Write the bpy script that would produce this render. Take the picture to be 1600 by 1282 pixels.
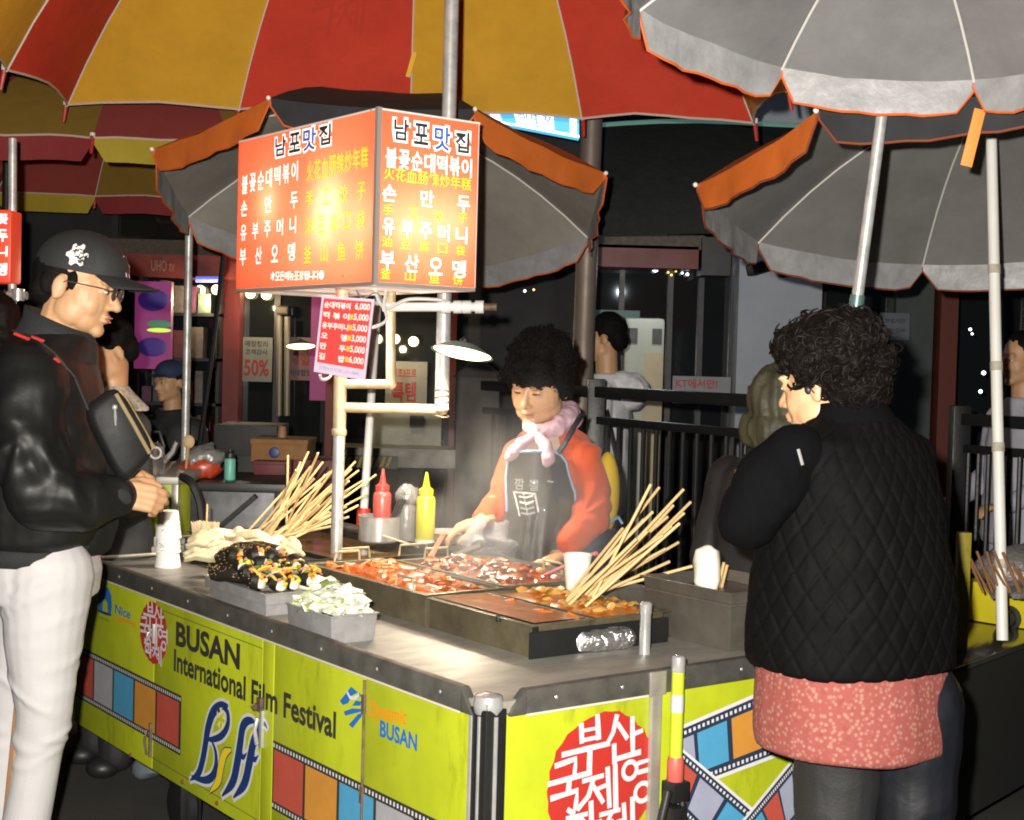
import bpy, bmesh, math, random
import numpy as np
from mathutils import Vector as V, Matrix, noise, Euler

for o in list(bpy.data.objects): bpy.data.objects.remove(o)
sc = bpy.context.scene
COL = sc.collection
R = math.radians
random.seed(7)

# ------------------------------------------------------------------ camera
FPX, PITCH, ROLL, CAMH = 2243.6, R(1.912), R(1.533), 1.5
_r0, _f = V((1, 0, 0)), V((0, math.cos(PITCH), -math.sin(PITCH)))
_u0 = _r0.cross(_f)
CR = _r0 * math.cos(ROLL) + _u0 * math.sin(ROLL)
CU = -_r0 * math.sin(ROLL) + _u0 * math.cos(ROLL)
CF, CO = _f, V((0, 0, CAMH))
cd = bpy.data.cameras.new('camera'); co = bpy.data.objects.new('camera', cd); COL.objects.link(co)
cd.sensor_width = 36; cd.lens = FPX / 1600 * 36; cd.clip_end = 300; cd.clip_start = .05
mw = Matrix((( CR.x, CU.x, -CF.x, CO.x), (CR.y, CU.y, -CF.y, CO.y), (CR.z, CU.z, -CF.z, CO.z), (0, 0, 0, 1)))
co.matrix_world = mw
sc.camera = co

# ------------------------------------------------------------------ night sky and the camera's flash
w = bpy.data.worlds.new('World'); sc.world = w; w.use_nodes = True
bg = w.node_tree.nodes['Background']
bg.inputs[0].default_value = (.30, .38, .55, 1); bg.inputs[1].default_value = .034
fl = bpy.data.lights.new('flash', 'SPOT'); fl.energy = 1330; fl.shadow_soft_size = .02
fl.spot_size = R(75); fl.spot_blend = .5; fl.color = (1, .94, .845)
fo = bpy.data.objects.new('flash', fl); COL.objects.link(fo)
fo.location = (-.09, .02, 1.585); fo.rotation_euler = (R(89), 0, 0)
sc.view_settings.view_transform = 'Standard'; sc.view_settings.look = 'None'
sc.view_settings.exposure = 0; sc.view_settings.gamma = 1
sc.cycles.volume_step_rate = 2; sc.cycles.volume_bounces = 0
sc.cycles.filter_width = 1.9; sc.cycles.max_bounces = 6; sc.cycles.caustics_reflective = False; sc.cycles.caustics_refractive = False
sc.cycles.sample_clamp_indirect = 4

# ------------------------------------------------------------------ pixel helpers (1600 x 1282 photograph)
def ray(px, py): return CF + CR * ((px - 800) / FPX) - CU * ((py - 641) / FPX)
def at(px, py, Y): d = ray(px, py); return CO + d * (Y / d.y)
def atz(px, py, z): d = ray(px, py); return CO + d * ((z - CAMH) / d.z)
YAW = R(36.77)
UU = V((-math.sin(YAW), math.cos(YAW), 0)); VV = V((math.cos(YAW), math.sin(YAW), 0))
CC = atz(760, 1115, .76); CC.z = 0
def cl(P): d = P - CC; return V((d.dot(VV), d.dot(UU), P.z))          # world -> cart axes (v, u, z)
def clz(px, py, z): return cl(atz(px, py, z))
def fu(px, py):                                                        # front panel plane v=0 -> (u,z)
    d = ray(px, py); P = CO + d * (-(CO - CC).dot(VV) / d.dot(VV)); q = cl(P); return (q.y, q.z)
def ru(px, py):                                                        # side panel plane u=0 -> (v,z)
    d = ray(px, py); P = CO + d * (-(CO - CC).dot(UU) / d.dot(UU)); q = cl(P); return (q.x, q.z)
def pv(px, py, v):                                                     # plane v=const -> cart coords
    d = ray(px, py); P = CO + d * ((v - (CO - CC).dot(VV)) / d.dot(VV)); return cl(P)
def wc(v, u, z): return CC + VV * v + UU * u + V((0, 0, z))            # cart -> world

# ------------------------------------------------------------------ materials
MATS = {}
def M(name, col=(.5, .5, .5), rough=.6, metal=0., var=None, bump=None, emit=None, es=1., trans=0., sheen=0., coat=0., alpha=1., sss=0., spec=.5, col2=None, stretch=None, grime=None):
    if name in MATS: return MATS[name]
    m = bpy.data.materials.new(name); m.use_nodes = True; MATS[name] = m
    nt = m.node_tree; N = nt.nodes; L = nt.links; b = N['Principled BSDF']
    b.inputs['Base Color'].default_value = (*col, 1); b.inputs['Roughness'].default_value = rough
    b.inputs['Metallic'].default_value = metal; b.inputs['Specular IOR Level'].default_value = spec
    b.inputs['Coat Weight'].default_value = coat; b.inputs['Alpha'].default_value = alpha
    if sheen: b.inputs['Sheen Weight'].default_value = sheen
    if trans: b.inputs['Transmission Weight'].default_value = trans
    if sss:
        b.inputs['Subsurface Weight'].default_value = sss; b.inputs['Subsurface Radius'].default_value = (.02, .008, .005)
    if emit: b.inputs['Emission Color'].default_value = (*emit, 1); b.inputs['Emission Strength'].default_value = es
    tc = N.new('ShaderNodeTexCoord'); src = tc.outputs['Object']
    if stretch:
        mp = N.new('ShaderNodeMapping'); mp.inputs['Scale'].default_value = stretch; L.new(src, mp.inputs[0]); src = mp.outputs[0]
    if var:                                     # (scale, amount): blotchy wear between col and col2 / darker col
        nz = N.new('ShaderNodeTexNoise'); nz.inputs['Scale'].default_value = var[0]; nz.inputs['Detail'].default_value = 8; nz.inputs['Roughness'].default_value = .65
        L.new(src, nz.inputs['Vector'])
        rp = N.new('ShaderNodeValToRGB'); rp.color_ramp.elements[0].position = .32; rp.color_ramp.elements[1].position = .68
        c2 = col2 or tuple(c * (1 - var[1]) for c in col)
        rp.color_ramp.elements[0].color = (*c2, 1); rp.color_ramp.elements[1].color = (*col, 1)
        L.new(nz.outputs[0], rp.inputs[0]); L.new(rp.outputs[0], b.inputs['Base Color'])
        mr = N.new('ShaderNodeMapRange'); mr.inputs['To Min'].default_value = min(1, rough + .12); mr.inputs['To Max'].default_value = max(.03, rough - .08)
        L.new(nz.outputs[0], mr.inputs[0]); L.new(mr.outputs[0], b.inputs['Roughness'])
    if grime:                                   # (scale, strength): scuffs and greasy streaks over the paint
        ng = N.new('ShaderNodeTexNoise'); ng.inputs['Scale'].default_value = grime[0]; ng.inputs['Detail'].default_value = 10; ng.inputs['Roughness'].default_value = .75
        mg = N.new('ShaderNodeMapping'); mg.inputs['Scale'].default_value = (1, 1, .28); L.new(src, mg.inputs[0]); L.new(mg.outputs[0], ng.inputs['Vector'])
        rg = N.new('ShaderNodeValToRGB'); rg.color_ramp.elements[0].position = .30; rg.color_ramp.elements[1].position = .46; k = 1 - grime[1]; rg.color_ramp.elements[0].color = (k, k * .95, k * .9, 1); rg.color_ramp.elements[1].color = (1, 1, 1, 1)
        L.new(ng.outputs[0], rg.inputs[0]); mm = N.new('ShaderNodeMix'); mm.data_type = 'RGBA'; mm.blend_type = 'MULTIPLY'; mm.inputs[0].default_value = 1
        if b.inputs['Base Color'].is_linked: L.new(b.inputs['Base Color'].links[0].from_socket, mm.inputs['A'])
        else: mm.inputs['A'].default_value = (*col, 1)
        L.new(rg.outputs[0], mm.inputs['B']); L.new(mm.outputs['Result'], b.inputs['Base Color'])
    if bump:                                    # (scale, strength)
        nb = N.new('ShaderNodeTexNoise'); nb.inputs['Scale'].default_value = bump[0]; nb.inputs['Detail'].default_value = 6
        L.new(src, nb.inputs['Vector'])
        bp = N.new('ShaderNodeBump'); bp.inputs['Strength'].default_value = bump[1]; bp.inputs['Distance'].default_value = bump[2] if len(bump) > 2 else .004
        L.new(nb.outputs[0], bp.inputs['Height']); L.new(bp.outputs[0], b.inputs['Normal'])
    return m

# ------------------------------------------------------------------ mesh builder
class MB:
    def __init__(s): s.v = []; s.f = []; s.m = []; s.mi = 0
    def add(s, vs, fs):
        n = len(s.v); s.v.extend(V(p) for p in vs)
        for f in fs: s.f.append([i + n for i in f]); s.m.append(s.mi)
        return s
    def hexa(s, p):      # 8 corners: bottom 4 ccw, top 4 ccw
        return s.add(p, [(3, 2, 1, 0), (4, 5, 6, 7), (0, 1, 5, 4), (1, 2, 6, 5), (2, 3, 7, 6), (3, 0, 4, 7)])
    def box(s, a, b, rot=None, c=None):
        x0, y0, z0 = a; x1, y1, z1 = b
        p = [V(q) for q in ((x0, y0, z0), (x1, y0, z0), (x1, y1, z0), (x0, y1, z0), (x0, y0, z1), (x1, y0, z1), (x1, y1, z1), (x0, y1, z1))]
        if rot:
            c = V(c) if c is not None else V(((x0 + x1) / 2, (y0 + y1) / 2, (z0 + z1) / 2))
            p = [rot @ (q - c) + c for q in p]
        return s.hexa(p)
    def bar(s, a, b, wx, wz, up=(0, 0, 1)):           # rectangular bar from a to b
        a, b = V(a), V(b); d = (b - a).normalized(); up = V(up)
        if abs(d.dot(up)) > .98: up = V((1, 0, 0))
        x = d.cross(up).normalized() * (wx / 2); z = x.cross(d).normalized() * (wz / 2)
        return s.hexa([a - x - z, a + x - z, b + x - z, b - x - z, a - x + z, a + x + z, b + x + z, b - x + z])
    def rings(s, rs, closed=False, caps=True):         # list of rings (equal count)
        n = len(rs[0]); base = len(s.v)
        for r in rs: s.v.extend(V(p) for p in r)
        k = len(rs)
        for i in range(k if closed else k - 1):
            a = base + i * n; b2 = base + ((i + 1) % k) * n
            for j in range(n):
                s.f.append([a + j, a + (j + 1) % n, b2 + (j + 1) % n, b2 + j]); s.m.append(s.mi)
        if caps and not closed:
            s.f.append([base + j for j in range(n)][::-1]); s.m.append(s.mi)
            s.f.append([base + (k - 1) * n + j for j in range(n)]); s.m.append(s.mi)
        return s
    def tube(s, pts, r, n=10, closed=False, caps=True, flat=1.):
        pts = [V(p) for p in pts]; k = len(pts); rr = r if isinstance(r, (list, tuple)) else [r] * k
        up = None; rs = []
        for i, p in enumerate(pts):
            if closed: d = pts[(i + 1) % k] - pts[i - 1]
            else: d = pts[min(i + 1, k - 1)] - pts[max(i - 1, 0)]
            d.normalize()
            if up is None:
                up = V((0, 0, 1)) if abs(d.z) < .9 else V((1, 0, 0))
            x = d.cross(up)
            if x.length < 1e-6: x = d.orthogonal()
            x.normalize(); y = x.cross(d).normalized(); up = y
            rs.append([p + x * math.cos(t) * rr[i] + y * math.sin(t) * rr[i] * flat for t in (2 * math.pi * j / n for j in range(n))])
        return s.rings(rs, closed, caps)
    def lathe(s, prof, c=(0, 0, 0), n=24, mat=None, caps=True):
        c = V(c); rs = []
        for r, z in prof:
            ring = [V((max(r, 1e-4) * math.cos(t), max(r, 1e-4) * math.sin(t), z)) for t in (2 * math.pi * j / n for j in range(n))]
            rs.append([(mat @ p if mat else p) + c for p in ring])
        return s.rings(rs, False, caps)
    def ball(s, c, r, nu=14, nv=9, mat=None):
        c = V(c); r = r if isinstance(r, (tuple, list)) else (r, r, r); rs = []
        for i in range(nv + 1):
            th = max(.02, min(math.pi - .02, math.pi * i / nv)); ring = []
            for j in range(nu):
                ph = 2 * math.pi * j / nu
                p = V((r[0] * math.sin(th) * math.cos(ph), r[1] * math.sin(th) * math.sin(ph), -r[2] * math.cos(th)))
                ring.append((mat @ p if mat else p) + c)
            rs.append(ring)
        return s.rings(rs)
    def caps(s, pts, rs, n=12):                        # chain of tapered capsules (for blob bodies)
        pts = [V(p) for p in pts]
        for p, r in zip(pts, rs): s.ball(p, r, n, 8)
        for i in range(len(pts) - 1):
            if (pts[i + 1] - pts[i]).length > 1e-5: s.tube([pts[i], pts[i + 1]], [rs[i], rs[i + 1]], n)
        return s
    def poly(s, pts, th=None):                         # flat polygon, optional thickness vector
        pts = [V(p) for p in pts]
        if th is None: return s.add(pts, [list(range(len(pts)))])
        th = V(th); n = len(pts)
        return s.add(pts + [p + th for p in pts], [list(range(n))[::-1], list(range(n, 2 * n))] + [(i, (i + 1) % n, n + (i + 1) % n, n + i) for i in range(n)])
    def grid(s, g):
        n = len(g[0]); return s.add([p for r in g for p in r], [(i * n + j, i * n + j + 1, (i + 1) * n + j + 1, (i + 1) * n + j) for i in range(len(g) - 1) for j in range(n - 1)])
    def ribbon(s, pts, wd, f, n=None):                 # flat stroke; pts in plane coords, f maps (x,y)->3D
        pts = [V((p[0], p[1])) for p in pts]; k = len(pts); wd = wd if isinstance(wd, (list, tuple)) else [wd] * k
        a, b = [], []
        for i, p in enumerate(pts):
            d = pts[min(i + 1, k - 1)] - pts[max(i - 1, 0)]; d.normalize(); q = V((-d.y, d.x)) * wd[i] / 2
            e = d * (wd[i] * .35 if i == k - 1 else (-wd[i] * .35 if i == 0 else 0))
            a.append(f(*(p + q + e))); b.append(f(*(p - q + e)))
        return s.grid([a, b])
    def disc(s, c, rx, ry, f, n=32, h=None):
        return s.poly([f(c[0] + rx * math.cos(2 * math.pi * i / n), c[1] + ry * math.sin(2 * math.pi * i / n)) for i in range(n)])
    def ringd(s, c, rx, ry, wd, f, n=24):
        g = []
        for i in range(n + 1):
            t = 2 * math.pi * i / n
            g.append([f(c[0] + (rx + wd / 2) * math.cos(t), c[1] + (ry + wd / 2) * math.sin(t)), f(c[0] + (rx - wd / 2) * math.cos(t), c[1] + (ry - wd / 2) * math.sin(t))])
        return s.grid(g)
    def text(s, body, f, x, y, w=None, h=None, bold=0., slant=0.):   # lower-left at plane (x,y), fitted to w x h
        vs, fs = text_geo(body, bold)
        if not vs: return s
        x0 = min(p[0] for p in vs); x1 = max(p[0] for p in vs); y0 = min(p[1] for p in vs); y1 = max(p[1] for p in vs)
        sy = h / (y1 - y0) if h else None; sx = w / (x1 - x0) if w else sy
        sy = sy or sx
        return s.add([f(x + (p[0] - x0) * sx + (p[1] - y0) * sy * slant, y + (p[1] - y0) * sy) for p in vs], fs)
    def tf(s, mat):
        s.v = [mat @ p for p in s.v]; return s
    def mesh(s, mats, smooth=True, angle=40):
        me = bpy.data.meshes.new('m'); me.from_pydata([tuple(p) for p in s.v], [], s.f)
        for m in (mats if isinstance(mats, (list, tuple)) else [mats]): me.materials.append(m)
        me.polygons.foreach_set('material_index', s.m)
        me.update()
        if smooth:
            me.polygons.foreach_set('use_smooth', [True] * len(me.polygons)); me.set_sharp_from_angle(angle=R(angle))
        return me
_TC = {}
def text_geo(body, bold):
    k = (body, round(bold, 4))
    if k in _TC: return _TC[k]
    c = bpy.data.curves.new('t', 'FONT'); c.body = body; c.size = 1; c.resolution_u = 3; c.offset = bold
    o = bpy.data.objects.new('t', c); COL.objects.link(o)
    dg = bpy.context.evaluated_depsgraph_get(); dg.update()
    me = bpy.data.meshes.new_from_object(o.evaluated_get(dg))
    _TC[k] = ([tuple(v.co) for v in me.vertices], [list(p.vertices) for p in me.polygons])
    bpy.data.objects.remove(o); bpy.data.curves.remove(c); bpy.data.meshes.remove(me)
    return _TC[k]

def bevel_mesh(me, w, seg=2):
    bm = bmesh.new(); bm.from_mesh(me)
    es = [e for e in bm.edges if len(e.link_faces) == 2 and e.calc_face_angle(0) > R(35)]
    bmesh.ops.bevel(bm, geom=es, offset=w, segments=seg, affect='EDGES', profile=.6, clamp_overlap=True)
    bm.to_mesh(me); bm.free()
    me.polygons.foreach_set('use_smooth', [True] * len(me.polygons)); me.set_sharp_from_angle(angle=R(50))

def fixn(me):
    bm = bmesh.new(); bm.from_mesh(me); bmesh.ops.recalc_face_normals(bm, faces=bm.faces); bm.to_mesh(me); bm.free()

class Th:                                              # a top-level thing: an Empty with parts
    def __init__(s, name, label, cat, loc=(0, 0, 0), rz=0, group=None, kind=None):
        s.o = bpy.data.objects.new(name, None); COL.objects.link(s.o); s.o.empty_display_size = .1
        s.M = Matrix.Translation(V(loc)) @ Matrix.Rotation(rz, 4, 'Z'); s.o.matrix_world = s.M; s.inv = s.M.inverted()
        s.o.location = V(loc); s.o.rotation_euler = (0, 0, rz)
        s.o['label'] = label; s.o['category'] = cat
        if group: s.o['group'] = group
        if kind: s.o['kind'] = kind
    def part(s, name, mb, mats, parent=None, bevel=0, smooth=True, world=False, label=None, angle=40, norm=True):
        me = mb
        if isinstance(mb, MB):
            if world: mb.tf(s.inv)
            me = mb.mesh(mats, smooth, angle)
            if norm: fixn(me)
            if bevel: bevel_mesh(me, bevel)
        elif world: me.transform(s.inv)
        me.name = name
        o = bpy.data.objects.new(name, me); COL.objects.link(o); o.parent = parent or s.o
        if label: o['label'] = label
        return o
def solo(name, mb, mats, label, cat, loc=(0, 0, 0), rz=0, group=None, kind=None, bevel=0, smooth=True, world=True, angle=40, norm=True):
    me = mb; Mx = Matrix.Translation(V(loc)) @ Matrix.Rotation(rz, 4, 'Z')
    if isinstance(mb, MB):
        if world: mb.tf(Mx.inverted())
        me = mb.mesh(mats, smooth, angle)
        if norm: fixn(me)
        if bevel: bevel_mesh(me, bevel)
    elif world: me.transform(Mx.inverted())
    me.name = name
    o = bpy.data.objects.new(name, me); COL.objects.link(o); o.location = V(loc); o.rotation_euler = (0, 0, rz)
    if kind == 'structure': o['kind'] = kind; return o
    o['label'] = label; o['category'] = cat
    if group: o['group'] = group
    if kind: o['kind'] = kind
    return o
def copy_tree(o, loc, rz=None, label=None, rot=None):
    r = o.copy(); COL.objects.link(r); r.location = V(loc)
    if rz is not None: r.rotation_euler = (0, 0, rz)
    if rot is not None: r.rotation_euler = rot
    if label: r['label'] = label
    for ch in list(o.children):
        c = ch.copy(); COL.objects.link(c); c.parent = r
        for g in list(ch.children):
            d = g.copy(); COL.objects.link(d); d.parent = c
    return r

def blob(mb, mat, vox=.005, smooth=4, disp=None, fac=.5, vg=None):   # fuse closed shapes into one continuous surface
    me = mb.mesh(mat, False); fixn_islands(me)
    o = bpy.data.objects.new('b', me); COL.objects.link(o)
    r = o.modifiers.new('r', 'REMESH'); r.mode = 'VOXEL'; r.voxel_size = vox; r.use_smooth_shade = True
    if smooth and vg:                                  # smooth some regions (faces) more than others (fingers)
        dg = bpy.context.evaluated_depsgraph_get(); dg.update()
        m2 = bpy.data.meshes.new_from_object(o.evaluated_get(dg)); o.modifiers.clear(); o.data = m2; bpy.data.meshes.remove(me); me = m2
        gv = o.vertex_groups.new(name='g')
        for v in m2.vertices: gv.add([v.index], vg(v.co), 'REPLACE')
    if smooth:
        sm = o.modifiers.new('s', 'SMOOTH'); sm.iterations = smooth; sm.factor = fac
        if vg: sm.vertex_group = 'g'
    dg = bpy.context.evaluated_depsgraph_get(); dg.update()
    out = bpy.data.meshes.new_from_object(o.evaluated_get(dg))
    bpy.data.objects.remove(o); bpy.data.meshes.remove(me)
    if disp:
        n = len(out.vertices); cs = np.empty(n * 3); ns = np.empty(n * 3)
        out.vertices.foreach_get('co', cs); out.vertex_normals.foreach_get('vector', ns)
        cs = cs.reshape(-1, 3); ns = ns.reshape(-1, 3)
        d = np.array([disp(V(c), V(k)) for c, k in zip(cs, ns)])
        out.vertices.foreach_set('co', (cs + ns * d[:, None]).ravel()); out.update()
    out.materials.clear(); out.materials.append(mat)
    out.polygons.foreach_set('use_smooth', [True] * len(out.polygons))
    return out
def fixn_islands(me):
    bm = bmesh.new(); bm.from_mesh(me); bmesh.ops.recalc_face_normals(bm, faces=bm.faces); bm.to_mesh(me); bm.free()
def nz(p, s, seed=0.): return noise.noise(V(p) * s + V((seed, seed * 1.7, -seed)))
# ------------------------------------------------------------------ materials used by many things
m_lime = M('lime_paint', (.43, .495, .018), .40, var=(2.6, .28), bump=(5, .22, .012), grime=(7, .45))
m_steel = M('stainless', (.46, .43, .37), .36, .5, var=(9, .35), bump=(35, .06), stretch=(1, 4, 1))
m_counter = M('counter_steel', (.40, .385, .34), .42, .42, var=(6, .35), bump=(25, .05), stretch=(1, 3, 1))
m_steel_d = M('steel_dark', (.15, .14, .115), .42, .45, var=(12, .5), bump=(40, .08))
m_trim = M('trim_iron', (.13, .125, .11), .42, .35, var=(14, .5), bump=(50, .1))
m_chrome = M('chrome', (.62, .62, .62), .22, .55, var=(20, .25))
m_galv = M('galvanised_pipe', (.60, .60, .59), .38, .35, var=(18, .45), bump=(60, .1))
m_pipe_old = M('stained_pipe', (.62, .50, .31), .5, .25, var=(14, .45), bump=(60, .12))
m_white = M('white_enamel', (.75, .74, .70), .4, var=(8, .12))
m_black = M('black_plastic', (.015, .015, .016), .45, var=(20, .3))
m_blackm = M('black_iron', (.02, .02, .02), .5, .4, var=(15, .4), bump=(60, .15))
m_ink = M('ink_charcoal', (.035, .032, .028), .5, var=(40, .2))
m_navy = M('ink_navy', (.012, .035, .14), .45)
m_inkw = M('ink_white', (.62, .62, .65), .5, var=(60, .12))
m_inkred = M('ink_red', (.42, .030, .022), .45, var=(25, .12))
m_inkblue = M('ink_blue', (.02, .13, .42), .45)
m_inkorange = M('ink_orange', (.75, .20, .01), .45)
m_fr_red = M('frame_red', (.44, .075, .05), .5, var=(12, .15))
m_fr_or = M('frame_orange', (.54, .24, .04), .5, var=(12, .15))
m_fr_bl = M('frame_blue', (.07, .30, .50), .5, var=(12, .15))
m_fr_gr = M('frame_grey', (.33, .33, .36), .5, var=(12, .15))
m_rust = M('rusty_metal', (.20, .14, .09), .6, .4, var=(40, .6), bump=(80, .2))

# ------------------------------------------------------------------ ground
m_asph = M('asphalt', (.045, .042, .037), .85, var=(2.2, .45), bump=(140, .6, .01))
g = MB(); g.grid([[(-40 + 8 * i, -6 + 6 * j, .012 * math.sin(i * 1.3 + j)) for i in range(11)] for j in range(9)])
solo('street', g, m_asph, '', '', kind='structure')
rng = random.Random(3)

# ------------------------------------------------------------------ the lime food cart
W_, L_ = .976, 2.43
cart = Th('food_cart', 'long lime yellow street food cart printed with a film festival banner and a steel counter', 'food cart', CC, YAW)
Fm = lambda u, z, e=.0: (-e, u, z)
Rm = lambda v, z, e=.0: (v, -e, z)
b = MB(); b.box((.012, .06, .215), (W_ - .01, L_ - .01, .752)); cart.part('body', b, m_steel_d)
# front skin: sheet panels separated by seams
useams = [L_, fu(242, 960)[0], fu(410, 1040)[0], fu(428, 1060)[0], fu(571, 1060)[0], .055]
b = MB()
for i in range(5): b.box((0, useams[i + 1] + .0018, .213), (.012, useams[i] - .0018, .75))
front = cart.part('front_panel', b, m_lime, bevel=.0015)
b = MB(); b.box((.05, .0, .1), (.462, .012, .75)); b.box((.492, .0, .1), (W_, .012, .75))
side = cart.part('side_panel', b, m_lime, bevel=.0015)
# door outline recess lines and hinges
b = MB()
def fl_(u0, z0, u1, z1, wd=.0022, e=.0008): b.ribbon([(u0, z0), (u1, z1)], wd, lambda x, y: Fm(x, y, e))
ua, ub = fu(242, 965)[0], fu(410, 1015)[0]
fl_(ua, .716, ub, .716); fl_(ua, .25, ub, .25); fl_(ub, .716, ub, .25)
cart.part('door_gap', b, M('gap_dark', (.05, .06, .02), .8), norm=False)
b = MB()
for px, py, h in ((572, 1055, .34),): 
    u = fu(px, py)[0]; b.tube([(-.004, u, .735), (-.004, u, .25)], .0035, 8)
u = fu(571, 1080)[0]; b.box((-.008, u - .006, .655), (0, u + .006, .70)); b.box((-.008, u - .006, .44), (0, u + .006, .48))
cart.part('hinge', b, m_rust)
# latches
def latch(px0, py0, px1, py1, wid, mat, name):
    (u0, z0), (u1, z1) = fu(px0, py0), fu(px1, py1); q = MB()
    q.box((-.010, u0 - wid, z1), (-.0005, u0 + wid, z0)); q.tube([(-.018, u0, z0 - .02), (-.026, u0, (z0 + z1) / 2), (-.018, u0, z1 + .01)], wid * .75, 8)
    return cart.part(name, q, mat, bevel=.001)
latch(412, 1110, 411, 1168, .008, m_chrome, 'door_handle')
latch(409, 1090, 408, 1112, .012, m_rust, 'latch')
latch(238, 1130, 236, 1182, .005, m_rust, 'latch')
latch(243, 975, 242, 1005, .004, m_chrome, 'latch')
b = MB()
for px, py in ((286, 1222), (340, 1255), (205, 1180)):
    u, z = fu(px, py); b.ball((-.001, u, z), .007, 8, 5)
cart.part('rust_spot', b, M('rust_brown', (.12, .035, .012), .8, bump=(60, .3)))
# corner post and side bracket
b = MB(); b.box((-.004, -.004, .06), (.052, .055, .765)); cart.part('corner_post', b, m_blackm, bevel=.004)
b = MB(); b.box((-.007, .015, .06), (-.003, .022, .75)); b.box((.018, -.008, .06), (.026, -.003, .75)); b.box((-.006, .045, .06), (.0, .056, .75)); b.lathe([(.03, .752), (.034, .77), (.03, .79), (.012, .796)], (.024, .026, 0), 16)
cart.part('post_strip', b, m_chrome, bevel=.001)
b = MB(); b.box((.462, -.012, .1), (.492, .012, .79)); b.box((.452, -.016, .745), (.50, .004, .80)); cart.part('side_bracket', b, m_steel, bevel=.003)
# push pole wrapped in lime tape
b = MB(); vv, zz = ru(1045, 1075); b.tube([(vv, -.03, .80), (vv, -.03, .60)], .015, 14); pipe = cart.part('push_bar', b, M('lime_tape', (.46, .53, .03), .35, var=(30, .1)))
b = MB(); b.lathe([(.012, .835), (.016, .83), (.0165, .797), (.012, .797)], (vv, -.03, 0), 14); cart.part('chrome_cap', b, m_chrome, pipe, bevel=.002)
b = MB(); b.lathe([(.0156, .705), (.0156, .745)], (vv, -.03, 0), 14, caps=False); cart.part('sticker', b, M('sticker_grey', (.45, .45, .50), .4), pipe, norm=False)
b = MB(); b.lathe([(.017, .60), (.02, .59), (.02, .545), (.016, .54)], (vv, -.03, 0), 12); cart.part('red_sleeve', b, M('red_rubber', (.5, .09, .07), .5), pipe)
b = MB()
b.box((vv - .026, -.055, .50), (vv + .024, -.012, .545)); b.box((vv - .03, -.06, .43), (vv + .008, -.012, .49)); b.tube([(vv - .035, -.045, .53), (vv - .06, -.05, .46), (vv - .03, -.05, .39)], .011, 8); b.tube([(vv + .01, -.045, .50), (vv + .02, -.05, .42), (vv - .01, -.05, .36)], .008, 8)
cart.part('clamp', b, m_blackm, pipe, bevel=.004)
# counter top with raised iron trim, notched at the corner
b = MB(); b.box((.0, .0, .752), (W_ + .02, L_ + .02, .779)); top = cart.part('counter_top', b, m_counter, bevel=.003)
b = MB()
def prism(pts2, y0, y1, axis):
    if axis == 'u': return [[(x, y, z) for x, z in pts2] for y in (y0, y1)]
    return [[(y, x, z) for x, z in pts2] for y in (y0, y1)]
prof = [(-.010, .747), (-.010, .800), (.004, .803), (.016, .800), (.016, .780), (-.003, .780), (-.003, .747)]
for y0, y1, ax in ((.085, L_ + .02, 'u'), (.10, .80, 'v')): 
    r0, r1 = prism(prof, y0, y1, ax); b.rings([r0, r1])
b.hexa([(-.010, .04, .747), (.016, .04, .747), (.016, .085, .747), (-.010, .085, .747), (-.010, .055, .765), (.016, .055, .765), (.016, .085, .80), (-.010, .085, .80)])
b.hexa([(.055, -.010, .747), (.10, -.010, .747), (.10, .016, .747), (.055, .016, .747), (.065, -.010, .765), (.10, -.010, .80), (.10, .016, .80), (.065, .016, .765)])
b.box((.80, -.010, .747), (W_ + .02, .004, .775))
trim = cart.part('counter_trim', b, m_trim, bevel=.002)
b = MB()
for i in range(9): b = MB(); b.ball((-.0105, .16 + i * .265, .775), (.002, .0045, .0045), 8, 5); cart.part('rivet', b, m_chrome, trim)
for i in range(4): b = MB(); b.ball((.18 + i * .19, -.0105, .775), (.0045, .002, .0045), 8, 5); cart.part('rivet', b, m_chrome, trim)
b = MB(); b.box((-.011, .09, .7435), (-.004, L_, .7485)); b.box((.10, -.011, .7435), (.45, -.004, .7485)); cart.part('edge_strip', b, M('edge_pale', (.55, .52, .42), .5), trim)
# back rail at the far end of the counter
b = MB(); b.box((.03, L_ - .07, .785), (W_, L_ - .03, .815)); b.box((.03, L_ + .0, .779), (W_, L_ + .02, .84)); b.tube([(.02, L_ - .14, .80), (.55, L_ - .14, .80)], .006, 8)
cart.part('back_rail', b, m_steel, bevel=.002)
# legs and castors
for v_, u_ in ((.10, 1.72), (.85, 1.72), (.12, .25), (.85, .25)):
    b = MB(); b.box((v_ - .035, u_ - .045, .05), (v_ + .035, u_ + .045, .216)); lg = cart.part('leg', b, m_blackm, bevel=.004)
    b = MB(); b.lathe([(.02, -.022), (.075, -.020), (.085, -.012), (.085, .012), (.075, .02), (.02, .022)], (v_, u_ + .02, .0855), 20, Matrix.Rotation(R(90), 3, 'Y')); cart.part('castor_wheel', b, m_black, lg)
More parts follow.
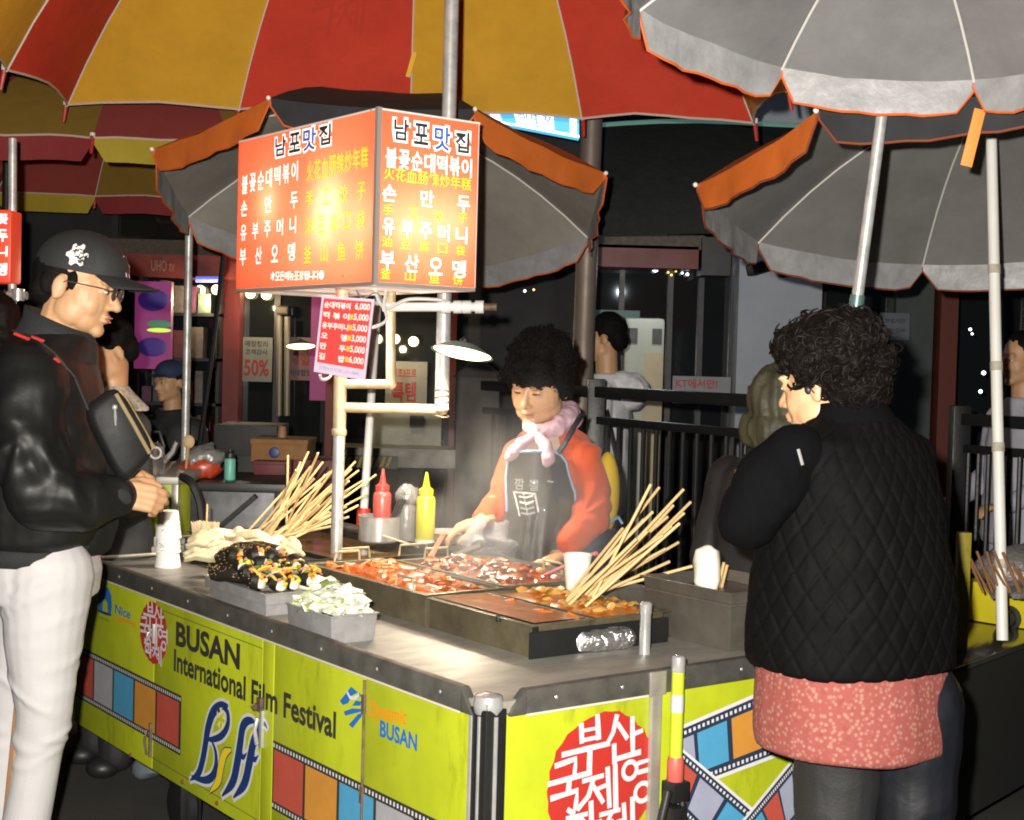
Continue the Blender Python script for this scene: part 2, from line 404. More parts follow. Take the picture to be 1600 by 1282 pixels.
# ---- graphics on the front
def film(name, face, x0, x1, z0, z1, cols, dx):
    f0 = lambda x, y: face(x, y, .0010); f1 = lambda x, y: face(x, y, .0016)
    q = MB(); q.poly([f0(x0, z0), f0(x1, z0), f0(x1, z1), f0(x0, z1)]); st = cart.part(name, q, m_ink, front, norm=False)
    h = (z1 - z0); hb = h * .125; q = MB(); n = int(abs(x1 - x0) / (h * .085)); st_ = (x1 - x0) / n
    for i in range(n):
        for zb in (z0 + hb * .3, z1 - hb * .75):
            a = x0 + st_ * (i + .25); c = x0 + st_ * (i + .7); q.poly([f1(a, zb), f1(c, zb), f1(c, zb + hb * .45), f1(a, zb + hb * .45)])
    cart.part('film_hole', q, m_inkw, st, norm=False)
    x = x0 + math.copysign(.008, x1 - x0); s = math.copysign(1, x1 - x0)
    for c in cols:
        xe = x + s * dx; 
        if (xe - x1) * s > 0: xe = x1
        if abs(xe - x) < .02: break
        q = MB(); q.poly([f1(x, z0 + hb), f1(xe - s * .012, z0 + hb), f1(xe - s * .012, z1 - hb), f1(x, z1 - hb)]); cart.part('film_frame', q, c, st, norm=False); x = xe
uL, uR = L_ - .005, fu(284, 1089)[0]
film('film_strip', Fm, uL, uR, .305, .484, [m_fr_red, m_fr_gr, m_fr_bl, m_fr_or, m_fr_red], (uR - uL) / -5.06 )
u2 = fu(427, 1165)[0]
film('film_strip', Fm, u2, .06, .303, .486, [m_fr_red, m_fr_or, m_fr_bl, m_fr_gr, m_fr_red, m_fr_or], .172)
def ftext(body, pa, pb, h, mat, bold=.03, e=.0012, nm='lettering', slant=0):   # from pixel pa (lower-left) to pb (lower-right)
    (u0, z0), (u1, z1) = fu(*pa), fu(*pb); q = MB()
    q.text(body, lambda x, y: Fm(u0 - x, z0 + y + (z1 - z0) * x / max(1e-6, (u0 - u1)), e), 0, 0, abs(u0 - u1), h, bold, slant)
    return cart.part(nm, q, mat, front, norm=False)
zB, zI = fu(275, 1010)[1], fu(273, 1050)[1]
ftext('BUSAN', (275, 1009), (375, 1048), .074, m_ink, .035)
ftext('International Film Festival', (272, 1049), (525, 1156), .068, m_ink, .028)
ftext('Nice', (180, 958), (204, 968), .030, m_inkblue, .02, slant=.1)
ftext('junggu', (183, 972), (211, 984), .026, m_inkorange, .02, slant=.1)
ftext('부산광역시중구', (154, 966), (172, 973), .008, m_ink, .0)
ftext('Dynamic', (576, 1128), (634, 1141), .050, m_inkorange, .012, slant=.15)
ftext('BUSAN', (594, 1151), (652, 1175), .040, m_inkblue, .03)
# Nice Junggu arch emblem and small dot
f1 = lambda x, y: Fm(x, y, .0012)
def fpoly(pts, mat, nm, e=.0012, par=None):
    q = MB(); q.poly([Fm(*fu(*p), e) for p in pts]); return cart.part(nm, q, mat, par or front, norm=False)
Z5 = lambda pts: [(130 + x / 3.19, 880 + y / 3.19) for x, y in pts]
em = fpoly(Z5([(78, 238), (80, 180), (90, 135), (108, 117), (128, 125), (142, 165), (145, 215), (140, 256), (124, 250), (122, 200), (112, 180), (100, 190), (98, 240)]), m_inkblue, 'arch_emblem')
fpoly(Z5([(72, 232), (95, 238), (118, 246), (145, 258), (140, 264), (110, 258), (76, 242)]), m_navy, 'wave', .0015, em)
# Dynamic Busan fan emblem
Z6 = lambda pts: [(400 + x / 4, 1000 + y / 4) for x, y in pts]
em = fpoly(Z6([(597, 292), (640, 328), (600, 350), (580, 395), (545, 408), (526, 382)]), m_inkblue, 'fan_emblem')
for p in ([(630, 340), (652, 332), (662, 352), (640, 362)], [(604, 412), (626, 378), (660, 385), (655, 412)], [(550, 448), (605, 428), (668, 432), (664, 448), (560, 474)], [(582, 530), (640, 465), (668, 455), (662, 480), (606, 552)]):
    fpoly(Z6(p), m_inkblue, 'fan_blade', .0012, em)
q = MB(); q.ribbon([fu(*p) for p in Z6([(575, 330), (590, 360), (620, 365), (645, 345)])], .008, lambda x, y: Fm(x, y, .0016)); cart.part('fan_swirl', q, m_inkw, em, norm=False)
# festival monogram: four brush letters with a white outline
def zs(pts): return [fu(130 + x / 3.19, 880 + y / 3.19) for x, y in pts]
def crs(pts, ws, k=5):
    P = [V((p[0], p[1], w_)) for p, w_ in zip(pts, ws)]; o = []
    for i in range(len(P) - 1):
        a, b_, c, d = P[max(i - 1, 0)], P[i], P[i + 1], P[min(i + 2, len(P) - 1)]
        for j in range(k):
            t = j / k; o.append(.5 * ((2 * b_) + (c - a) * t + (2 * a - 5 * b_ + 4 * c - d) * t * t + (3 * b_ - a - 3 * c + d) * t ** 3))
    o.append(P[-1]); return [(p.x, p.y) for p in o], [max(1, p.z) for p in o]
def wid(ws): return [x * .00080 for x in ws]
mono = [
 ('b', [(722, 712), (690, 712), (650, 745), (625, 820), (612, 900), (600, 970), (578, 1045), (536, 1082)], [14, 34, 42, 44, 42, 40, 34, 6], m_navy),
 ('b', [(690, 712), (722, 745), (722, 810), (690, 862), (640, 880), (612, 868)], [10, 26, 30, 28, 20, 8], m_navy),
 ('b', [(640, 880), (662, 940), (664, 1010), (645, 1065), (605, 1082), (545, 1066)], [8, 22, 30, 34, 26, 14], m_navy),
 ('f', [(862, 806), (846, 786), (818, 790), (797, 822), (785, 900), (772, 985), (748, 1090), (695, 1160)], [6, 20, 32, 42, 46, 48, 42, 8], m_navy),
 ('f', [(782, 940), (800, 968), (818, 946)], [26, 20, 4], m_navy),
 ('f', [(918, 822), (904, 800), (880, 822), (850, 900), (830, 1000), (805, 1100), (752, 1168)], [6, 18, 34, 44, 48, 42, 8], m_navy),
 ('f', [(842, 955), (858, 980), (876, 958)], [26, 20, 4], m_navy),
 ('i', [(738, 932), (708, 950), (690, 1010), (675, 1085), (636, 1140)], [10, 34, 40, 36, 6], M('ink_yellow', (.72, .55, .02), .45))]
mono = [(a, *crs(b_, c), d) for a, b_, c, d in mono]
q = MB()
for i, (n_, p, wd, mt) in enumerate(mono): q.ribbon(zs(p), [x + .017 if i != 7 else x + .005 for x in wid(wd)], lambda x, y, i=i: Fm(x, y, .0011 + i * .00002))
bk = cart.part('monogram', q, m_inkw, front, norm=False)
q = MB(); q.ribbon(zs(mono[7][1]), [x + .007 for x in wid(mono[7][2])], lambda x, y: Fm(x, y, .0014)); cart.part('letter_outline', q, m_navy, bk, norm=False)
for i, (n_, p, wd, mt) in enumerate(mono):
    q = MB(); q.ribbon(zs(p), wid(wd), lambda x, y, i=i: Fm(x, y, .0016 + i * .00003)); cart.part('letter', q, mt, bk, norm=False)
q = MB(); c0 = zs([(690, 775)])[0]
for k in range(5):
    a = k * 1.257 + .3
    q.poly([Fm(c0[0] + r_ * math.cos(a + d_), c0[1] + r_ * 1.1 * math.sin(a + d_), .0021) for r_, d_ in ((.006, 0), (.028, -.35), (.030, .25))])
cart.part('pinwheel', q, M('ink_cream', (.75, .65, .25), .5), bk, norm=False)
# round red seal with brush lettering (same drawing on front and side)
ST = [([(430, 340), (435, 500)], 46), ([(590, 250), (600, 460)], 50), ([(435, 395), (590, 365)], 26), ([(435, 490), (600, 455)], 34), ([(250, 630), (470, 575), (700, 520)], 48), ([(515, 590), (508, 800)], 52),
 ([(780, 250), (745, 410), (690, 515)], 44), ([(795, 330), (880, 460)], 44), ([(935, 270), (940, 600)], 48), ([(950, 425), (1030, 392)], 40), ([(755, 540), (758, 700)], 48), ([(770, 675), (1005, 605)], 44),
 ([(180, 740), (375, 670), (362, 820)], 44), ([(110, 922), (520, 808)], 44), ([(310, 890), (300, 1000)], 50), ([(140, 1062), (388, 985), (372, 1180)], 46),
 ([(450, 892), (640, 838)], 40), ([(548, 880), (500, 1040), (400, 1180)], 44), ([(555, 950), (640, 1095)], 42), ([(600, 965), (690, 925)], 34), ([(690, 770), (708, 1150)], 44), ([(765, 740), (772, 1190)], 52),
 ([(1000, 712), (1120, 675)], 36), ([(1000, 805), (1120, 770)], 36), ([(1145, 620), (1150, 900)], 44),
 ([(300, 1200), (350, 1245)], 40), ([(290, 1310), (480, 1250)], 40), ([(525, 1110), (535, 1580)], 48), ([(540, 1370), (620, 1345)], 36), ([(330, 1540), (530, 1480)], 40),
 ([(620, 1262), (805, 1198)], 40), ([(725, 1250), (640, 1480)], 42), ([(730, 1340), (810, 1450)], 40), ([(850, 1130), (868, 1530)], 44), ([(790, 1345), (868, 1322)], 32), ([(935, 1065), (940, 1560)], 48)]
RG = [((910, 785), 66, 84, 40), ((1035, 1000), 72, 88, 40), ((400, 1400), 60, 66, 36)]
squash = lambda y: y if y < 1100 else 1100 + (y - 1100) * .78
ST = [([(x, squash(y)) for x, y in p], w_) for p, w_ in ST]
RG = [((c[0], squash(c[1])), a, b_, d) for c, a, b_, d in RG]
def seal(face, mp, ctr, rx, rz, par, ws):
    q = MB(); n = 44; pts = []
    for i in range(n):
        a = 2 * math.pi * i / n; k = 1 + .018 * math.sin(i * 2.9) + .012 * math.sin(i * 7.1)
        pts.append(face(ctr[0] + rx * k * math.cos(a), ctr[1] + rz * k * math.sin(a), .0010))
    q.poly(pts); s = cart.part('seal', q, m_inkred, par, norm=False)
    q = MB()
    for i, (p, wd) in enumerate(ST):
        pts = []
        for k in range(len(p) - 1):
            for t in (0, .5): pts.append(tuple(p[k][j] + (p[k + 1][j] - p[k][j]) * t for j in (0, 1)))
        pts.append(p[-1]); r2 = random.Random(i); q.ribbon([mp(*c) for c in pts], [wd * ws * r2.uniform(.88, 1.12) for _ in pts], lambda x, y, i=i: face(x, y, .0014 + i * .00001))
    for c, rx_, ry_, wd in RG:
        c2 = mp(*c); cx = mp(c[0] + rx_, c[1]); cy = mp(c[0], c[1] - ry_)
        q.ringd(c2, abs(cx[0] - c2[0]), abs(cy[1] - c2[1]), wd * ws, lambda x, y: face(x, y, .0019))
    cart.part('seal_lettering', q, m_inkw, s, norm=False)
big = lambda x, y: ru(840 + x / 6.345, 1080 + y / 6.345)
cB = big(640, 890); rxB = cB[0] - big(92, 960)[0]; rzB = big(715, 200)[1] - cB[1]
seal(Rm, big, cB, rxB, rzB, side, abs(big(100, 0)[0] - big(0, 0)[0]) / 100 * 1.0)
ul, ur = fu(219, 985)[0], fu(262, 1000)[0]; zt, zb_ = fu(241, 941)[1], fu(240, 1037)[1]
cS = ((ul + ur) / 2, (zt + zb_) / 2)
def small(x, y):
    v0, z0 = big(x, y); k = (ul - ur) / 2 / rxB; return (cS[0] - (v0 - cB[0]) * k, cS[1] + (z0 - cB[1]) * (zt - zb_) / 2 / rzB)
seal(Fm, small, cS, (ul - ur) / 2, (zt - zb_) / 2, front, abs(big(100, 0)[0] - big(0, 0)[0]) / 100 * (ul - ur) / 2 / rxB)
# crossing film strips on the second side panel
def spoly(pts, mat, nm, e, par=None):
    q = MB(); q.poly([Rm(*ru(*p), e) for p in pts]); return cart.part(nm, q, mat, par or side, norm=False)
m_lav = M('frame_lavender', (.30, .32, .42), .5, var=(12, .15))
m_deepnavy = M('film_navy', (.02, .03, .06), .5)
def strip(pts_a, pts_b, frames, k):     # two long edges in pixels, frames as fractions with colours
    a0, a1 = [V((*p, 0)) for p in pts_a]; b0, b1 = [V((*p, 0)) for p in pts_b]
    P_ = lambda s, t: tuple(((a0.lerp(a1, s)).lerp(b0.lerp(b1, s), t))[:2])
    s0 = spoly([P_(0, -.06), P_(1, -.06), P_(1, 1.06), P_(0, 1.06)], m_inkw, 'film_border', .0009 + k)
    spoly([P_(0, 0), P_(1, 0), P_(1, 1), P_(0, 1)], m_deepnavy, 'film_strip', .0013 + k, s0)
    for f0, f1, mt in frames: spoly([P_(f0, .17), P_(f1, .17), P_(f1, .83), P_(f0, .83)], mt, 'film_frame', .0016 + k, s0)
    q = MB(); n = 26
    for i in range(n):
        for t in (.05, .90): q.poly([Rm(*ru(*P_((i + x) / n, t + y)), .0018 + k) for x, y in ((.2, 0), (.7, 0), (.7, .06), (.2, .06))])
    cart.part('film_hole', q, m_inkw, s0, norm=False)
strip([(1052, 1145), (1238, 1065)], [(1060, 1235), (1240, 1167)], [(.01, .16, m_lav), (.19, .44, m_fr_bl), (.48, .76, m_fr_or), (.80, .99, m_fr_red)], 0)
strip([(1050, 1162), (1190, 1282)], [(1035, 1240), (1135, 1345)], [(.0, .3, m_fr_red), (.34, .62, m_lav), (.66, .95, m_fr_bl)], .0012)
strip([(1160, 1285), (1236, 1192)], [(1200, 1335), (1243, 1285)], [(.0, .3, m_fr_bl), (.34, .66, m_fr_red), (.7, .98, m_lav)], .0024)
# rubbish bag under the cart
q = MB(); c = at(242, 1212, 5.0); q.ball((c.x, c.y, .05), (.07, .05, .05), 16, 12)
for p in range(len(q.v)): q.v[p] += V((nz(q.v[p], 14), nz(q.v[p], 14, 3), nz(q.v[p], 14, 7))) * .035
q.v = [V((p.x, p.y, max(p.z, .012))) for p in q.v]
solo('rubbish_bag', q, M('pale_plastic', (.16, .19, .23), .35, alpha=.9, var=(20, .3)), 'pale crumpled plastic bag lying on the ground under the lime cart', 'bag', loc=(c.x, c.y, .012), angle=70)
# ------------------------------------------------------------------ pans, food and tools on the counter  (cart axes: v across, u along, z up)
ZC = .779
def cart_th(name, label, cat, v, u, z=ZC, rz=0, group=None): return Th(name, label, cat, wc(v, u, z), YAW + rz, group)
def tray_mb(x0, y0, x1, y1, h, t=.003, lip=.012, taper=.0, floor=.004):   # open tray, local, base z=0
    q = MB(); tp = taper
    def rect(i, z): return [(x0 + i, y0 + i, z), (x1 - i, y0 + i, z), (x1 - i, y1 - i, z), (x0 + i, y1 - i, z)]
    q.rings([rect(tp, 0), rect(0, h - .004), rect(-lip, h - .003), rect(-lip, h), rect(t, h), rect(tp + t, floor)], caps=True)
    return q
m_pan = M('pan_steel', (.20, .17, .105), .36, .45, var=(14, .5), bump=(40, .1))
m_panin = M('pan_burnt', (.05, .04, .035), .5, .5, var=(20, .6), bump=(60, .2))
m_saucered = M('chili_sauce', (.56, .125, .016), .24, var=(22, .4), col2=(.44, .07, .010), bump=(60, .3, .006), coat=.1)
m_ricecake = M('sauced_rice_cake', (.62, .19, .03), .34, var=(30, .4), col2=(.52, .11, .016), coat=.05)
m_fishcake = M('fish_cake', (.70, .38, .09), .35, var=(40, .3))
m_sundae = M('blood_sausage', (.11, .022, .013), .32, var=(70, .5), col2=(.26, .07, .03), coat=.0)
m_broth = M('orange_broth', (.56, .22, .04), .22, var=(10, .35), col2=(.48, .13, .02))

def handle(mb, v, u, z, along, h=.03, l=.09):
    d = V((1, 0, 0)) if along == 'v' else V((0, 1, 0)); c = V((v, u, z))
    mb.tube([c - d * l / 2, c - d * l * .46 + V((0, 0, h)), c + d * l * .46 + V((0, 0, h)), c + d * l / 2], .004, 8)
# pan A : long red tteokbokki pan, pan B : sausage stir-fry, pan C : low black skewer pan
def pan(label, v0, v1, u0, u1, z0, z1, mat, hands=()):
    t = cart_th('cooking_pan', label, 'pan', (v0 + v1) / 2, u0)
    vc = (v0 + v1) / 2
    q = tray_mb(v0 - vc, 0, v1 - vc, u1 - u0, z1 - z0, .004, .014, floor=max(.004, z1 - z0 - .05)); q.tf(Matrix.Translation((0, 0, z0 - ZC))); t.part('tray', q, mat, bevel=.002)
    if z0 > ZC + .001:
        q = MB(); q.box((v0 - vc + .03, .03, 0), (v1 - vc - .03, u1 - u0 - .004, z0 - ZC + .003)); t.part('burner', q, m_blackm)
    for hv, hu, al in hands:
        q = MB(); handle(q, hv - vc, hu - u0, z1 - ZC - .001, al); t.part('handle', q, m_pipe_old)
    return t
pan('long steel pan of orange red rice cakes beside the sign pole', .37, .62, .80, 1.44, ZC, .868, m_pan, ((.385, .93, 'u'), (.50, 1.445, 'v')))
pan('steel pan of dark red sausage stir fry on the far side before the vendor', .64, .92, .80, 1.36, ZC, .872, m_pan, ((.925, .95, 'u'), (.78, 1.365, 'v')))
pan('steel pan of smooth orange broth at the near right end', .37, .553, .325, .78, ZC, .862, m_pan)
pan('steel pan holding the right hand bunch of skewers', .572, .80, .325, .78, ZC, .862, m_pan)
t = cart_th('burner_box', 'black burner end plate under the two right hand pans behind the foil roll', 'burner', .585, .318)
q = MB(); q.box((-.23, -.004, .0), (.225, .003, .066)); q.box((-.221, -.004, .066), (-.205, .003, .08)); t.part('end_plate', q, m_blackm, bevel=.002)
q = MB(); q.lathe([(.006, -.01), (.008, .0), (.006, .006)], (-.222, .14, .08), 10); t.part('clip', q, m_blackm)
def food_surface(name, label, cat, v0, v1, u0, u1, z, amp, mat, pieces, seed, heap=0., group=None):
    r = random.Random(seed); t = cart_th(name, label, cat, (v0 + v1) / 2, (u0 + u1) / 2, z - .046)
    hv, hu = (v1 - v0) / 2, (u1 - u0) / 2; n = 40
    def H(x, y):
        k = max(0, 1 - (abs(x) / hv) ** 3) * max(0, 1 - (abs(y) / hu) ** 3)
        return .03 + k * (heap + amp * nz((x, y, 0), 16, seed) + amp * .5 * nz((x, y, 0), 38, seed))
    q = MB(); q.grid([[(-hv + 2 * hv * i / n, -hu + 2 * hu * j / n, H(-hv + 2 * hv * i / n, -hu + 2 * hu * j / n)) for i in range(n + 1)] for j in range(n + 1)])
    base = t.part('sauce', q, mat, angle=180, norm=False); t.o['kind'] = 'stuff'
    for nm, mt, cnt, fn in pieces:
        q = MB()
        for i in range(cnt):
            x, y = r.uniform(-.9, .9) * hv, r.uniform(-.9, .9) * hu
            p = V((x, y, H(x, y) + (.003 if nm == 'scallion' else -.002))); a = r.uniform(0, 6.28); e = r.uniform(-.35, .35)
            fn(q, p, V((math.cos(a), math.sin(a), e)).normalized(), r)
        t.part(nm, q, mt, norm=False)
    return t
def cyl(l, rad):
    def f(q, p, d, r):
        k = r.uniform(.8, 1.2); s = d.cross(V((0, 0, 1))).normalized() * r.uniform(-.25, .25) * l
        q.tube([p - d * l * k / 2, p + s * .5, p + d * l * k / 2], [rad * .85, rad, rad * .85], 8)
    return f
def slab(l, wd, th):
    def f(q, p, d, r):
        s = d.cross(V((0, 0, 1))).normalized(); w2 = wd * r.uniform(.7, 1.2) / 2; g = []
        for i in range(5):
            x = -l / 2 + l * i / 4; z = math.sin(i * 1.6 + r.random()) * .006
            g.append([p + d * x - s * w2 + V((0, 0, z)), p + d * x + V((0, 0, z + .005)), p + d * x + s * w2 + V((0, 0, z))])
        q.grid(g)
    return f
def lump(rad):
    def f(q, p, d, r):
        k = r.uniform(.6, 1.3) * rad; q.ball(p, (k, k * r.uniform(.6, 1), k * r.uniform(.5, .8)), 8, 5, Matrix.Rotation(r.uniform(0, 3), 3, 'Z'))
    return f
food_surface('rice_cakes_in_sauce', 'glossy orange red spicy rice cakes and fish cake filling the long pan', 'rice cakes', .385, .605, .815, 1.425, .872, .016, m_saucered,
    (('rice_cake', m_ricecake, 62, cyl(.055, .0085)), ('fish_cake', M('sauced_fish_cake', (.60, .20, .035), .3, var=(40, .3)), 22, slab(.07, .045, .003)), ('scallion', M('scallion', (.12, .25, .03), .4), 14, lump(.004))), 11, .022)
food_surface('sausage_stir_fry', 'dark red sausage and noodle stir fry heaped in the far pan', 'stir fry', .655, .905, .815, 1.345, .874, .018, m_saucered,
    (('sausage_slice', m_sundae, 150, cyl(.020, .0115)), ('cabbage_piece', M('cooked_cabbage', (.46, .20, .05), .35, var=(30, .4)), 30, slab(.05, .035, .002)), ('rice_cake', m_ricecake, 26, cyl(.05, .008))), 12, .030)
food_surface('orange_broth', 'smooth steaming orange broth in the near right pan', 'broth', .383, .541, .338, .768, .879, .003, m_broth,
    (('rice_cake', m_ricecake, 4, cyl(.04, .006)),), 15, .002)
food_surface('fish_cake_broth', 'orange broth with folded fish cakes around the skewer ends', 'broth', .585, .788, .338, .768, .872, .006, m_broth,
    (('fish_cake', m_fishcake, 44, slab(.06, .035, .003)), ('pepper_piece', m_ricecake, 16, lump(.008))), 13, .014)
# steel riser behind the pans
t = cart_th('steel_riser', 'raised steel ledge running behind the cooking pans', 'riser', .93, 1.25)
q = MB(); q.box((.005, -.98, 0), (.075, 1.12, .092)); q.box((-.0, .215, .0), (.0055, 1.12, .092)); t.part('ledge', q, m_steel_d, bevel=.003)
# far-left deep pan for the left bunch of skewers
t = cart_th('cooking_pan', 'black pan under the left hand bunch of skewers behind the sign pole', 'pan', .66, 1.50)
q = tray_mb(-.27, 0, .26, .86, .085, .004, .012, floor=.04); t.part('tray', q, m_panin, bevel=.002)
q = MB(); q.box((-.262, .01, .05), (.252, .85, .058)); t.part('broth', q, M('dark_broth', (.10, .055, .02), .1))
q = MB(); handle(q, -.10, .0, .083, 'v', .035, .11); t.part('handle', q, m_pipe_old)
q = MB(); handle(q, .12, .0, .083, 'v', .035, .11); t.part('handle', q, m_pipe_old)
# ---- skewers: one mesh, many copies
m_wood = M('skewer_bamboo', (.74, .53, .25), .5, var=(30, .25))
me = MB().tube([(0, 0, 0), (0, 0, .5), (0, 0, 1)], [.0032, .0034, .0034], 8).mesh(m_wood)
fixn(me)
def skew(P0, P1, label, group, me=me):
    d = P1 - P0; o = bpy.data.objects.new('skewer', me); COL.objects.link(o); o.location = P0
    o.rotation_euler = d.to_track_quat('Z', 'Y').to_euler(); o.scale = (1.25, 1.25, d.length)
    o['label'] = label; o['category'] = 'skewer'; o['group'] = group
tops = [(450, 712), (482, 706), (497, 708), (505, 722), (517, 737), (545, 752), (555, 722), (561, 735), (588, 742), (574, 772), (541, 792), (530, 802), (522, 822), (470, 722), (463, 735), (478, 741), (491, 748), (503, 756), (532, 768), (512, 772),
        (552, 760), (566, 752), (536, 742), (486, 729), (527, 725), (498, 790), (515, 800), (545, 808), (508, 742), (560, 790), (458, 752), (520, 760), (549, 733), (472, 762)]
r = random.Random(5)
for i, (x, y) in enumerate(tops):
    bx = 352 + (x - 440) * .45 + r.uniform(0, 62); by = 846 - (bx - 352) * .02 + r.uniform(-5, 7)
    if i == 0: bx = 447
    bx = min(bx, 482)
    skew(at(bx, by, r.uniform(4.98, 5.2)), at(x, y, r.uniform(4.90, 5.35)), 'thin bamboo skewer in the fanned bunch left of the sign pole', 'skewers fanned left of the sign pole')
tops = [(1017, 757), (1030, 762), (1068, 765), (1079, 785), (1069, 802), (1020, 800), (1043, 808), (973, 826), (1060, 848), (1040, 858), (1046, 878), (1082, 885), (1012, 830), (1024, 845), (1052, 790), (1006, 812), (1036, 836), (1062, 818), (995, 842), (1049, 822)]
for i, (x, y) in enumerate(tops):
    bx = 862 + (x - 960) * .35 + r.uniform(-8, 45); by = 957 - (bx - 860) * .06 - r.uniform(0, 26)
    skew(at(bx, by, r.uniform(3.72, 3.95)), at(x, y, r.uniform(3.7, 4.15)), 'thin bamboo skewer in the bunch standing in the black edged pan', 'skewers in the black edged pan')
# white folded fish cakes under the left skewers
m_fcw = M('pale_fish_cake', (.72, .62, .40), .4, var=(25, .25), sss=.1)
for i in range(16):
    x = 318 + (i % 6) * 27 + r.uniform(-5, 5); y = 868 - (i // 6) * 14 + r.uniform(-4, 4); c = atz(x, y, .885 + .012 * (i // 6))
    q = MB(); L2 = .055; dd = V((math.cos(.3 + i), math.sin(.3 + i), 0))
    for k in range(4):
        cc = dd.cross(V((0, 0, 1))) * ((k - 1.5) * .013) + V((0, 0, .012 * math.sin(k * 2.1)))
        q.tube([cc - dd * L2, cc - dd * L2 * .4 + V((0, 0, .012)), cc + dd * L2 * .4 + V((0, 0, .004)), cc + dd * L2], [.008, .014, .014, .008], 10, flat=.7)
    solo('fish_cake_roll', blob(q, m_fcw, .005, 2), m_fcw, 'pale folded fish cake piled at the foot of the left skewers', 'fish cake', loc=c, world=False, group='pale fish cakes at the left skewers')
t = cart_th('fish_cake_tray', 'dark shallow tray under the pale fish cakes near the paper cups', 'tray', .44, 1.60)
t.part('tray', tray_mb(-.10, 0, .10, .70, .075, .003, .01, floor=.06), m_panin, bevel=.002)
q = MB(); q.box((-.102, .60, .0), (-.101, .70, .055)); t.part('glass_side', q, M('bluegrey_plate', (.22, .25, .30), .2, .4))
# ---- stacked trays of seaweed rolls
m_tin = M('tin_bright', (.48, .475, .48), .38, .4, var=(18, .3), bump=(30, .1))
def tray_stack():
    t = cart_th('roll_tray', 'two nested steel trays heaped with seaweed rice rolls at the counter edge', 'tray', .055, 1.13)
    t.part('lower_tray', tray_mb(.012, .01, .255, .375, .040, .002, .004, floor=.02), m_tin, bevel=.0015)
    q = tray_mb(.0, -.01, .27, .385, .032, .002, .008, floor=.015); q.tf(Matrix.Translation((0, 0, .034))); t.part('upper_tray', q, m_tin, bevel=.0015)
tray_stack()
m_nori = M('seaweed', (.016, .014, .009), .5, bump=(90, .5), coat=.12)
m_ses = M('sesame', (.55, .38, .16), .5)
m_rice = M('cooked_rice', (.78, .76, .70), .45, bump=(160, .6), var=(120, .2))
fill_m = [M('fill_carrot', (.80, .26, .03), .4), M('fill_radish', (.85, .62, .04), .35), M('fill_egg', (.80, .55, .12), .4), M('fill_ham', (.70, .25, .18), .4), M('fill_greens', (.08, .22, .03), .5)]
def kimbap(v, u, z, a, l, rad, tilt, grp, lab):
    t = cart_th('seaweed_roll', lab, 'rice roll', v, u, z, a, grp)
    Mx = Matrix.Rotation(tilt, 4, 'X'); r = random.Random(int(u * 1000 + v * 777))
    pts = [V((.006 * math.sin(i * 1.2), -l * i / 5, .01 * math.sin(i / 5 * 3.14))) for i in range(6)]
    q = MB(); q.tube(pts, [rad * (.45 if l > .1 else .9), rad * .93, rad * 1.02, rad * 1.02, rad, rad * .96], 16); q.tf(Mx); body = t.part('wrapper', q, m_nori)
    q = MB()
    for i in range(110 if l > .1 else 12):
        k = r.uniform(0, 4.6); p = pts[int(k)].lerp(pts[int(k) + 1], k % 1); an = r.uniform(-.3, 3.5)
        q.ball(p + V((math.cos(an), 0, math.sin(an))) * rad, (.0014, .0023, .0010), 6, 4)
    q.tf(Mx); t.part('sesame_seeds', q, m_ses, body, norm=False)['kind'] = 'stuff'
    e = pts[-1]; q = MB(); q.ball(e + V((0, .002, 0)), (rad * .95, .012, rad * .95), 16, 8); q.tf(Mx); rc = t.part('rice_end', q, m_rice)
    for i in range(9 if l > .1 else 6):
        an = r.uniform(0, 6.28); rr = r.uniform(.1, .7) * rad; q = MB(); c = e + V((math.cos(an) * rr, -.008, math.sin(an) * rr))
        q.ball(c + V((0, -.004, 0)), (r.uniform(.004, .009), .009, r.uniform(.004, .008)), 8, 5); q.tf(Mx); t.part('filling', q, fill_m[i % 5], rc)
K = [(.02, 1.40, .872, .62, .13), (.05, 1.47, .874, .52, .15), (.11, 1.49, .874, .42, .15), (.17, 1.51, .876, .35, .14), (.045, 1.42, .918, .6, .14), (.10, 1.47, .922, .45, .15), (.16, 1.50, .918, .38, .15)]
for i, (v, u, z, a, l) in enumerate(K):
    kimbap(v, u, z - .012, a, l, .027, R(-4), 'seaweed rice rolls on the steel trays', 'sesame sprinkled seaweed rice roll heaped on the nested steel trays')
r = random.Random(19)
for i in range(15):
    v, u = .03 + .055 * (i % 4) + r.uniform(-.012, .012), 1.16 + .042 * (i // 4) + r.uniform(-.012, .012)
    kimbap(v + .02, u + .03, .846 + .018 * (i // 4) + r.uniform(0, .012), r.uniform(-.2, 1.1), .03, .025, -R(r.uniform(20, 70)), 'cut roll pieces on the steel trays', 'cut slice of seaweed rice roll with its filling showing at the tray end')
q = MB(); r = random.Random(9)
for i in range(60):
    p = V((r.uniform(-.10, .10), r.uniform(-.05, .07), r.uniform(0, .03) )); d = V((r.uniform(-1, 1), r.uniform(-1, 1), r.uniform(-.3, .5))).normalized()
    q.mi = i % 6; q.tube([p - d * .02, p + V((0, 0, .004)), p + d * .02], [.004, .006, .004], 6, flat=.6)
q.tf(Matrix.Translation((0, 0, .006)))
solo('loose_filling', q, fill_m + [m_rice], 'loose carrot, radish and egg strips spilled at the cut roll ends', 'fillings', loc=wc(.15, 1.20, .875), rz=YAW, world=False, kind='stuff', norm=False)
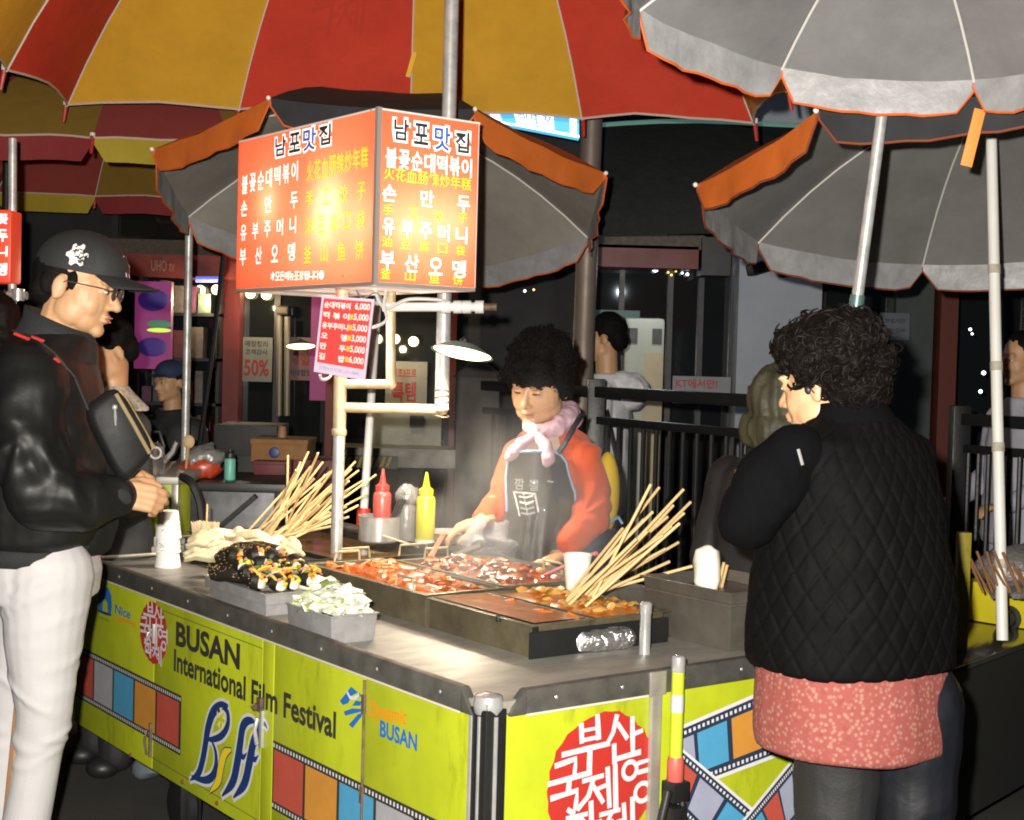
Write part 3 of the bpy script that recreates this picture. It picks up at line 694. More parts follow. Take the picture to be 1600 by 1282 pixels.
# ---- tin of shredded cabbage
t = cart_th('cabbage_tin', 'rectangular steel tin heaped with shredded cabbage at the counter edge', 'tin', .022, .70)
t.part('tin', tray_mb(0, 0, .135, .235, .073, .0025, .004, taper=.006, floor=.03), m_tin, bevel=.003)
q = MB(); r = random.Random(21); mc = M('cabbage_white', (.84, .85, .74), .45, sss=.1, var=(30, .15)); mc2 = M('cabbage_green', (.52, .62, .22), .45, var=(30, .3))
for i in range(300):
    x, y = r.uniform(-.055, .055), r.uniform(-.10, .10); hh = .085 * max(.05, (1 - (x / .075) ** 2) * (1 - (y / .13) ** 2))
    p = V((x, y, r.uniform(.3, 1) * hh)); a = r.uniform(0, 6.28); d = V((math.cos(a), math.sin(a), r.uniform(-.7, .5))) * r.uniform(.016, .036); s = d.cross(V((r.uniform(-1, 1), r.uniform(-1, 1), 1))).normalized() * r.uniform(.006, .014)
    q.mi = 1 if (y > .045 and r.random() < .6) or r.random() < .08 else 0
    m_ = p + V((0, 0, .006)); q.grid([[p - d - s, p - d + s], [m_ - s, m_ + s], [p + d - s, p + d + s]])
solo('shredded_cabbage', q, [mc, mc2], 'pale shredded cabbage mounded in the steel tin', 'cabbage', loc=wc(.0895, .8175, ZC + .055), rz=YAW, world=False, kind='stuff', norm=False)
# ---- paper cup stack, pick cup
m_paper = M('paper_cup', (.80, .79, .75), .55, var=(15, .06))
c = clz(262, 886, ZC); t = cart_th('paper_cup_stack', 'tall stack of white printed paper cups turned upside down at the left end', 'paper cups', c.x, c.y)
def cup_prof(r0, r1, h): return [(r0, 0), (r0 + .002, .004), (r1, h - .003), (r1 - .002, h), (.001, h)]
for i in range(3):
    q = MB(); z0 = (0, .050, .098)[i]; h = (.085, .085, .092)[i]; q.lathe([(.043, z0), (.0445, z0 + .003), (.043, z0 + .006), (.032, z0 + h), (.030, z0 + h + .001), (.001, z0 + h - .002)], (0, 0, 0), 28)
    t.part('paper_cup', q, m_paper, label='topmost cup' if i == 2 else None)
q = MB(); r = random.Random(4)
for i in range(38):     # grey printed sketch on the cups
    a = r.uniform(3.5, 5.6) - YAW + .5; z = r.choice((.07, .08, .135, .15)) + r.uniform(-.015, .012); rr = .0455 - (z - (.05 if z < .1 else .098)) * .122 + .0006
    pts = [V((math.cos(a + k * .07) * rr, math.sin(a + k * .07) * rr, z + r.uniform(-.004, .004))) for k in range(4)]
    q.grid([[p - V((0, 0, .0011)), p + V((0, 0, .0011))] for p in pts])
t.part('printed_sketch', q, M('print_grey', (.18, .18, .18), .6), norm=False)
c = clz(320, 876, ZC); c = V((.40, 2.30, ZC)); P_ = at(320, 870, 4.98)
t = Th('pick_cup', 'paper cup with a red band packed full of wooden picks behind the white cup stack', 'cup of picks', (P_.x, P_.y, ZC))
zo = P_.z - ZC
q = MB(); q.lathe([(.001, 0), (.048, 0), (.046, zo + .005)], n=24); t.part('stand', q, m_steel_d)
q = MB(); q.lathe([(.034, zo), (.038, zo + .058), (.036, zo + .058), (.03, zo + .01)], n=24); t.part('red_cup', q, M('red_card', (.62, .06, .04), .5))
q = MB(); r = random.Random(2)
for i in range(170):
    a, k = r.uniform(0, 6.28), math.sqrt(r.random()) * .034; b0 = V((math.cos(a) * k, math.sin(a) * k, zo + .02)); d = V((math.cos(a) * k * .45, math.sin(a) * k * .45, .098 + r.uniform(-.004, .004)))
    q.tube([b0, b0 + d], .0022, 5)
t.part('wooden_picks', q, M('pick_wood', (.74, .58, .36), .6, var=(60, .3)), norm=False)['kind'] = 'stuff'
q = MB(); q.tube([(.004, -.01, zo + .03), (.008, -.015, zo + .185)], .0032, 8); t.part('long_stick', q, m_wood)
# ---- squeeze bottles, pot and tongs
def bottle(px, py, py_top, Y, col, name, label, capcol):
    P = at(px, py, Y); top = at(px, py_top, Y); h = top.z - P.z; k = h / .25
    t = Th('squeeze_bottle', label, 'sauce bottle', P)
    q = MB(); q.lathe([(.001, 0), (.030 * k, 0), (.034 * k, .006 * k), (.034 * k, .150 * k), (.030 * k, .162 * k), (.022 * k, .168 * k), (.022 * k, .18 * k)], n=28)
    t.part('body', q, M(name, col, .3, var=(10, .12), sss=.15, coat=.3))
    q = MB(); q.lathe([(.026 * k, .170 * k), (.026 * k, .188 * k), (.014 * k, .196 * k), (.011 * k, .208 * k), (.004 * k, .249 * k), (.003 * k, .25 * k)], n=24); t.part('nozzle_cap', q, M(name + '_cap', capcol, .35))
    return t
t = bottle(664, 848, 738, 4.83, (.70, .66, .03), 'mustard_plastic', 'yellow squeeze bottle with a pointed nozzle beside the steel pot', (.72, .60, .02))
q = MB(); q.lathe([(.001, .0), (.0285, .001), (.0305, .008), (.0315, .018)], n=24); q.lathe([(.033, .001), (.0335, .012)], n=24, caps=False); t.part('white_residue', q, m_white)
bottle(596, 838, 733, 5.02, (.58, .085, .07), 'ketchup_plastic', 'red squeeze bottle standing behind the steel pot', (.62, .04, .03))
P = at(592, 846, 4.98); t = Th('steel_pot', 'small round steel pot with black handled tongs standing in it', 'pot', P)
q = MB(); q.lathe([(.001, .0), (.066, 0), (.072, .006), (.072, .088), (.0745, .090), (.070, .090), (.068, .008), (.001, .006)], n=32); t.part('bowl', q, m_chrome)
q = MB(); q.tube([(.03, -.02, .03), (.07, -.015, .115), (.085, -.012, .15)], [.006, .009, .010], 8); q.tube([(.025, .01, .03), (.06, .005, .12), (.078, .004, .16)], [.005, .009, .009], 8); t.part('tongs', q, m_black)
q = MB(); q.bar((.02, -.075, .03), (.16, -.085, -.01), .016, .005); t.part('pot_handle', q, m_pipe_old, bevel=.002)
P = at(634, 846, 5.0); t = Th('glass_jar', 'clear wrapped jar of utensils between the pot and the yellow bottle', 'jar', P)
q = MB(); q.lathe([(.001, 0), (.03, 0), (.033, .01), (.033, .12), (.030, .13), (.026, .13), (.028, .01)], n=20); t.part('jar', q, M('clear_plastic', (.8, .8, .78), .08, trans=.75, var=(40, .2), bump=(40, .5, .01)))
q = MB(); q.ball((0, 0, .155), (.04, .035, .045), 14, 10)
for i in range(len(q.v)): q.v[i] += V((1, 1, 1)) * nz(q.v[i], 50) * .012
t.part('crumpled_wrap', q, M('clear_plastic'), angle=60)
q = MB(); q.tube([(-.01, 0, .02), (.005, -.01, .17)], .006, 6); q.tube([(.01, .01, .02), (.02, .0, .15)], .005, 6); t.part('utensil', q, M('yellow_wood', (.5, .36, .12), .5))
# ladles standing in the food
def at_on(px, py, z): return atz(px, py, z)
P0, P1 = atz(672, 872, .885), at(692, 836, 4.72)
q = MB(); q.tube([P0, P0.lerp(P1, .5), P1], [.011, .008, .009], 8, flat=.6); solo('red_spatula', q, M('red_spat', (.70, .12, .07), .4), 'red plastic spatula handle sticking out of the rice cake pan', 'spatula', loc=P0)
P0, P1 = at(822, 912, 4.25), at(932, 867, 4.1)
q = MB(); q.tube([P0, P0.lerp(P1, .35) + V((0, 0, .004)), P0.lerp(P1, .7) + V((0, 0, .006)), P1 + V((0, 0, .004))], [.006, .006, .007, .009], 8, flat=.7); solo('pink_spatula', q, M('pink_plastic', (.78, .22, .28), .35, coat=.4), 'long pink plastic spatula leaning across the sausage pan', 'spatula', loc=P0)
P0, P1 = at(715, 866, 4.55), at(752, 852, 4.55)
q = MB(); q.bar(P0, P1, .05, .012); q.tube([P0, P0 + (P0 - P1) * 1.2 + V((0, 0, -.03))], .008, 8); solo('wide_spatula', q, m_steel_d, 'grey steel turner lying over the food beside the plastic bag', 'spatula', loc=P0, bevel=.003)
# white paper cup behind the right skewers
P = at(901, 921, 3.98); t = Th('paper_cup', 'single white paper cup standing behind the right hand skewers', 'cup', P)
q = MB(); q.lathe([(.001, .0), (.029, 0), (.030, .002), (.0395, .093), (.042, .095), (.0415, .099), (.038, .098), (.028, .006), (.001, .005)], n=28); t.part('cup', q, m_paper)
q = MB(); q.lathe([(.001, .082), (.036, .082)], n=20); t.part('contents', q, M('cup_dark', (.25, .2, .15), .3))
# foil roll, little chrome shaker
c = clz(893, 1020, ZC); c2 = clz(986, 1012, ZC)
q = MB(); n = 26; rs = []
for i in range(n):
    x = i / (n - 1); cx = c.lerp(c2, x); rad = .030 * (1 - .35 * max(0, abs(x - .5) * 2 - .8) / .2); ring = []
    for j in range(22):
        a = 6.283 * j / 22; k = rad * (1 + .16 * nz((x * 3, math.cos(a), math.sin(a)), 3.1)) 
        ring.append(wc(cx.x + math.cos(a) * k * .0 + (c2 - c).normalized().y * 0, cx.y, ZC + .027 + k * math.sin(a)) + (UU if abs((c2 - c).normalized().x) > .6 else VV) * k * math.cos(a))
    rs.append(ring)
q.rings(rs); q.v = [V((p.x, p.y, max(p.z, ZC + .001))) for p in q.v]
solo('foil_roll', q, M('crumpled_foil', (.82, .82, .84), .22, .95, bump=(70, .9, .01)), 'crumpled silver foil wrapped roll lying in front of the black pan', 'foil roll', loc=wc(c.x, c.y, ZC), angle=25)
c = clz(1007, 1022, ZC); t = cart_th('chrome_shaker', 'small chrome cylinder standing at the right end of the black pan', 'shaker', c.x, c.y)
q = MB(); q.lathe([(.001, 0), (.014, 0), (.014, .1), (.0155, .102), (.0155, .125), (.010, .131), (.001, .132)], n=20); t.part('body', q, m_chrome)
# big dented steel container on the right
c0 = V((.83, .13, 0)); t = cart_th('steel_container', 'deep rectangular steel container standing on the right end of the counter', 'container', .845, .125, ZC)
m_cont = M('container_steel', (.22, .20, .165), .30, .6, var=(9, .4), bump=(40, .08))
t.part('tub', tray_mb(0, 0, .30, .33, .155, .003, .008, taper=.016, floor=.05), m_cont, bevel=.012)
q = MB(); q.box((-.006, -.006, .118), (.306, .336, .124)); t.part('ridge', q, m_cont, bevel=.002)
P = at(1105, 896, 3.85); q = MB(); q.lathe([(.001, -.05), (.026, -.05), (.033, -.02), (.036, .03), (.03, .06), (.012, .072), (.001, .074)], n=22)
for i in range(len(q.v)): q.v[i] += V((nz(q.v[i], 30), nz(q.v[i], 30, 4), nz(q.v[i], 30, 8))) * .010
solo('tissue_bundle', q.tf(Matrix.Translation(P)), M('tissue', (.78, .74, .64), .7, bump=(40, .4)), 'crumpled off white tissue bundle sticking out of the steel container', 'tissue', loc=P, angle=180)
for i, (x, y) in enumerate(((1131, 880), (1136, 884))):
    skew(at(x - 10, 925, 3.9), at(x, y, 3.85), 'short bamboo skewer leaning in the deep steel container', 'skewers in the steel container')
# clear plastic bag at the vendor's hands
P = at(770, 848, 4.72); q = MB(); q.ball((0, 0, 0), (.12, .09, .07), 26, 18)
for i in range(len(q.v)): q.v[i] += V((nz(q.v[i], 16), nz(q.v[i], 16, 4), nz(q.v[i], 16, 8))) * .05
solo('clear_bag', q.tf(Matrix.Translation(P)), M('bag_film', (.52, .52, .56), .25, var=(14, .3), bump=(25, .6, .01), alpha=.45), 'translucent crumpled plastic bag lying under the hands of the vendor', 'plastic bag', loc=P, angle=60)
P = at(700, 838, 4.9); t = Th('steel_bowl', 'wide shallow steel bowl by the hand of the vendor', 'bowl', P - V((0, 0, .02)))
q = MB(); q.lathe([(.001, 0), (.05, .0), (.085, .035), (.09, .037), (.083, .033), (.05, .006), (.001, .005)], n=30); t.part('bowl', q, m_chrome)
q = MB(); q.lathe([(.001, .028), (.055, .024), (.074, .016)], n=24)
for i in range(len(q.v)): q.v[i] += V((0, 0, 1)) * nz(q.v[i], 40) * .01
t.part('food', q, m_fishcake, angle=180, norm=False)
# ------------------------------------------------------------------ sign pole, lit menu box, price board, lamp
POLE = clz(525, 890, ZC)                          # cart coords of the pole foot
PV, PU = POLE.x, POLE.y
BXV, BXU, BL, BW, BZ0, BZ1 = .523, 1.359, .955, .375, 1.735, 2.258
t = cart_th('sign_pole', 'upright steel pole carrying the lit menu box over the cart, with rusty side arms', 'pole', PV, PU)
q = MB(); q.tube([(0, 0, 0), (0, 0, .46)], .0205, 16); t.part('lower_pole', q, m_galv)
q = MB(); q.tube([(0, 0, .46), (0, 0, BZ0 - ZC - .002)], .0225, 16); q.lathe([(.0225, .455), (.026, .46), (.026, .475), (.0225, .48)], n=16); t.part('upper_pole', q, m_pipe_old)
q = MB(); q.lathe([(.03, 0), (.03, .004), (.022, .02)], n=16); t.part('foot_collar', q, m_steel_d)
loc = t.inv
Yp = (wc(PV, PU, 0)).y
def lp(px, py, Y): return loc @ at(px, py, Y)
x0 = loc @ V((wc(PV, PU, 0).x, Yp, at(535, 637, Yp).z))
e1 = lp(690, 640, Yp)
q = MB(); q.tube([x0, e1], .0175, 14); q.ball(e1, .022, 12, 8); t.part('side_arm', q, m_pipe_old)
q = MB(); r = random.Random(8)
for i in range(5):
    z = -.02 + i * .02; c = e1 + V((0, 0, z)); q.tube([c + V((math.cos(a), math.sin(a), .25 * math.sin(a + i))) * .025 for a in [k * .7 for k in range(9)]], .003, 5, closed=True)
t.part('wire_binding', q, m_rust)
x1 = loc @ V((wc(PV, PU, 0).x, Yp, at(545, 601, Yp).z)); e2 = lp(611, 601, Yp); e3 = lp(611, 462, Yp); e3.z = BZ0 - ZC - .001
q = MB(); q.tube([x1, e2], .0155, 12); q.ball(e2, .018, 10, 8); q.tube([e2, e3], .016, 12); t.part('box_bracket', q, m_pipe_old)
# menu box
bx = cart_th('menu_box', 'glowing orange menu box lettered in white and yellow atop the steel pole', 'menu sign', BXV, BXU, BZ0)
BH = BZ1 - BZ0
m_signred = bpy.data.materials.new('lit_acrylic'); m_signred.use_nodes = True
nt = m_signred.node_tree; N = nt.nodes; Lk = nt.links; N.clear()
out = N.new('ShaderNodeOutputMaterial'); tr = N.new('ShaderNodeBsdfTranslucent'); tr.inputs[0].default_value = (.95, .26, .14, 1)
df = N.new('ShaderNodeBsdfPrincipled'); df.inputs['Base Color'].default_value = (.60, .06, .014, 1); df.inputs['Roughness'].default_value = .5; df.inputs['Specular IOR Level'].default_value = .2
df.inputs['Emission Color'].default_value = (1, .12, .03, 1); df.inputs['Emission Strength'].default_value = .30
mx = N.new('ShaderNodeMixShader'); mx.inputs[0].default_value = .55
Lk.new(df.outputs[0], mx.inputs[1]); Lk.new(tr.outputs[0], mx.inputs[2]); Lk.new(mx.outputs[0], out.inputs[0])
m_boxw = M('box_inner_white', (.85, .84, .80), .5)
m_frame = M('box_frame', (.55, .50, .45), .35, .5)
q = MB(); q.poly([(0, .004, 0), (0, .004, BH), (0, BL, BH), (0, BL, 0)]); fp = bx.part('menu_panel', q, m_signred)
q = MB(); q.poly([(.004, 0, 0), (BW, 0, 0), (BW, 0, BH), (.004, 0, BH)]); sp = bx.part('menu_panel', q, m_signred)
q = MB(); q.box((BW, .004, 0), (BW + .006, BL, BH)); q.box((.004, BL - .004, .001), (BW, BL, BH)); bx.part('back_panel', q, m_boxw)
q = MB(); q.box((.0, .0, BH), (BW + .006, BL, BH + .006)); bx.part('roof', q, m_boxw)
q = MB()
q.box((-.004, -.004, -.01), (.012, .012, BH + .008)); q.box((.008, -.004, -.012), (BW, .012, -.001)); q.box((-.004, .012, -.012), (.010, BL, -.001)); q.box((BW - .01, .012, -.012), (BW + .006, BL, -.001)); q.box((.01, BL - .012, -.012), (BW, BL, -.001))
q.box((.01, .30, -.012), (BW - .01, .33, -.002)); q.box((.01, .62, -.012), (BW - .01, .65, -.002))
bx.part('frame', q, m_frame)
q = MB(); q.box((.02, .02, -.0035), (BW - .02, .29, -.0005)); q.box((.02, .34, -.0035), (BW - .02, .41, -.0005)); q.box((.02, .51, -.0035), (BW - .02, .61, -.0005)); q.box((.02, .66, -.0035), (BW - .02, BL - .02, -.0005)); bx.part('under_diffuser', q, M('diffuser_white', (.8, .78, .72), .5, emit=(1, .93, .78), es=.35))
def lampl(name, loc, energy, rad, col, par, typ='POINT', rot=None, spot=None):
    l = bpy.data.lights.new(name, typ); l.energy = energy; l.color = col
    l.shadow_soft_size = rad
    if spot: l.spot_size = R(spot); l.spot_blend = .6
    o = bpy.data.objects.new(name, l); COL.objects.link(o); o.parent = par; o.location = loc
    if rot: o.rotation_euler = rot
    return o
m_tube = M('lamp_tube', (.9, .9, .9), .4, emit=(1, .9, .7), es=4)
def bxuv(px, py):                                  # pixel -> (u offset, z) on the front panel of the box
    p = pv(px, py, BXV); return p.y - BXU, p.z - BZ0
hot = [(bxuv(418, 318), .6, .085), (bxuv(512, 318), 1.0, .09), (bxuv(505, 352), .6, .09), (bxuv(465, 395), .3, .14)]
for (u, z), e, dv in hot:
    lampl('box_lamp', (dv, u, z), e * 2.6, .022, (1, .85, .78), bx.o)
    q = MB(); q.tube([(dv + .03, u, z - .05), (dv + .03, u, z + .05)], .014, 10); bx.part('lamp_tube', q, m_tube)
lampl('box_lamp', (.12, .10, .18), 2.2, .03, (1, .85, .78), bx.o)
lampl('box_lamp', (.27, .10, .20), 1.8, .03, (1, .85, .78), bx.o)
m_ltr_w = M('lit_white', (.8, .8, .8), .5, emit=(1, .97, .90), es=.9)
m_ltr_y = M('lit_yellow', (.75, .6, .03), .5, emit=(1, .72, .02), es=.8)
m_ltr_k = M('lit_dark', (.03, .035, .05), .5)
m_ltr_b = M('lit_blue', (.03, .12, .5), .5, emit=(.06, .2, .8), es=.15)
Fb = lambda u, z, e=.0: (-e, u, z)
Rb = lambda v, z, e=.0: (v, -e, z)
def glyph_row(face, glyphs, p0, p1, h, cw, mat, par, e=.0015, bold=.02, sgn=1, nm='menu_lettering'):
    """glyphs spread from p0 (centre of first) to p1 (centre of last), plane coords"""
    q = MB(); n = len(glyphs)
    for i, g_ in enumerate(glyphs):
        k = i / max(1, n - 1); x = p0[0] + (p1[0] - p0[0]) * k; y = p0[1] + (p1[1] - p0[1]) * k
        q.text(g_, lambda a, b, x=x, y=y: face(x + sgn * (a - cw / 2), y + b - h / 2, e), 0, 0, cw, h, bold)
    return bx.part(nm, q, mat, par, norm=False)
def frow(gl, pa, pb, h, cw, mat, **k): return glyph_row(Fb, gl, bxuv(*pa), bxuv(*pb), h, cw, mat, fp, sgn=-1, **k)
def bxrv(px, py):
    d = ray(px, py); u = BXU; P = CO + d * ((u - (CO - CC).dot(UU)) / d.dot(UU)); p = cl(P); return p.x - BXV, p.z - BZ0
def rrow(gl, pa, pb, h, cw, mat, **k): return glyph_row(Rb, gl, bxrv(*pa), bxrv(*pb), h, cw, mat, sp, **k)
for fn, cs, h, cw in ((frow, [(439, 229), (461, 223), (484, 218), (508, 211)], .066, .078), (rrow, [(627, 203), (658, 210), (691, 217), (722, 223)], .066, .054)):
    for c_, g_ in zip(cs, '남포맛집'):
        big = 1.12 if g_ == '맛' else 1
        fn(g_, c_, c_, h * big + .014, cw * big + .014, m_ltr_w, e=.0010, bold=.075, nm='title_outline')
        fn(g_, c_, c_, h * big, cw * big, m_ltr_b if g_ == '맛' else m_ltr_k, e=.0016, bold=.022, nm='title_lettering')
frow('불꽃순대떡볶이', (383, 289), (461, 268), .066, .046, m_ltr_w)
frow('火花血肠辣炒年糕', (485, 268), (570, 246), .066, .044, m_ltr_y, bold=.006)
frow('손만두', (382, 326), (460, 313), .056, .050, m_ltr_w)
frow('手工饺子', (484, 311), (565, 299), .056, .050, m_ltr_y, bold=.006)
frow('유부주머니', (381, 364), (458, 352), .058, .046, m_ltr_w)
frow('油豆腐口袋', (483, 353), (564, 343), .056, .046, m_ltr_y, bold=.006)
frow('부산오뎅', (380, 402), (456, 394), .060, .050, m_ltr_w)
frow('釜山鱼饼', (481, 398), (562, 390), .058, .050, m_ltr_y, bold=.006)
frow('*모든메뉴포장됩니다.', (427, 432), (503, 430), .030, .032, m_ltr_w)
rrow('불꽃순대떡볶이', (611, 247), (729, 263), .060, .040, m_ltr_w)
rrow('火花血肠辣炒年糕', (608, 271), (728, 288), .040, .038, m_ltr_y, bold=.005)
rrow('손만두', (608, 302), (724, 319), .052, .050, m_ltr_w)
rrow('手工饺子', (606, 328), (723, 341), .032, .036, m_ltr_y, bold=.005)
rrow('유부주머니', (607, 354), (721, 368), .054, .044, m_ltr_w)
rrow('油豆腐口袋', (604, 378), (719, 392), .032, .036, m_ltr_y, bold=.005)
rrow('부산오뎅', (605, 407), (717, 421), .056, .052, m_ltr_w)
rrow('釜山鱼饼', (602, 428), (715, 438), .032, .038, m_ltr_y, bold=.005)
q = MB()
for px, py in ((581, 172), (404, 447), (536, 431)): u, z = bxuv(px, py); q.ball((-.002, min(max(u, .01), BL - .01), z), (.003, .005, .005), 8, 5)
bx.part('screw_head', q, m_chrome, fp)
# hanging wires
def wire(pts, r, name, label, mat):
    q = MB(); k = len(pts); P = [V(p) for p in pts]; out = []
    for i in range(k - 1):
        a = P[max(i - 1, 0)]; b_ = P[i]; c = P[i + 1]; d = P[min(i + 2, k - 1)]
        for s in range(6):
            t_ = s / 6; out.append(.5 * ((2 * b_) + (c - a) * t_ + (2 * a - 5 * b_ + 4 * c - d) * t_ ** 2 + (3 * b_ - a - 3 * c + d) * t_ ** 3))
    out.append(P[-1]); q.tube(out, r, 6); solo(name, q, mat, label, 'cable', loc=P[0])
m_cab = M('cable_grey', (.5, .5, .47), .5); m_cabd = M('cable_dark', (.12, .12, .12), .5)
wire([at(586, 452, 4.75), at(592, 470, 4.74), at(606, 482, 4.76), at(640, 468, 4.78), at(700, 470, 4.8)], .006, 'cable', 'pale cable looping from under the menu box along the white tube', m_cab)
wire([at(604, 452, 4.74), at(600, 478, 4.73), at(604, 500, 4.74), at(582, 512, 4.72), at(560, 505, 4.72)], .0055, 'cable', 'pale cable drooping behind the price board', m_cab)
wire([at(556, 452, 4.74), at(566, 466, 4.73), at(588, 458, 4.74), at(600, 476, 4.74), at(606, 500, 4.75)], .0028, 'cable', 'thin dark wire tangled under the menu box', m_cabd)
wire([at(500, 586, 4.70), at(503, 593, 4.71), at(512, 592, 4.72), at(518, 584, 4.73), at(512, 576, 4.73), at(504, 578, 4.71)], .005, 'cable', 'cream coil of cord tied below the price board', m_cab)
# white tube rail with lamp clamps
a_, b_ = at(598, 480, 4.80), at(776, 480, 4.78)
t = Th('tube_rail', 'white horizontal tube clamped behind the poles under the menu box', 'rail', a_)
q = MB(); q.tube([a_, b_.lerp(a_, .12)], .0155, 12); t.part('tube', q, m_white, world=True)
for k in (.56, .66, .74, .85):
    q = MB(); c = a_.lerp(b_, k); d = (b_ - a_).normalized(); q.tube([c - d * .014, c + d * .014], .022, 12); t.part('clamp', q, m_white, world=True)
q = MB(); q.tube([b_.lerp(a_, .12), b_], .013, 10); t.part('end_plug', q, m_rust, world=True)
# price board
c00, c10, c01, c11 = at(503, 462, 4.70), at(585, 468, 4.66), at(490, 581, 4.70), at(570, 595, 4.66)
nrm = (c10 - c00).cross(c01 - c00).normalized()
if nrm.y > 0: nrm = -nrm
ex = (c10 - c00); ey = (c00 - c01); 
def PB(s, tt, e=.0): return c01 + ex * s + ey * tt + (c11 - c01 - ex) * s * (1 - tt) + nrm * e
t = Th('price_board', 'small red and lavender price board with white prices tied to the sign pole', 'price board', c01)
q = MB(); q.poly([PB(0, 0), PB(1, 0), PB(1, 1), PB(0, 1)], -nrm * .006); bd = t.part('board', q, M('board_lavender', (.62, .52, .68), .4), world=True)
q = MB(); q.poly([PB(.045, .13, .0008), PB(.955, .13, .0008), PB(.955, .965, .0008), PB(.045, .965, .0008)]); t.part('red_field', q, M('board_red', (.66, .055, .05), .4), bd, world=True, norm=False)
m_pw = M('price_white', (.85, .83, .82), .45); m_py = M('price_yellow', (.80, .48, .03), .45)
rows = [('순대떡볶이', '6,000'), ('떡 볶 이', '5,000'), ('유부주머니', '5,000'), ('오      뎅', '3,000'), ('만      두', '5,000'), ('김      밥', '6,000')]
qw, qy = MB(), MB()
for i, (nm, pr_) in enumerate(rows):
    y = .845 - i * .134
    qw.text(nm, lambda x, y_, y=y: PB(.07 + x, y + y_, .0016), 0, 0, .50, .085, .03)
    qw.text(pr_, lambda x, y_, y=y: PB(.655 + x, y + y_, .0016), 0, 0, .28, .095, .02)
    if i: qy.poly([PB(.58, y + .015, .0014), PB(.645, y + .015, .0014), PB(.645, y + .08, .0014), PB(.58, y + .08, .0014)])
t.part('price_lettering', qw, m_pw, bd, world=True, norm=False); t.part('yellow_marks', qy, m_py, bd, world=True, norm=False)
q = MB(); q.text('신메뉴소식 051.231.4880', lambda x, y_: PB(.10 + x, .045 + y_, .0014), 0, 0, .78, .05, .0); t.part('footer_lettering', q, M('board_ink', (.25, .25, .4), .5), bd, world=True, norm=False)
# hanging cooking lamp
def cook_lamp(P, tilt, s, label, es, energy, pos_arm=None):
    t = Th('cooking_lamp', label, 'lamp', P)
    Mx = Matrix.Rotation(R(-11), 3, 'X') @ Matrix.Rotation(tilt, 3, 'Y')
    q = MB(); q.lathe([(.02 * s, .036 * s), (.05 * s, .034 * s), (.062 * s, .028 * s), (.108 * s, .004 * s), (.112 * s, 0), (.106 * s, .002 * s), (.058 * s, .024 * s)], n=28, mat=Mx, caps=False)
    sh = t.part('lamp_shade', q, M('shade_teal', (.16, .26, .25), .4, .3))
    q = MB(); q.lathe([(.001, -.012 * s), (.05 * s, -.010 * s), (.085 * s, -.004 * s), (.103 * s, .003 * s), (.10 * s, .008 * s), (.001, .010 * s)], n=28, mat=Mx); t.part('bulb', q, M('lamp_glow%d' % int(es), (.9, .9, .85), .4, emit=(1, .80, .42), es=es))
    q = MB(); q.lathe([(.018 * s, .036 * s), (.018 * s, .05 * s), (.008 * s, .06 * s)], n=12, mat=Mx); t.part('socket', q, m_black)
    if energy:
        l = lampl('lamp_light', Mx @ V((0, 0, -.02)), energy, .06, (1, .88, .66), t.o, 'SPOT', (0, tilt, 0), 150)
    return t
P = at(722, 553, 4.66)
t = cook_lamp(P, R(9), .92, 'teal shaded cooking lamp glowing over the pans beside the umbrella pole', 5, 60)
q = MB(); q.tube([at(690, 540, 4.70), at(700, 535, 4.68), at(715, 540, 4.66)], .008, 8); t.part('bracket', q, m_galv, world=True)
P = at(470, 542, 6.4); cook_lamp(P, R(-4), .62, 'small teal shaded lamp hanging over the stall behind the price board', 3, 0)
lampl('under_box_light', (BW / 2, .45, -.05), 62, .10, (1, .9, .72), bx.o, 'SPOT', (0, 0, 0), 150)
# ------------------------------------------------------------------ parasols
m_silver = M('canopy_silver', (.25, .247, .24), .5, .2, var=(5, .25), bump=(16, .12, .01))
m_sil_val = M('valance_silver', (.36, .36, .37), .5, .12, var=(14, .3), bump=(16, .45, .015))
m_silver2 = M('canopy_silver_lamplit', (.33, .315, .28), .5, .15, var=(5, .25), bump=(16, .12, .01))  # silver cloth lightened and warmed in colour to stand for lamplight
m_orange = M('canopy_orange', (.62, .15, .018), .7, var=(6, .2), bump=(18, .2, .01))
m_canblk = M('canopy_black', (.018, .019, .023), .75, var=(8, .3))
m_piping = M('piping_orange', (.60, .12, .02), .6)
m_rib = M('rib_white', (.62, .60, .56), .45)
m_tip = M('tip_white', (.78, .76, .72), .4)
def tips8(A, N, Rr, h, ph, n=8):
    N = N.normalized(); e1 = V((0, 1, 0)).cross(N).normalized(); e2 = N.cross(e1)
    return [A - N * h + (e1 * math.cos(ph + k * 2 * math.pi / n) + e2 * math.sin(ph + k * 2 * math.pi / n)) * Rr for k in range(n)], N
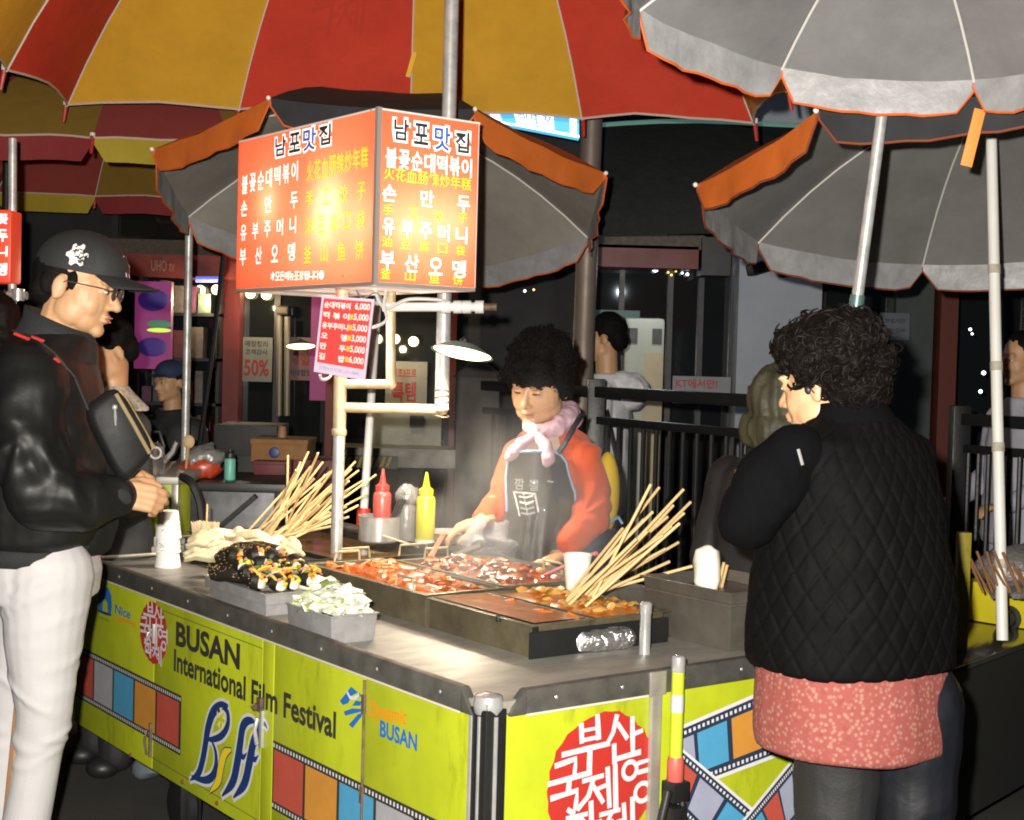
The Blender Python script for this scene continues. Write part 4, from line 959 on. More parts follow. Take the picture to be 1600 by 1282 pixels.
def silver_parasol(ax, ay, az, tx, ty, Rr, h, ph, label, dark, pole_r, pole_len, pole_mat, bulge, val=.105, base=None, foot=None, inner_m=None, cant=None, pip=None):
    A = V((ax, ay, az)); N = V((tx, ty, 1)).normalized(); T, N = tips8(A, N, Rr, h, ph)
    t = Th('parasol', label, 'parasol', base if base is not None else A - N * pole_len)
    def surf(k, s, r_):                     # panel k, s across 0..1, r_ radial 0..1
        P = T[k].lerp(T[(k + 1) % 8], s); Q = A.lerp(P, r_)
        sag = 4 * s * (1 - s)
        return Q + N * (bulge * 4 * r_ * (1 - r_) * .9) - N * (.018 * sag * r_) + N * (.012 * sag * noise.noise(Q * 6))
    for k in range(8):
        mt = m_canblk if k in dark else m_orange
        q = MB(); q.grid([[surf(k, i / 6, j / 8) for i in range(7)] for j in range(9)])
        inner = q.v[:]; q.mi = 1
        q.grid([[surf(k, i / 6, j / 8) - N * .003 for i in range(7)] for j in range(9)])
        pn = t.part('canopy_panel', q, [mt, inner_m or m_silver], world=True, angle=180, norm=False)
        # valance hanging from the rim
        g = []
        for i in range(13):
            s = i / 12; a = min(s, 1 - s) / .12; drop = val * (1 - .75 * max(0, 1 - a) ** 2)
            P = surf(k, s, 1); wv = .008 * math.sin(i * 2.3 + k) + .006 * math.sin(i * 5.1 + 2 * k)
            out = (P - A); out = (out - N * out.dot(N)).normalized(); dn = (V((0, 0, -1)) * .6 - N * .4).normalized()
            g.append([P + dn * (drop * u) + out * (wv * u) for u in (0, .33, .66, 1)])
        q = MB(); q.grid(g); q.mi = 1; ofs = sum(((surf(k, .5, 1) - A).normalized(),), V()) * -.003
        q.grid([[p + ofs for p in row] for row in g])
        vp = t.part('valance', q, [mt if k not in dark else m_canblk, m_sil_val], world=True, angle=180, norm=False)
        q = MB(); q.tube([row[-1] for row in g], .0040, 6); q.tube([g[0][j] for j in range(4)], .0045, 6); q.tube([g[-1][j] for j in range(4)], .0045, 6); t.part('piping', q, pip or m_piping, vp, world=True)
    for k in range(8):
        q = MB(); q.tube([surf(k, 0, j / 8) - N * .008 for j in range(1, 9)], .0038, 6); rb = t.part('rib', q, m_rib, world=True)
        q = MB(); q.ball(T[k] + (T[k] - A).normalized() * .008, .009, 8, 6); t.part('tip', q, m_tip, rb, world=True)
    if cant:
        q = MB(); q.tube(cant, pole_r, 14); t.part('pole', q, pole_mat, world=True)
    else:
        q = MB(); q.tube([A - N * .0, A - N * pole_len], pole_r, 14); t.part('pole', q, pole_mat, world=True)
    q = MB(); q.tube([A - N * .02, A - N * .07], pole_r * 1.7, 14); t.part('hub', q, m_rib, world=True)
    return t, A, N
t, A, N = silver_parasol(-.5594, 6.2116, 2.5324, .016, .2699, .9722, .3529, .4183, 'silver lined parasol with orange flaps tilted open behind the menu box', (5, 7, 1, 3), .0165, 1.93, m_white, .10, inner_m=m_silver2)
q = MB(); q.tube([A - N * 1.70, A - N * 1.80], .028, 14); t.part('red_sleeve', q, M('red_plastic', (.62, .04, .02), .4), world=True)
q = MB(); c = A - N * 1.93; q.lathe([(.20, -c.z + .001), (.20, -c.z + .08), (.04, -c.z + .12), (.03, .0)], (c.x, c.y, c.z), 20); t.part('stand', q, m_blackm, world=True)
t, A, N = silver_parasol(1.6024, 4.9362, 2.4754, .0051, .1937, .99, .3547, -.0492, 'silver lined parasol with orange flaps on the white pole at the right stall', (5, 7, 1, 3), .0185, 1.86, m_white, .10, base=V((1.60, 4.6, .62)), pip=M('piping_dark', (.22, .05, .02), .7))
q = MB()
for s in (.62, .95, 1.22, 1.6): q.tube([A - N * s, A - N * (s + .03)], .021, 12)
t.part('pole_joint', q, M('tape_dirty', (.5, .46, .38), .7, var=(30, .4)), world=True)
pa_, pb_ = at(1335, 500, 4.1), at(1378, 180, 4.1); pd_ = (pb_ - pa_) / (pb_.z - pa_.z)
ptop = pa_ + pd_ * (2.86 - pa_.z); pbot = pa_ + pd_ * (0.01 - pa_.z)
t, A, N = silver_parasol(.898, 3.4465, 2.6613, .1069, .1297, .6838, .2422, .1892, 'near silver lined parasol on a leaning metal pole above the woman in black', (1, 7, 5), .0165, 1.22, m_galv, .07, val=.095, inner_m=M('canopy_silver_near', (.24, .24, .245), .5, .15, var=(5, .3), bump=(10, .25, .015)), cant=[pbot, pa_, pb_, ptop, V((1.02, 3.75, 2.92)), V((.90, 3.45, 2.70))], base=pbot)
q = MB(); q.tube([pa_ - pd_ * .03, pa_ + pd_ * .07], .021, 14); t.part('sleeve', q, M('sleeve_teal', (.12, .2, .2), .4, .4), world=True)
T, _ = tips8(A, N, .6838, .2422, .1892)
q = MB(); p = T[1] + V((0, -.006, -.07)); q.box((p.x - .016, p.y - .003, p.z - .17), (p.x + .016, p.y + .003, p.z - .01), Matrix.Rotation(R(12), 3, 'Y')); t.part('tie_strap', q, M('strap_orange', (.70, .26, .05), .6), world=True, bevel=.001)
# square red and yellow parasols, four panels to a side
def two_tone(name, red):
    m = M(name, red, .75, var=(5, .16), bump=(14, .25, .012)); return m
def square_parasol(label, Z, corners, H, p, cols, valance, valcols, pole, tip_red=True, name_grp=None, hub=None, tipg=True, swap=False):
    """corners: 4 world XY in order; canopy rises to H above rim with power p"""
    cx = sum(c[0] for c in corners) / 4; cy = sum(c[1] for c in corners) / 4
    ax, ay = hub or (cx, cy)
    t = Th('parasol', label, 'parasol', pole[0])
    T = []
    for k in range(4):
        a, b_ = V((*corners[k], Z)), V((*corners[(k + 1) % 4], Z))
        for i in range(4): T.append(a.lerp(b_, i / 4))
    n = len(T); A = V((ax, ay, Z + H))
    def surf(k, s, r_):
        P = T[k].lerp(T[(k + 1) % n], s); sag = 4 * s * (1 - s)
        Q = V((ax, ay, Z)).lerp(P, r_ * (1 - .03 * sag * r_ ** 3)); Q.z = Z + H * (1 - r_ ** p) + .014 * sag * r_ ** 4 + .022 * sag * noise.noise(Q * 3.1) * r_
        return Q
    m_trimw = M('piping_pale', (.55, .42, .36), .6)
    for k in range(n):
        q = MB(); q.grid([[surf(k, i / 6, j / 14) for i in range(7)] for j in range(15)])
        pn = t.part('canopy_panel', q, cols[(k + (swap and 8 <= k < 12)) % 2], world=True, angle=180, norm=False)
        q = MB(); q.tube([surf(k, i / 6, 1) for i in range(7)], .0055, 6); t.part('piping', q, m_trimw, pn, world=True)
        if valance:
            g = []
            for i in range(13):
                s = i / 12; a = min(s, 1 - s) / .10; drop = valance * (1 - .8 * max(0, 1 - a) ** 2); P = surf(k, s, 1)
                g.append([P + V((.004 * math.sin(i * 2.1), .004 * math.sin(i * 3.3 + k), -drop * u)) for u in (0, .5, 1)])
            q = MB(); q.grid(g); vp = t.part('valance', q, valcols[(k + (swap and 8 <= k < 12)) % 2], pn, world=True, angle=180, norm=False)
    for k in range(n):
        q = MB(); q.tube([surf(k, 0, j / 14) - V((0, 0, .007)) for j in range(2, 15)], .0035, 5); rb = t.part('rib', q, m_rib, world=True)
        if tipg:
            d = (T[k] - V((ax, ay, Z))).normalized(); e = T[k] + d * .01
            q = MB(); q.tube([e + V((0, 0, .02)), e + V((0, 0, -.012)) + d * .004], .011, 8); q.tube([e + V((0, 0, -.012)) + d * .004, e + V((0, 0, -.075)) + d * .02], [.0105, .0075], 8); t.part('tip', q, [m_tip, m_inkred][1 if tip_red else 0], rb, world=True)
            q = MB(); q.tube([e + V((0, 0, .022)), e + V((0, 0, .0))], .0125, 8); t.part('tip_band', q, m_tip, rb, world=True)
    q = MB(); q.tube([pole[0], (pole[0][0] + (A.x - pole[0][0]) * .0, pole[0][1], Z + H * .6), (A.x, A.y, A.z - .01)], pole[1], 14); t.part('pole', q, pole[2], world=True)
    return t, T, surf
m_cred = two_tone('cloth_red', (.54, .038, .013)); m_cyel = two_tone('cloth_yellow', (.60, .32, .014))
D1 = 6.4; P1, P4 = at(105, 160, D1), at(1178, 185, D1); Z1 = at(625, 178, D1).z; sd = P4.x - P1.x
pp = at(690, 640, wc(PV, PU, 0).y)
t, T1, sf1 = square_parasol('big square red and yellow parasol spread over the lime cart', Z1, [(P1.x, D1 - sd), (P4.x, D1 - sd), (P4.x, D1), (P1.x, D1)][::1], .88, 3.0, (m_cred, m_cyel), 0, None, ((pp.x, pp.y, pp.z), .0245, m_galv), hub=(pp.x - .12, D1 - sd / 2))
# strings hanging from the canopy
q = MB(); p = sf1(10, 0, .9); q.box((p.x - .012, p.y - .012, p.z - .11), (p.x + .008, p.y - .008, p.z + .0), Matrix.Rotation(R(14), 3, 'Y')); t.part('tie_strap', q, M('strap_yellow', (.72, .42, .02), .6), world=True)
# faded round print in the middle red panel
def prt(x, y): p = sf1(10, 1 - (.5 + (x - 640) / 1900), .90 - (1 - (y - 200) / 1400) * .30); return V((p.x, p.y - .004, p.z - .004))
q = MB()
for p, wd in ST: q.ribbon([c for c in p], wd * 1.0, lambda x, y: prt(x, y))
t.part('faded_print', q, M('print_dark_red', (.44, .030, .012), .75), world=True, norm=False)
# darker, farther square parasols on the left
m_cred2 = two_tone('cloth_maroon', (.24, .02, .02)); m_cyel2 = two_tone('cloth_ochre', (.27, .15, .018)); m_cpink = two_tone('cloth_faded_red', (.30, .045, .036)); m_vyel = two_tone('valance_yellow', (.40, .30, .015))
N1, N2 = at(130, 212, 6.55), at(345, 206, 6.55); F3, F2 = at(285, 340, 9.1), at(137, 342, 9.3)
Z3 = N1.z; pw = N2.x - N1.x
x0 = N1.x - 2 * pw; 
ang = R(4)
def sq(cx, cy, half, a): return [(cx + half * (sx * math.cos(a) - sy * math.sin(a)), cy + half * (sx * math.sin(a) + sy * math.cos(a))) for sx, sy in ((-1, -1), (1, -1), (1, 1), (-1, 1))]
half = pw * 2
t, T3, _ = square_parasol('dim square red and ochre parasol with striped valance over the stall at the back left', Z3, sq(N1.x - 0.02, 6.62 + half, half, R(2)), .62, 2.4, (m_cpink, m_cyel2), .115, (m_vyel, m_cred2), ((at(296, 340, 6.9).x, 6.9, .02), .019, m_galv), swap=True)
c6 = at(66, 160, 7.2)
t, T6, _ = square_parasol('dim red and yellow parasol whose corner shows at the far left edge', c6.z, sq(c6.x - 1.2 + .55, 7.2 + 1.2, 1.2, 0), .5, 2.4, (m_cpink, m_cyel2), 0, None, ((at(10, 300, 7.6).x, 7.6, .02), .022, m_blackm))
# ------------------------------------------------------------------ people
m_skin = M('skin_warm', (.50, .285, .15), .5, var=(40, .12), sss=.12, bump=(220, .06))
m_skin2 = M('skin_fair', (.56, .33, .185), .42, var=(40, .12), sss=.12, bump=(220, .06))
m_lip = M('lip', (.45, .14, .10), .45); m_eye = M('eye_dark', (.02, .012, .01), .2); m_eyew = M('eye_white', (.7, .68, .64), .3); m_brow = M('brow', (.05, .03, .02), .8)
m_hair = M('hair_black', (.005, .0042, .004), .75, bump=(120, .5), spec=.1); m_hairb = M('hair_brown', (.0038, .0021, .0017), .65, spec=.14)
def headM(o, f, pitch=0, s=1., roll=0):
    f = V((f[0], f[1], 0)).normalized(); up = V((0, 0, 1))
    fp_ = f * math.cos(pitch) - up * math.sin(pitch); u = f * math.sin(pitch) + up * math.cos(pitch)
    if roll: u = Matrix.Rotation(roll, 3, fp_) @ u
    y = -fp_; x = y.cross(u)
    return Matrix(((x.x * s, y.x * s, u.x * s, o[0]), (x.y * s, y.y * s, u.y * s, o[1]), (x.z * s, y.z * s, u.z * s, o[2]), (0, 0, 0, 1)))
def head_prims(mb, H, full=1., neck=None, nose=1.):
    q = MB()
    q.ball((0, .012, .038), (.076, .095, .083), 20, 14)
    q.ball((0, -.030, -.022), (.066 * full, .066, .082), 18, 12)
    q.ball((0, -.042, -.070), (.054 * full, .045, .040), 16, 10); q.ball((0, -.076, -.094), (.026, .020, .019), 12, 8)
    for sx in (-1, 1):
        q.ball((sx * .034 * full, -.054, -.034), (.027, .028, .036), 12, 8)
        q.ball((sx * .044 * full, -.014, -.056), (.024, .042, .040), 12, 8)
        q.ball((sx * .030, -.082, .027), (.026, .014, .009), 12, 8)
        q.ball((sx * .012, -.100, -.033), (.0085 * nose, .010, .0075), 10, 7)
        q.ball((sx * .079, .015, -.008), (.009, .019, .031), 12, 8, Matrix.Rotation(sx * R(-16), 3, 'Z'))
        q.ball((sx * .081, .020, -.030), (.007, .010, .012), 10, 7)
        q.ball((sx * .032, -.080, .006), (.017, .012, .010), 12, 8)
    q.caps([(0, -.088, .018), (0, -.101, -.008), (0, -.113, -.028)], [.0085, .0095 * nose, .0118 * nose])
    q.ball((0, -.094, -.056), (.023, .011, .0065), 12, 8); q.ball((0, -.092, -.067), (.020, .011, .0075), 12, 8)
    if neck: q.caps([(0, .008, -.05), neck], [.056, .058])
    mb.add([H @ p for p in q.v], q.f); return mb
def face_parts(T, H, lids=.5, brow=1., lipw=1., par=None, gaze=0):
    def P(n, q, m): q.tf(H); return T.part(n, q, m, par, world=True)
    for sx in (-1, 1):
        q = MB(); q.ball((sx * .032, -.0835, .005), (.0135, .0098, .0035 + .004 * (1 - lids)), 14, 8); e = P('eye', q, m_eyew if lids < .6 else m_eye)
        if lids < .6:
            q = MB(); q.ball((sx * .032, -.0915, .004), (.0055, .003, .0055), 10, 6); q.tf(H); T.part('iris', q, m_eye, e, world=True)
        q = MB(); q.tube([(sx * .017, -.0875, .006), (sx * .025, -.0935, .0105 - lids * .006), (sx * .034, -.0945, .0115 - lids * .007), (sx * .046, -.086, .007)], [.0008, .0018, .0018, .0008], 6); P('lash_line', q, m_brow)
        q = MB(); q.tube([(sx * .014, -.093, .025), (sx * .028, -.0965, .031), (sx * .044, -.087, .029)], [.0022, .0030 * brow, .0012], 6, flat=.5); P('eyebrow', q, m_brow)
    q = MB(); q.tube([(-.021 * lipw, -.0955, -.060), (-.008, -.1035, -.0565), (0, -.1045, -.0575), (.008, -.1035, -.0565), (.021 * lipw, -.0955, -.060)], [.0012, .0042, .004, .0042, .0012], 8, flat=.6)
    q.tube([(-.018 * lipw, -.0955, -.063), (0, -.1025, -.067), (.018 * lipw, -.0955, -.063)], [.0012, .0052, .0012], 8, flat=.6); P('lips', q, m_lip)
    q = MB(); q.tube([(-.021 * lipw, -.0965, -.0615), (0, -.1055, -.0612), (.021 * lipw, -.0965, -.0615)], [.0006, .0011, .0006], 6); P('mouth_line', q, m_brow)
def hand_prims(mb, wrist, d, n, thumb, curl=.5, s=1., spread=.1, tcurl=.3):
    d = V(d).normalized(); n = V(n); n = (n - d * n.dot(d)).normalized(); t = V(thumb); t = (t - d * t.dot(d) - n * t.dot(n)).normalized(); w = V(wrist)
    def pt(a, b_, c): return w + (d * a + t * b_ + n * c) * s
    for k in range(4):
        y = (.026, .009, -.009, -.025)[k]
        mb.caps([pt(.0, y * .6, 0), pt(.045, y * .9, -.003), pt(.088 - abs(k - 1.2) * .004, y, 0)], [.016 * s, .0145 * s, .011 * s], 10)
        L = (.068, .076, .071, .056)[k]; a = 0; p = V((.088 - abs(k - 1.2) * .004, y, 0)); pts = [pt(*p)]; c = curl * (.85 + .12 * k)
        for seg in (.45, .31, .24):
            a += c * (1.15 if seg == .45 else 1.0); p = p + V((math.cos(a), spread * (1.5 - k) * .3, math.sin(a))) * L * seg; pts.append(pt(*p))
        mb.caps(pts, [.0092 * s, .0084 * s, .0077 * s, .0066 * s], 10)
    mb.caps([pt(.015, .022, .004), pt(.048, .044, .012 + .01 * tcurl), pt(.072, .050, .020 + .02 * tcurl), pt(.095, .046, .030 + .03 * tcurl)], [.016 * s, .0125 * s, .0105 * s, .0085 * s], 10)
    mb.caps([pt(-.03, 0, 0), pt(.01, .0, 0)], [.024 * s, .025 * s], 12)
def ering(c, rx, ry, ax, ay, n=24, pw=2.0):
    ax, ay = V(ax), V(ay); out = []
    for j in range(n):
        t = 2 * math.pi * j / n; ct, st = math.cos(t), math.sin(t)
        out.append(V(c) + ax * (rx * math.copysign(abs(ct) ** (2 / pw), ct)) + ay * (ry * math.copysign(abs(st) ** (2 / pw), st)))
    return out
def torso(mb, rows, ax, ay, pw=2.3): mb.rings([ering(c, rx, ry, ax, ay, 28, pw) for c, rx, ry in rows]); return mb
def folds(amp, sc_, seed, amp2=.0, sc2=60, aniso=(1, 1, 1)):
    A = V(aniso)
    def f(c, n):
        p = V((c.x * A.x, c.y * A.y, c.z * A.z)); 
        v = noise.noise(p * sc_ + V((seed, seed * 2, seed * 3))); r_ = 1 - abs(noise.noise(p * sc_ * .8 + V((seed * 5, 0, seed)))) * 2
        o = amp * (v * .8 + r_ * .55)
        if amp2: o += amp2 * noise.noise(p * sc2)
        return o
    return f
def curls(mb, me, n, rad, th, seed, keep=None, turns=1.3):
    r = random.Random(seed); vs = me.vertices; N_ = len(vs); k = 0; tries = 0
    while k < n and tries < n * 8:
        tries += 1; v = vs[r.randrange(N_)]; c, nn = v.co, v.normal
        if keep and not keep(c, nn): continue
        a = nn.orthogonal().normalized(); a = Matrix.Rotation(r.uniform(0, 6.28), 3, nn) @ a; b_ = nn.cross(a); rr = rad * r.uniform(.6, 1.4); pts = []
        for i in range(7):
            t_ = i / 6 * turns * 6.28; pts.append(c + nn * (rr * .25 + rr * .9 * (1 - math.cos(t_)) / 2) + a * (rr * math.sin(t_)) + b_ * (rr * .9 * i / 6))
        mb.tube(pts, [th * .4] + [th] * 5 + [th * .4], 4); k += 1
    return mb
def strands(mb, me, n, ln, th, seed, turn=.5, lift=.0016, down=.4, keep=None):
    r = random.Random(seed); vs = me.vertices; N_ = len(vs)
    for k in range(n):
        v = vs[r.randrange(N_)]; c, nn = v.co.copy(), v.normal.copy()
        if keep and not keep(c, nn): continue
        d = V((r.gauss(0, 1), r.gauss(0, 1), r.gauss(0, 1) - down)); d -= nn * d.dot(nn)
        if d.length < 1e-4: continue
        d.normalize(); an = random.Random(k * 7 + seed).choice((-1, 1)) * r.uniform(.5, 1) * turn; L2 = ln * r.uniform(.5, 1.3) / 6; p = c - nn * .002; pts = [p]
        lf = lift * r.uniform(-.3, 1.6) * (3 if r.random() < .08 else 1)
        for i in range(6):
            d = Matrix.Rotation(an, 3, nn) @ d; p = p + d * L2 + nn * lf; pts.append(p)
        mb.tube(pts, [th * .5, th * .9, th, th, th * .9, th * .7, th * .3], 3 if th < .002 else 5, flat=1 if th < .002 else .6)
    return mb
def join_mesh(me, mb, mat, name):        # append curls to a hair mass
    bm = bmesh.new(); bm.from_mesh(me); m2 = mb.mesh(mat); bm.from_mesh(m2); bm.to_mesh(me); bm.free(); bpy.data.meshes.remove(m2)
    me.polygons.foreach_set('use_smooth', [True] * len(me.polygons)); me.materials.clear(); me.materials.append(mat); return me
UP = V((0, 0, 1))

# ---------- man in the leather jacket, left
Ym = 3.70
def pm(px, py, d=0.): return at(px, py, Ym + d)
man = Th('person', 'man in black leather jacket, white trousers and black cap with glasses, fiddling with his hands', 'person', (pm(60, 1290).x, Ym, 0))
H = headM(pm(117, 448), (1, .03), R(12), 1.03)
neck0 = H.inverted() @ pm(80, 560)
mb = MB(); head_prims(mb, H, 1.05, neck0, 1.1)
mb.caps([pm(80, 545), pm(62, 640), pm(62, 880)], [.07, .11, .12])
for sgn, hx in ((-1, 66), (1, 45)):
    mb.caps([pm(hx, 890, sgn * .09), pm(hx - 8, 1090, sgn * .09), (pm(hx - 30, 1290, 0).x, Ym + sgn * .09, .09)], [.085, .055, .04])
    mb.caps([pm(55, 590, sgn * .19), pm(80, 775, sgn * .24), pm(180, 773, -.12 if sgn < 0 else .06)], [.05, .042, .030])
hand_prims(mb, pm(184, 770, -.13), (1, .25, -.20), (.1, .8, -.35), (.15, .25, 1), .62, 1.02)
hand_prims(mb, pm(192, 743, .03), (1, -.25, -.34), (-.2, -.75, -.5), (.3, -.2, .9), .55, 1.02)
man.part('body', blob(mb, m_skin, .0038, 7, vg=lambda c: 1 if c.z > 1.35 else .22), m_skin, world=True)
face_parts(man, H, .55, 1.3)
# short hair at the nape, cap
mb = MB(); q = MB(); q.ball((0, .026, .03), (.079, .084, .078), 18, 12); q.ball((0, .066, -.022), (.062, .040, .044), 14, 10)
for sx in (-1, 1): q.ball((sx * .0745, -.012, .014), (.006, .011, .024), 10, 8); q.ball((sx * .074, .045, -.005), (.008, .022, .030), 10, 8); mb.add([H @ p for p in q.v], q.f)
man.part('hair', blob(mb, m_hair, .005, 2, folds(.003, 60, 3)), m_hair, world=True)
m_cap = M('cap_cloth', (.016, .016, .017), .75, bump=(260, .3), var=(30, .3))
q = MB(); rs = []
for i in range(12):
    th = R(2) + (R(96) - R(2)) * i / 11; z = .048 + .096 * math.cos(th); k = math.sin(th) if th < R(90) else 1
    rs.append([(.089 * k * math.cos(a), -.008 + .116 * k * math.sin(a), z - .004 * math.sin(a) * k) for a in (6.283 * j / 30 for j in range(30))])
rs += [[(x * .97, y * .97 - .0003, z) for x, y, z in rs[-1]]]; q.rings(rs); q.tf(H); cap = man.part('cap', q, m_cap, world=True)
q = MB(); g1 = []; 
for i in range(17):
    a = R(-62 + 124 * i / 16); c_, s_ = math.sin(a), math.cos(a); row = []
    for j in range(7):
        t_ = j / 6; ext = .078 * t_ * (math.cos(a) ** .6); row.append(V((.088 * c_ * (1 + .10 * t_), -.008 - .114 * s_ - ext, .047 - .010 * t_ - .026 * (c_ ** 2) * (.4 + t_ * .5))))
    g1.append(row)
q.grid(g1); q.grid([[p + V((0, 0, .004)) for p in row] for row in g1]); q.tube([row[-1] + V((0, 0, .002)) for row in g1], .0032, 6); q.tf(H); man.part('brim', q, m_cap, cap, world=True)
def on_cap(a, z, e=.001):
    k = math.sqrt(max(0, 1 - ((z - .048) / .096) ** 2)); return V(((.089 * k + e) * math.cos(a), -.008 + (.116 * k + e) * math.sin(a), z))
q = MB(); ctr = (R(182), .078); pts = []
for i in range(24):
    r_ = 1 if i % 4 < 2 else .72; a = 6.283 * i / 24
    pts.append(on_cap(ctr[0] + .24 * r_ * math.cos(a), ctr[1] + .030 * r_ * math.sin(a), .0022))
q.add([on_cap(*ctr, .003)] + pts, [(0, 1 + i, 1 + (i + 1) % 24) for i in range(24)]); q.tf(H); pt_ = man.part('patch', q, M('patch_white', (.62, .60, .58), .7, bump=(300, .5)), cap, world=True)
q = MB(); r = random.Random(6)
for i in range(20):
    a0, z0 = ctr[0] + r.uniform(-.16, .16), ctr[1] + r.uniform(-.018, .018); q.grid([[on_cap(a0 + k * .03, z0 + k * r.uniform(-.003, .003) + d_, .0042) for d_ in (-.0009, .0009)] for k in range(4)])
q.tf(H); man.part('patch_stitching', q, m_cap, cap, world=True, norm=False)
def capw(x, y): return H @ on_cap(R(270) + x / .1, y, .0025)
q = MB(); 
for p, wd in (([(-.020, .055), (-.020, .10)], .006), ([(-.020, .10), (.004, .055)], .006), ([(.004, .055), (.004, .10)], .006), ([(-.008, .105), (.006, .080)], .005), ([(.020, .105), (.006, .080)], .005), ([(.006, .080), (.006, .048)], .005)):
    q.ribbon(p, wd, capw)
man.part('cap_letters', q, M('thread_pink', (.75, .62, .60), .6), cap, world=True, norm=False)
q = MB(); q.ribbon([(-.085, -.192), (-.092, -.170)], .008, lambda x, y: H @ V((x * -.6, y, .022))); man.part('brim_tag', q, m_tip, cap, world=True, norm=False)
# glasses
m_gl = M('glasses_metal', (.25, .17, .14), .25, .8)
q = MB()
for sx in (-1, 1):
    q.tube([(sx * .034 + .023 * math.cos(a), -.108 + .006 * math.sin(a) * 0, .004 + .017 * math.sin(a)) for a in (6.283 * k / 18 for k in range(18))], .0013, 6, closed=True)
    q.tube([(sx * .057, -.107, .010), (sx * .070, -.085, .012), (sx * .082, .0, .010), (sx * .083, .022, -.006)], .0017, 6)
    q.ball((sx * .058, -.106, .010), (.004, .003, .003), 8, 5)
q.tube([(-.011, -.109, .008), (0, -.113, .010), (.011, -.109, .008)], .0013, 6); q.tf(H); gl = man.part('glasses', q, m_gl, world=True)
for sx in (-1, 1):
    q = MB(); q.poly([(sx * .034 + .0225 * math.cos(a), -.108, .004 + .0165 * math.sin(a)) for a in (6.283 * k / 18 for k in range(18))], (0, .0008, 0)); q.tf(H); man.part('lens', q, M('lens_glass', (.9, .9, .9), .03, trans=.95), gl, world=True)
# jacket
m_leather = M('leather_black', (.008, .008, .0078), .50, bump=(60, .2, .003), var=(16, .3), spec=.28)
m_knit = M('rib_knit_black', (.012, .012, .013), .85, bump=(180, .6))
mb = MB(); F_, S_ = V((1, 0, 0)), V((0, 1, 0))
torso(mb, [(pm(92, 522), .082, .088), (pm(78, 545), .11, .15), (pm(66, 568), .125, .205), (pm(64, 610), .145, .225), (pm(72, 660), .155, .232), (pm(76, 740), .163, .225), (pm(74, 800), .165, .22), (pm(68, 838), .150, .205), (pm(64, 850), .132, .19)], F_, S_)
mb.caps([pm(44, 592, -.185), pm(40, 680, -.235), pm(66, 772, -.255), pm(128, 783, -.205), pm(180, 776, -.145)], [.088, .092, .088, .076, .050], 18)
mb.caps([pm(58, 592, .185), pm(60, 680, .235), pm(86, 772, .25), pm(150, 778, .16), pm(190, 764, .06)], [.085, .088, .084, .070, .050], 18)
E1 = pm(108, 742, -.30); E2 = pm(30, 690, -.30)
def jf(c, n):
    e = folds(.009, 6.5, 4.2, .0012, 26, (1, 1, 1.2))(c, n)
    for E_, k, am, rd, ph in ((E1, 4, .014, .15, .6), (E2, 3, .010, .15, 2.0)):
        dx, dz = c.x - E_.x, c.z - E_.z; rr = math.hypot(dx, dz); fr = max(0, -n.y) if E_ is E1 else 1
        if rr < rd * 2.2: e += am * math.exp(-(rr / rd) ** 2) * math.cos(k * math.atan2(dz, dx) + ph + 5 * noise.noise(c * 7)) * min(1, rr / .05) * fr
    return e
jk = man.part('jacket', blob(mb, m_leather, .0058, 5, jf), m_leather, world=True)
q = MB(); torso(q, [(pm(66, 846), .136, .195), (pm(63, 856), .142, .198), (pm(62, 868), .140, .196), (pm(62, 874), .128, .185)], F_, S_); man.part('waistband', q, m_knit, jk, world=True, angle=180)
for a, b_, d0, d1 in (((176, 776), (199, 775), -.15, -.132), ((186, 765), (204, 754), .065, .035)):
    q = MB(); q.tube([pm(*a, d0), pm(*a, d0).lerp(pm(*b_, d1), .3), pm(*a, d0).lerp(pm(*b_, d1), .8), pm(*b_, d1)], [.048, .047, .041, .037], 18); man.part('cuff', q, m_knit, jk, world=True)
q = MB(); g = []
for y, x0, x1 in ((700, 140, 170), (760, 150, 182), (820, 148, 184), (858, 138, 172), (868, 136, 160)):
    g.append([pm(x0 + (x1 - x0) * k / 5, y, -.06 + .05 * k / 5 + .008 * math.sin(k + y)) for k in range(6)])
q.grid(g); q.grid([[p + V((0, .008, 0)) for p in row] for row in g]); man.part('front_flap', q, m_leather, jk, world=True, norm=False, angle=180)
# stand collar, red tabs and seam
q = MB(); rs = []
for k, (px, py, rx, ry) in enumerate(((88, 542, .100, .112), (92, 520, .090, .098), (94, 500, .088, .094), (94, 500, .078, .086), (92, 530, .080, .088))):
    ring = ering(pm(px, py), rx, ry, (1, 0, -.42), S_, 28)
    rs.append(ring)
q.rings(rs, caps=False); man.part('collar', q, m_knit, jk, world=True, angle=180)
m_redtab = M('red_tab', (.55, .04, .035), .5)
for a, b_ in (((24, 522), (44, 530)), ((52, 527), (66, 533)), ((87, 561), (93, 565))):
    A_, B_ = pm(*a, -.205), pm(*b_, -.215 if a[0] < 80 else -.21); q = MB(); q.tube([A_, B_], .0085, 8, flat=.5); man.part('red_tab', q, m_redtab, jk, world=True)
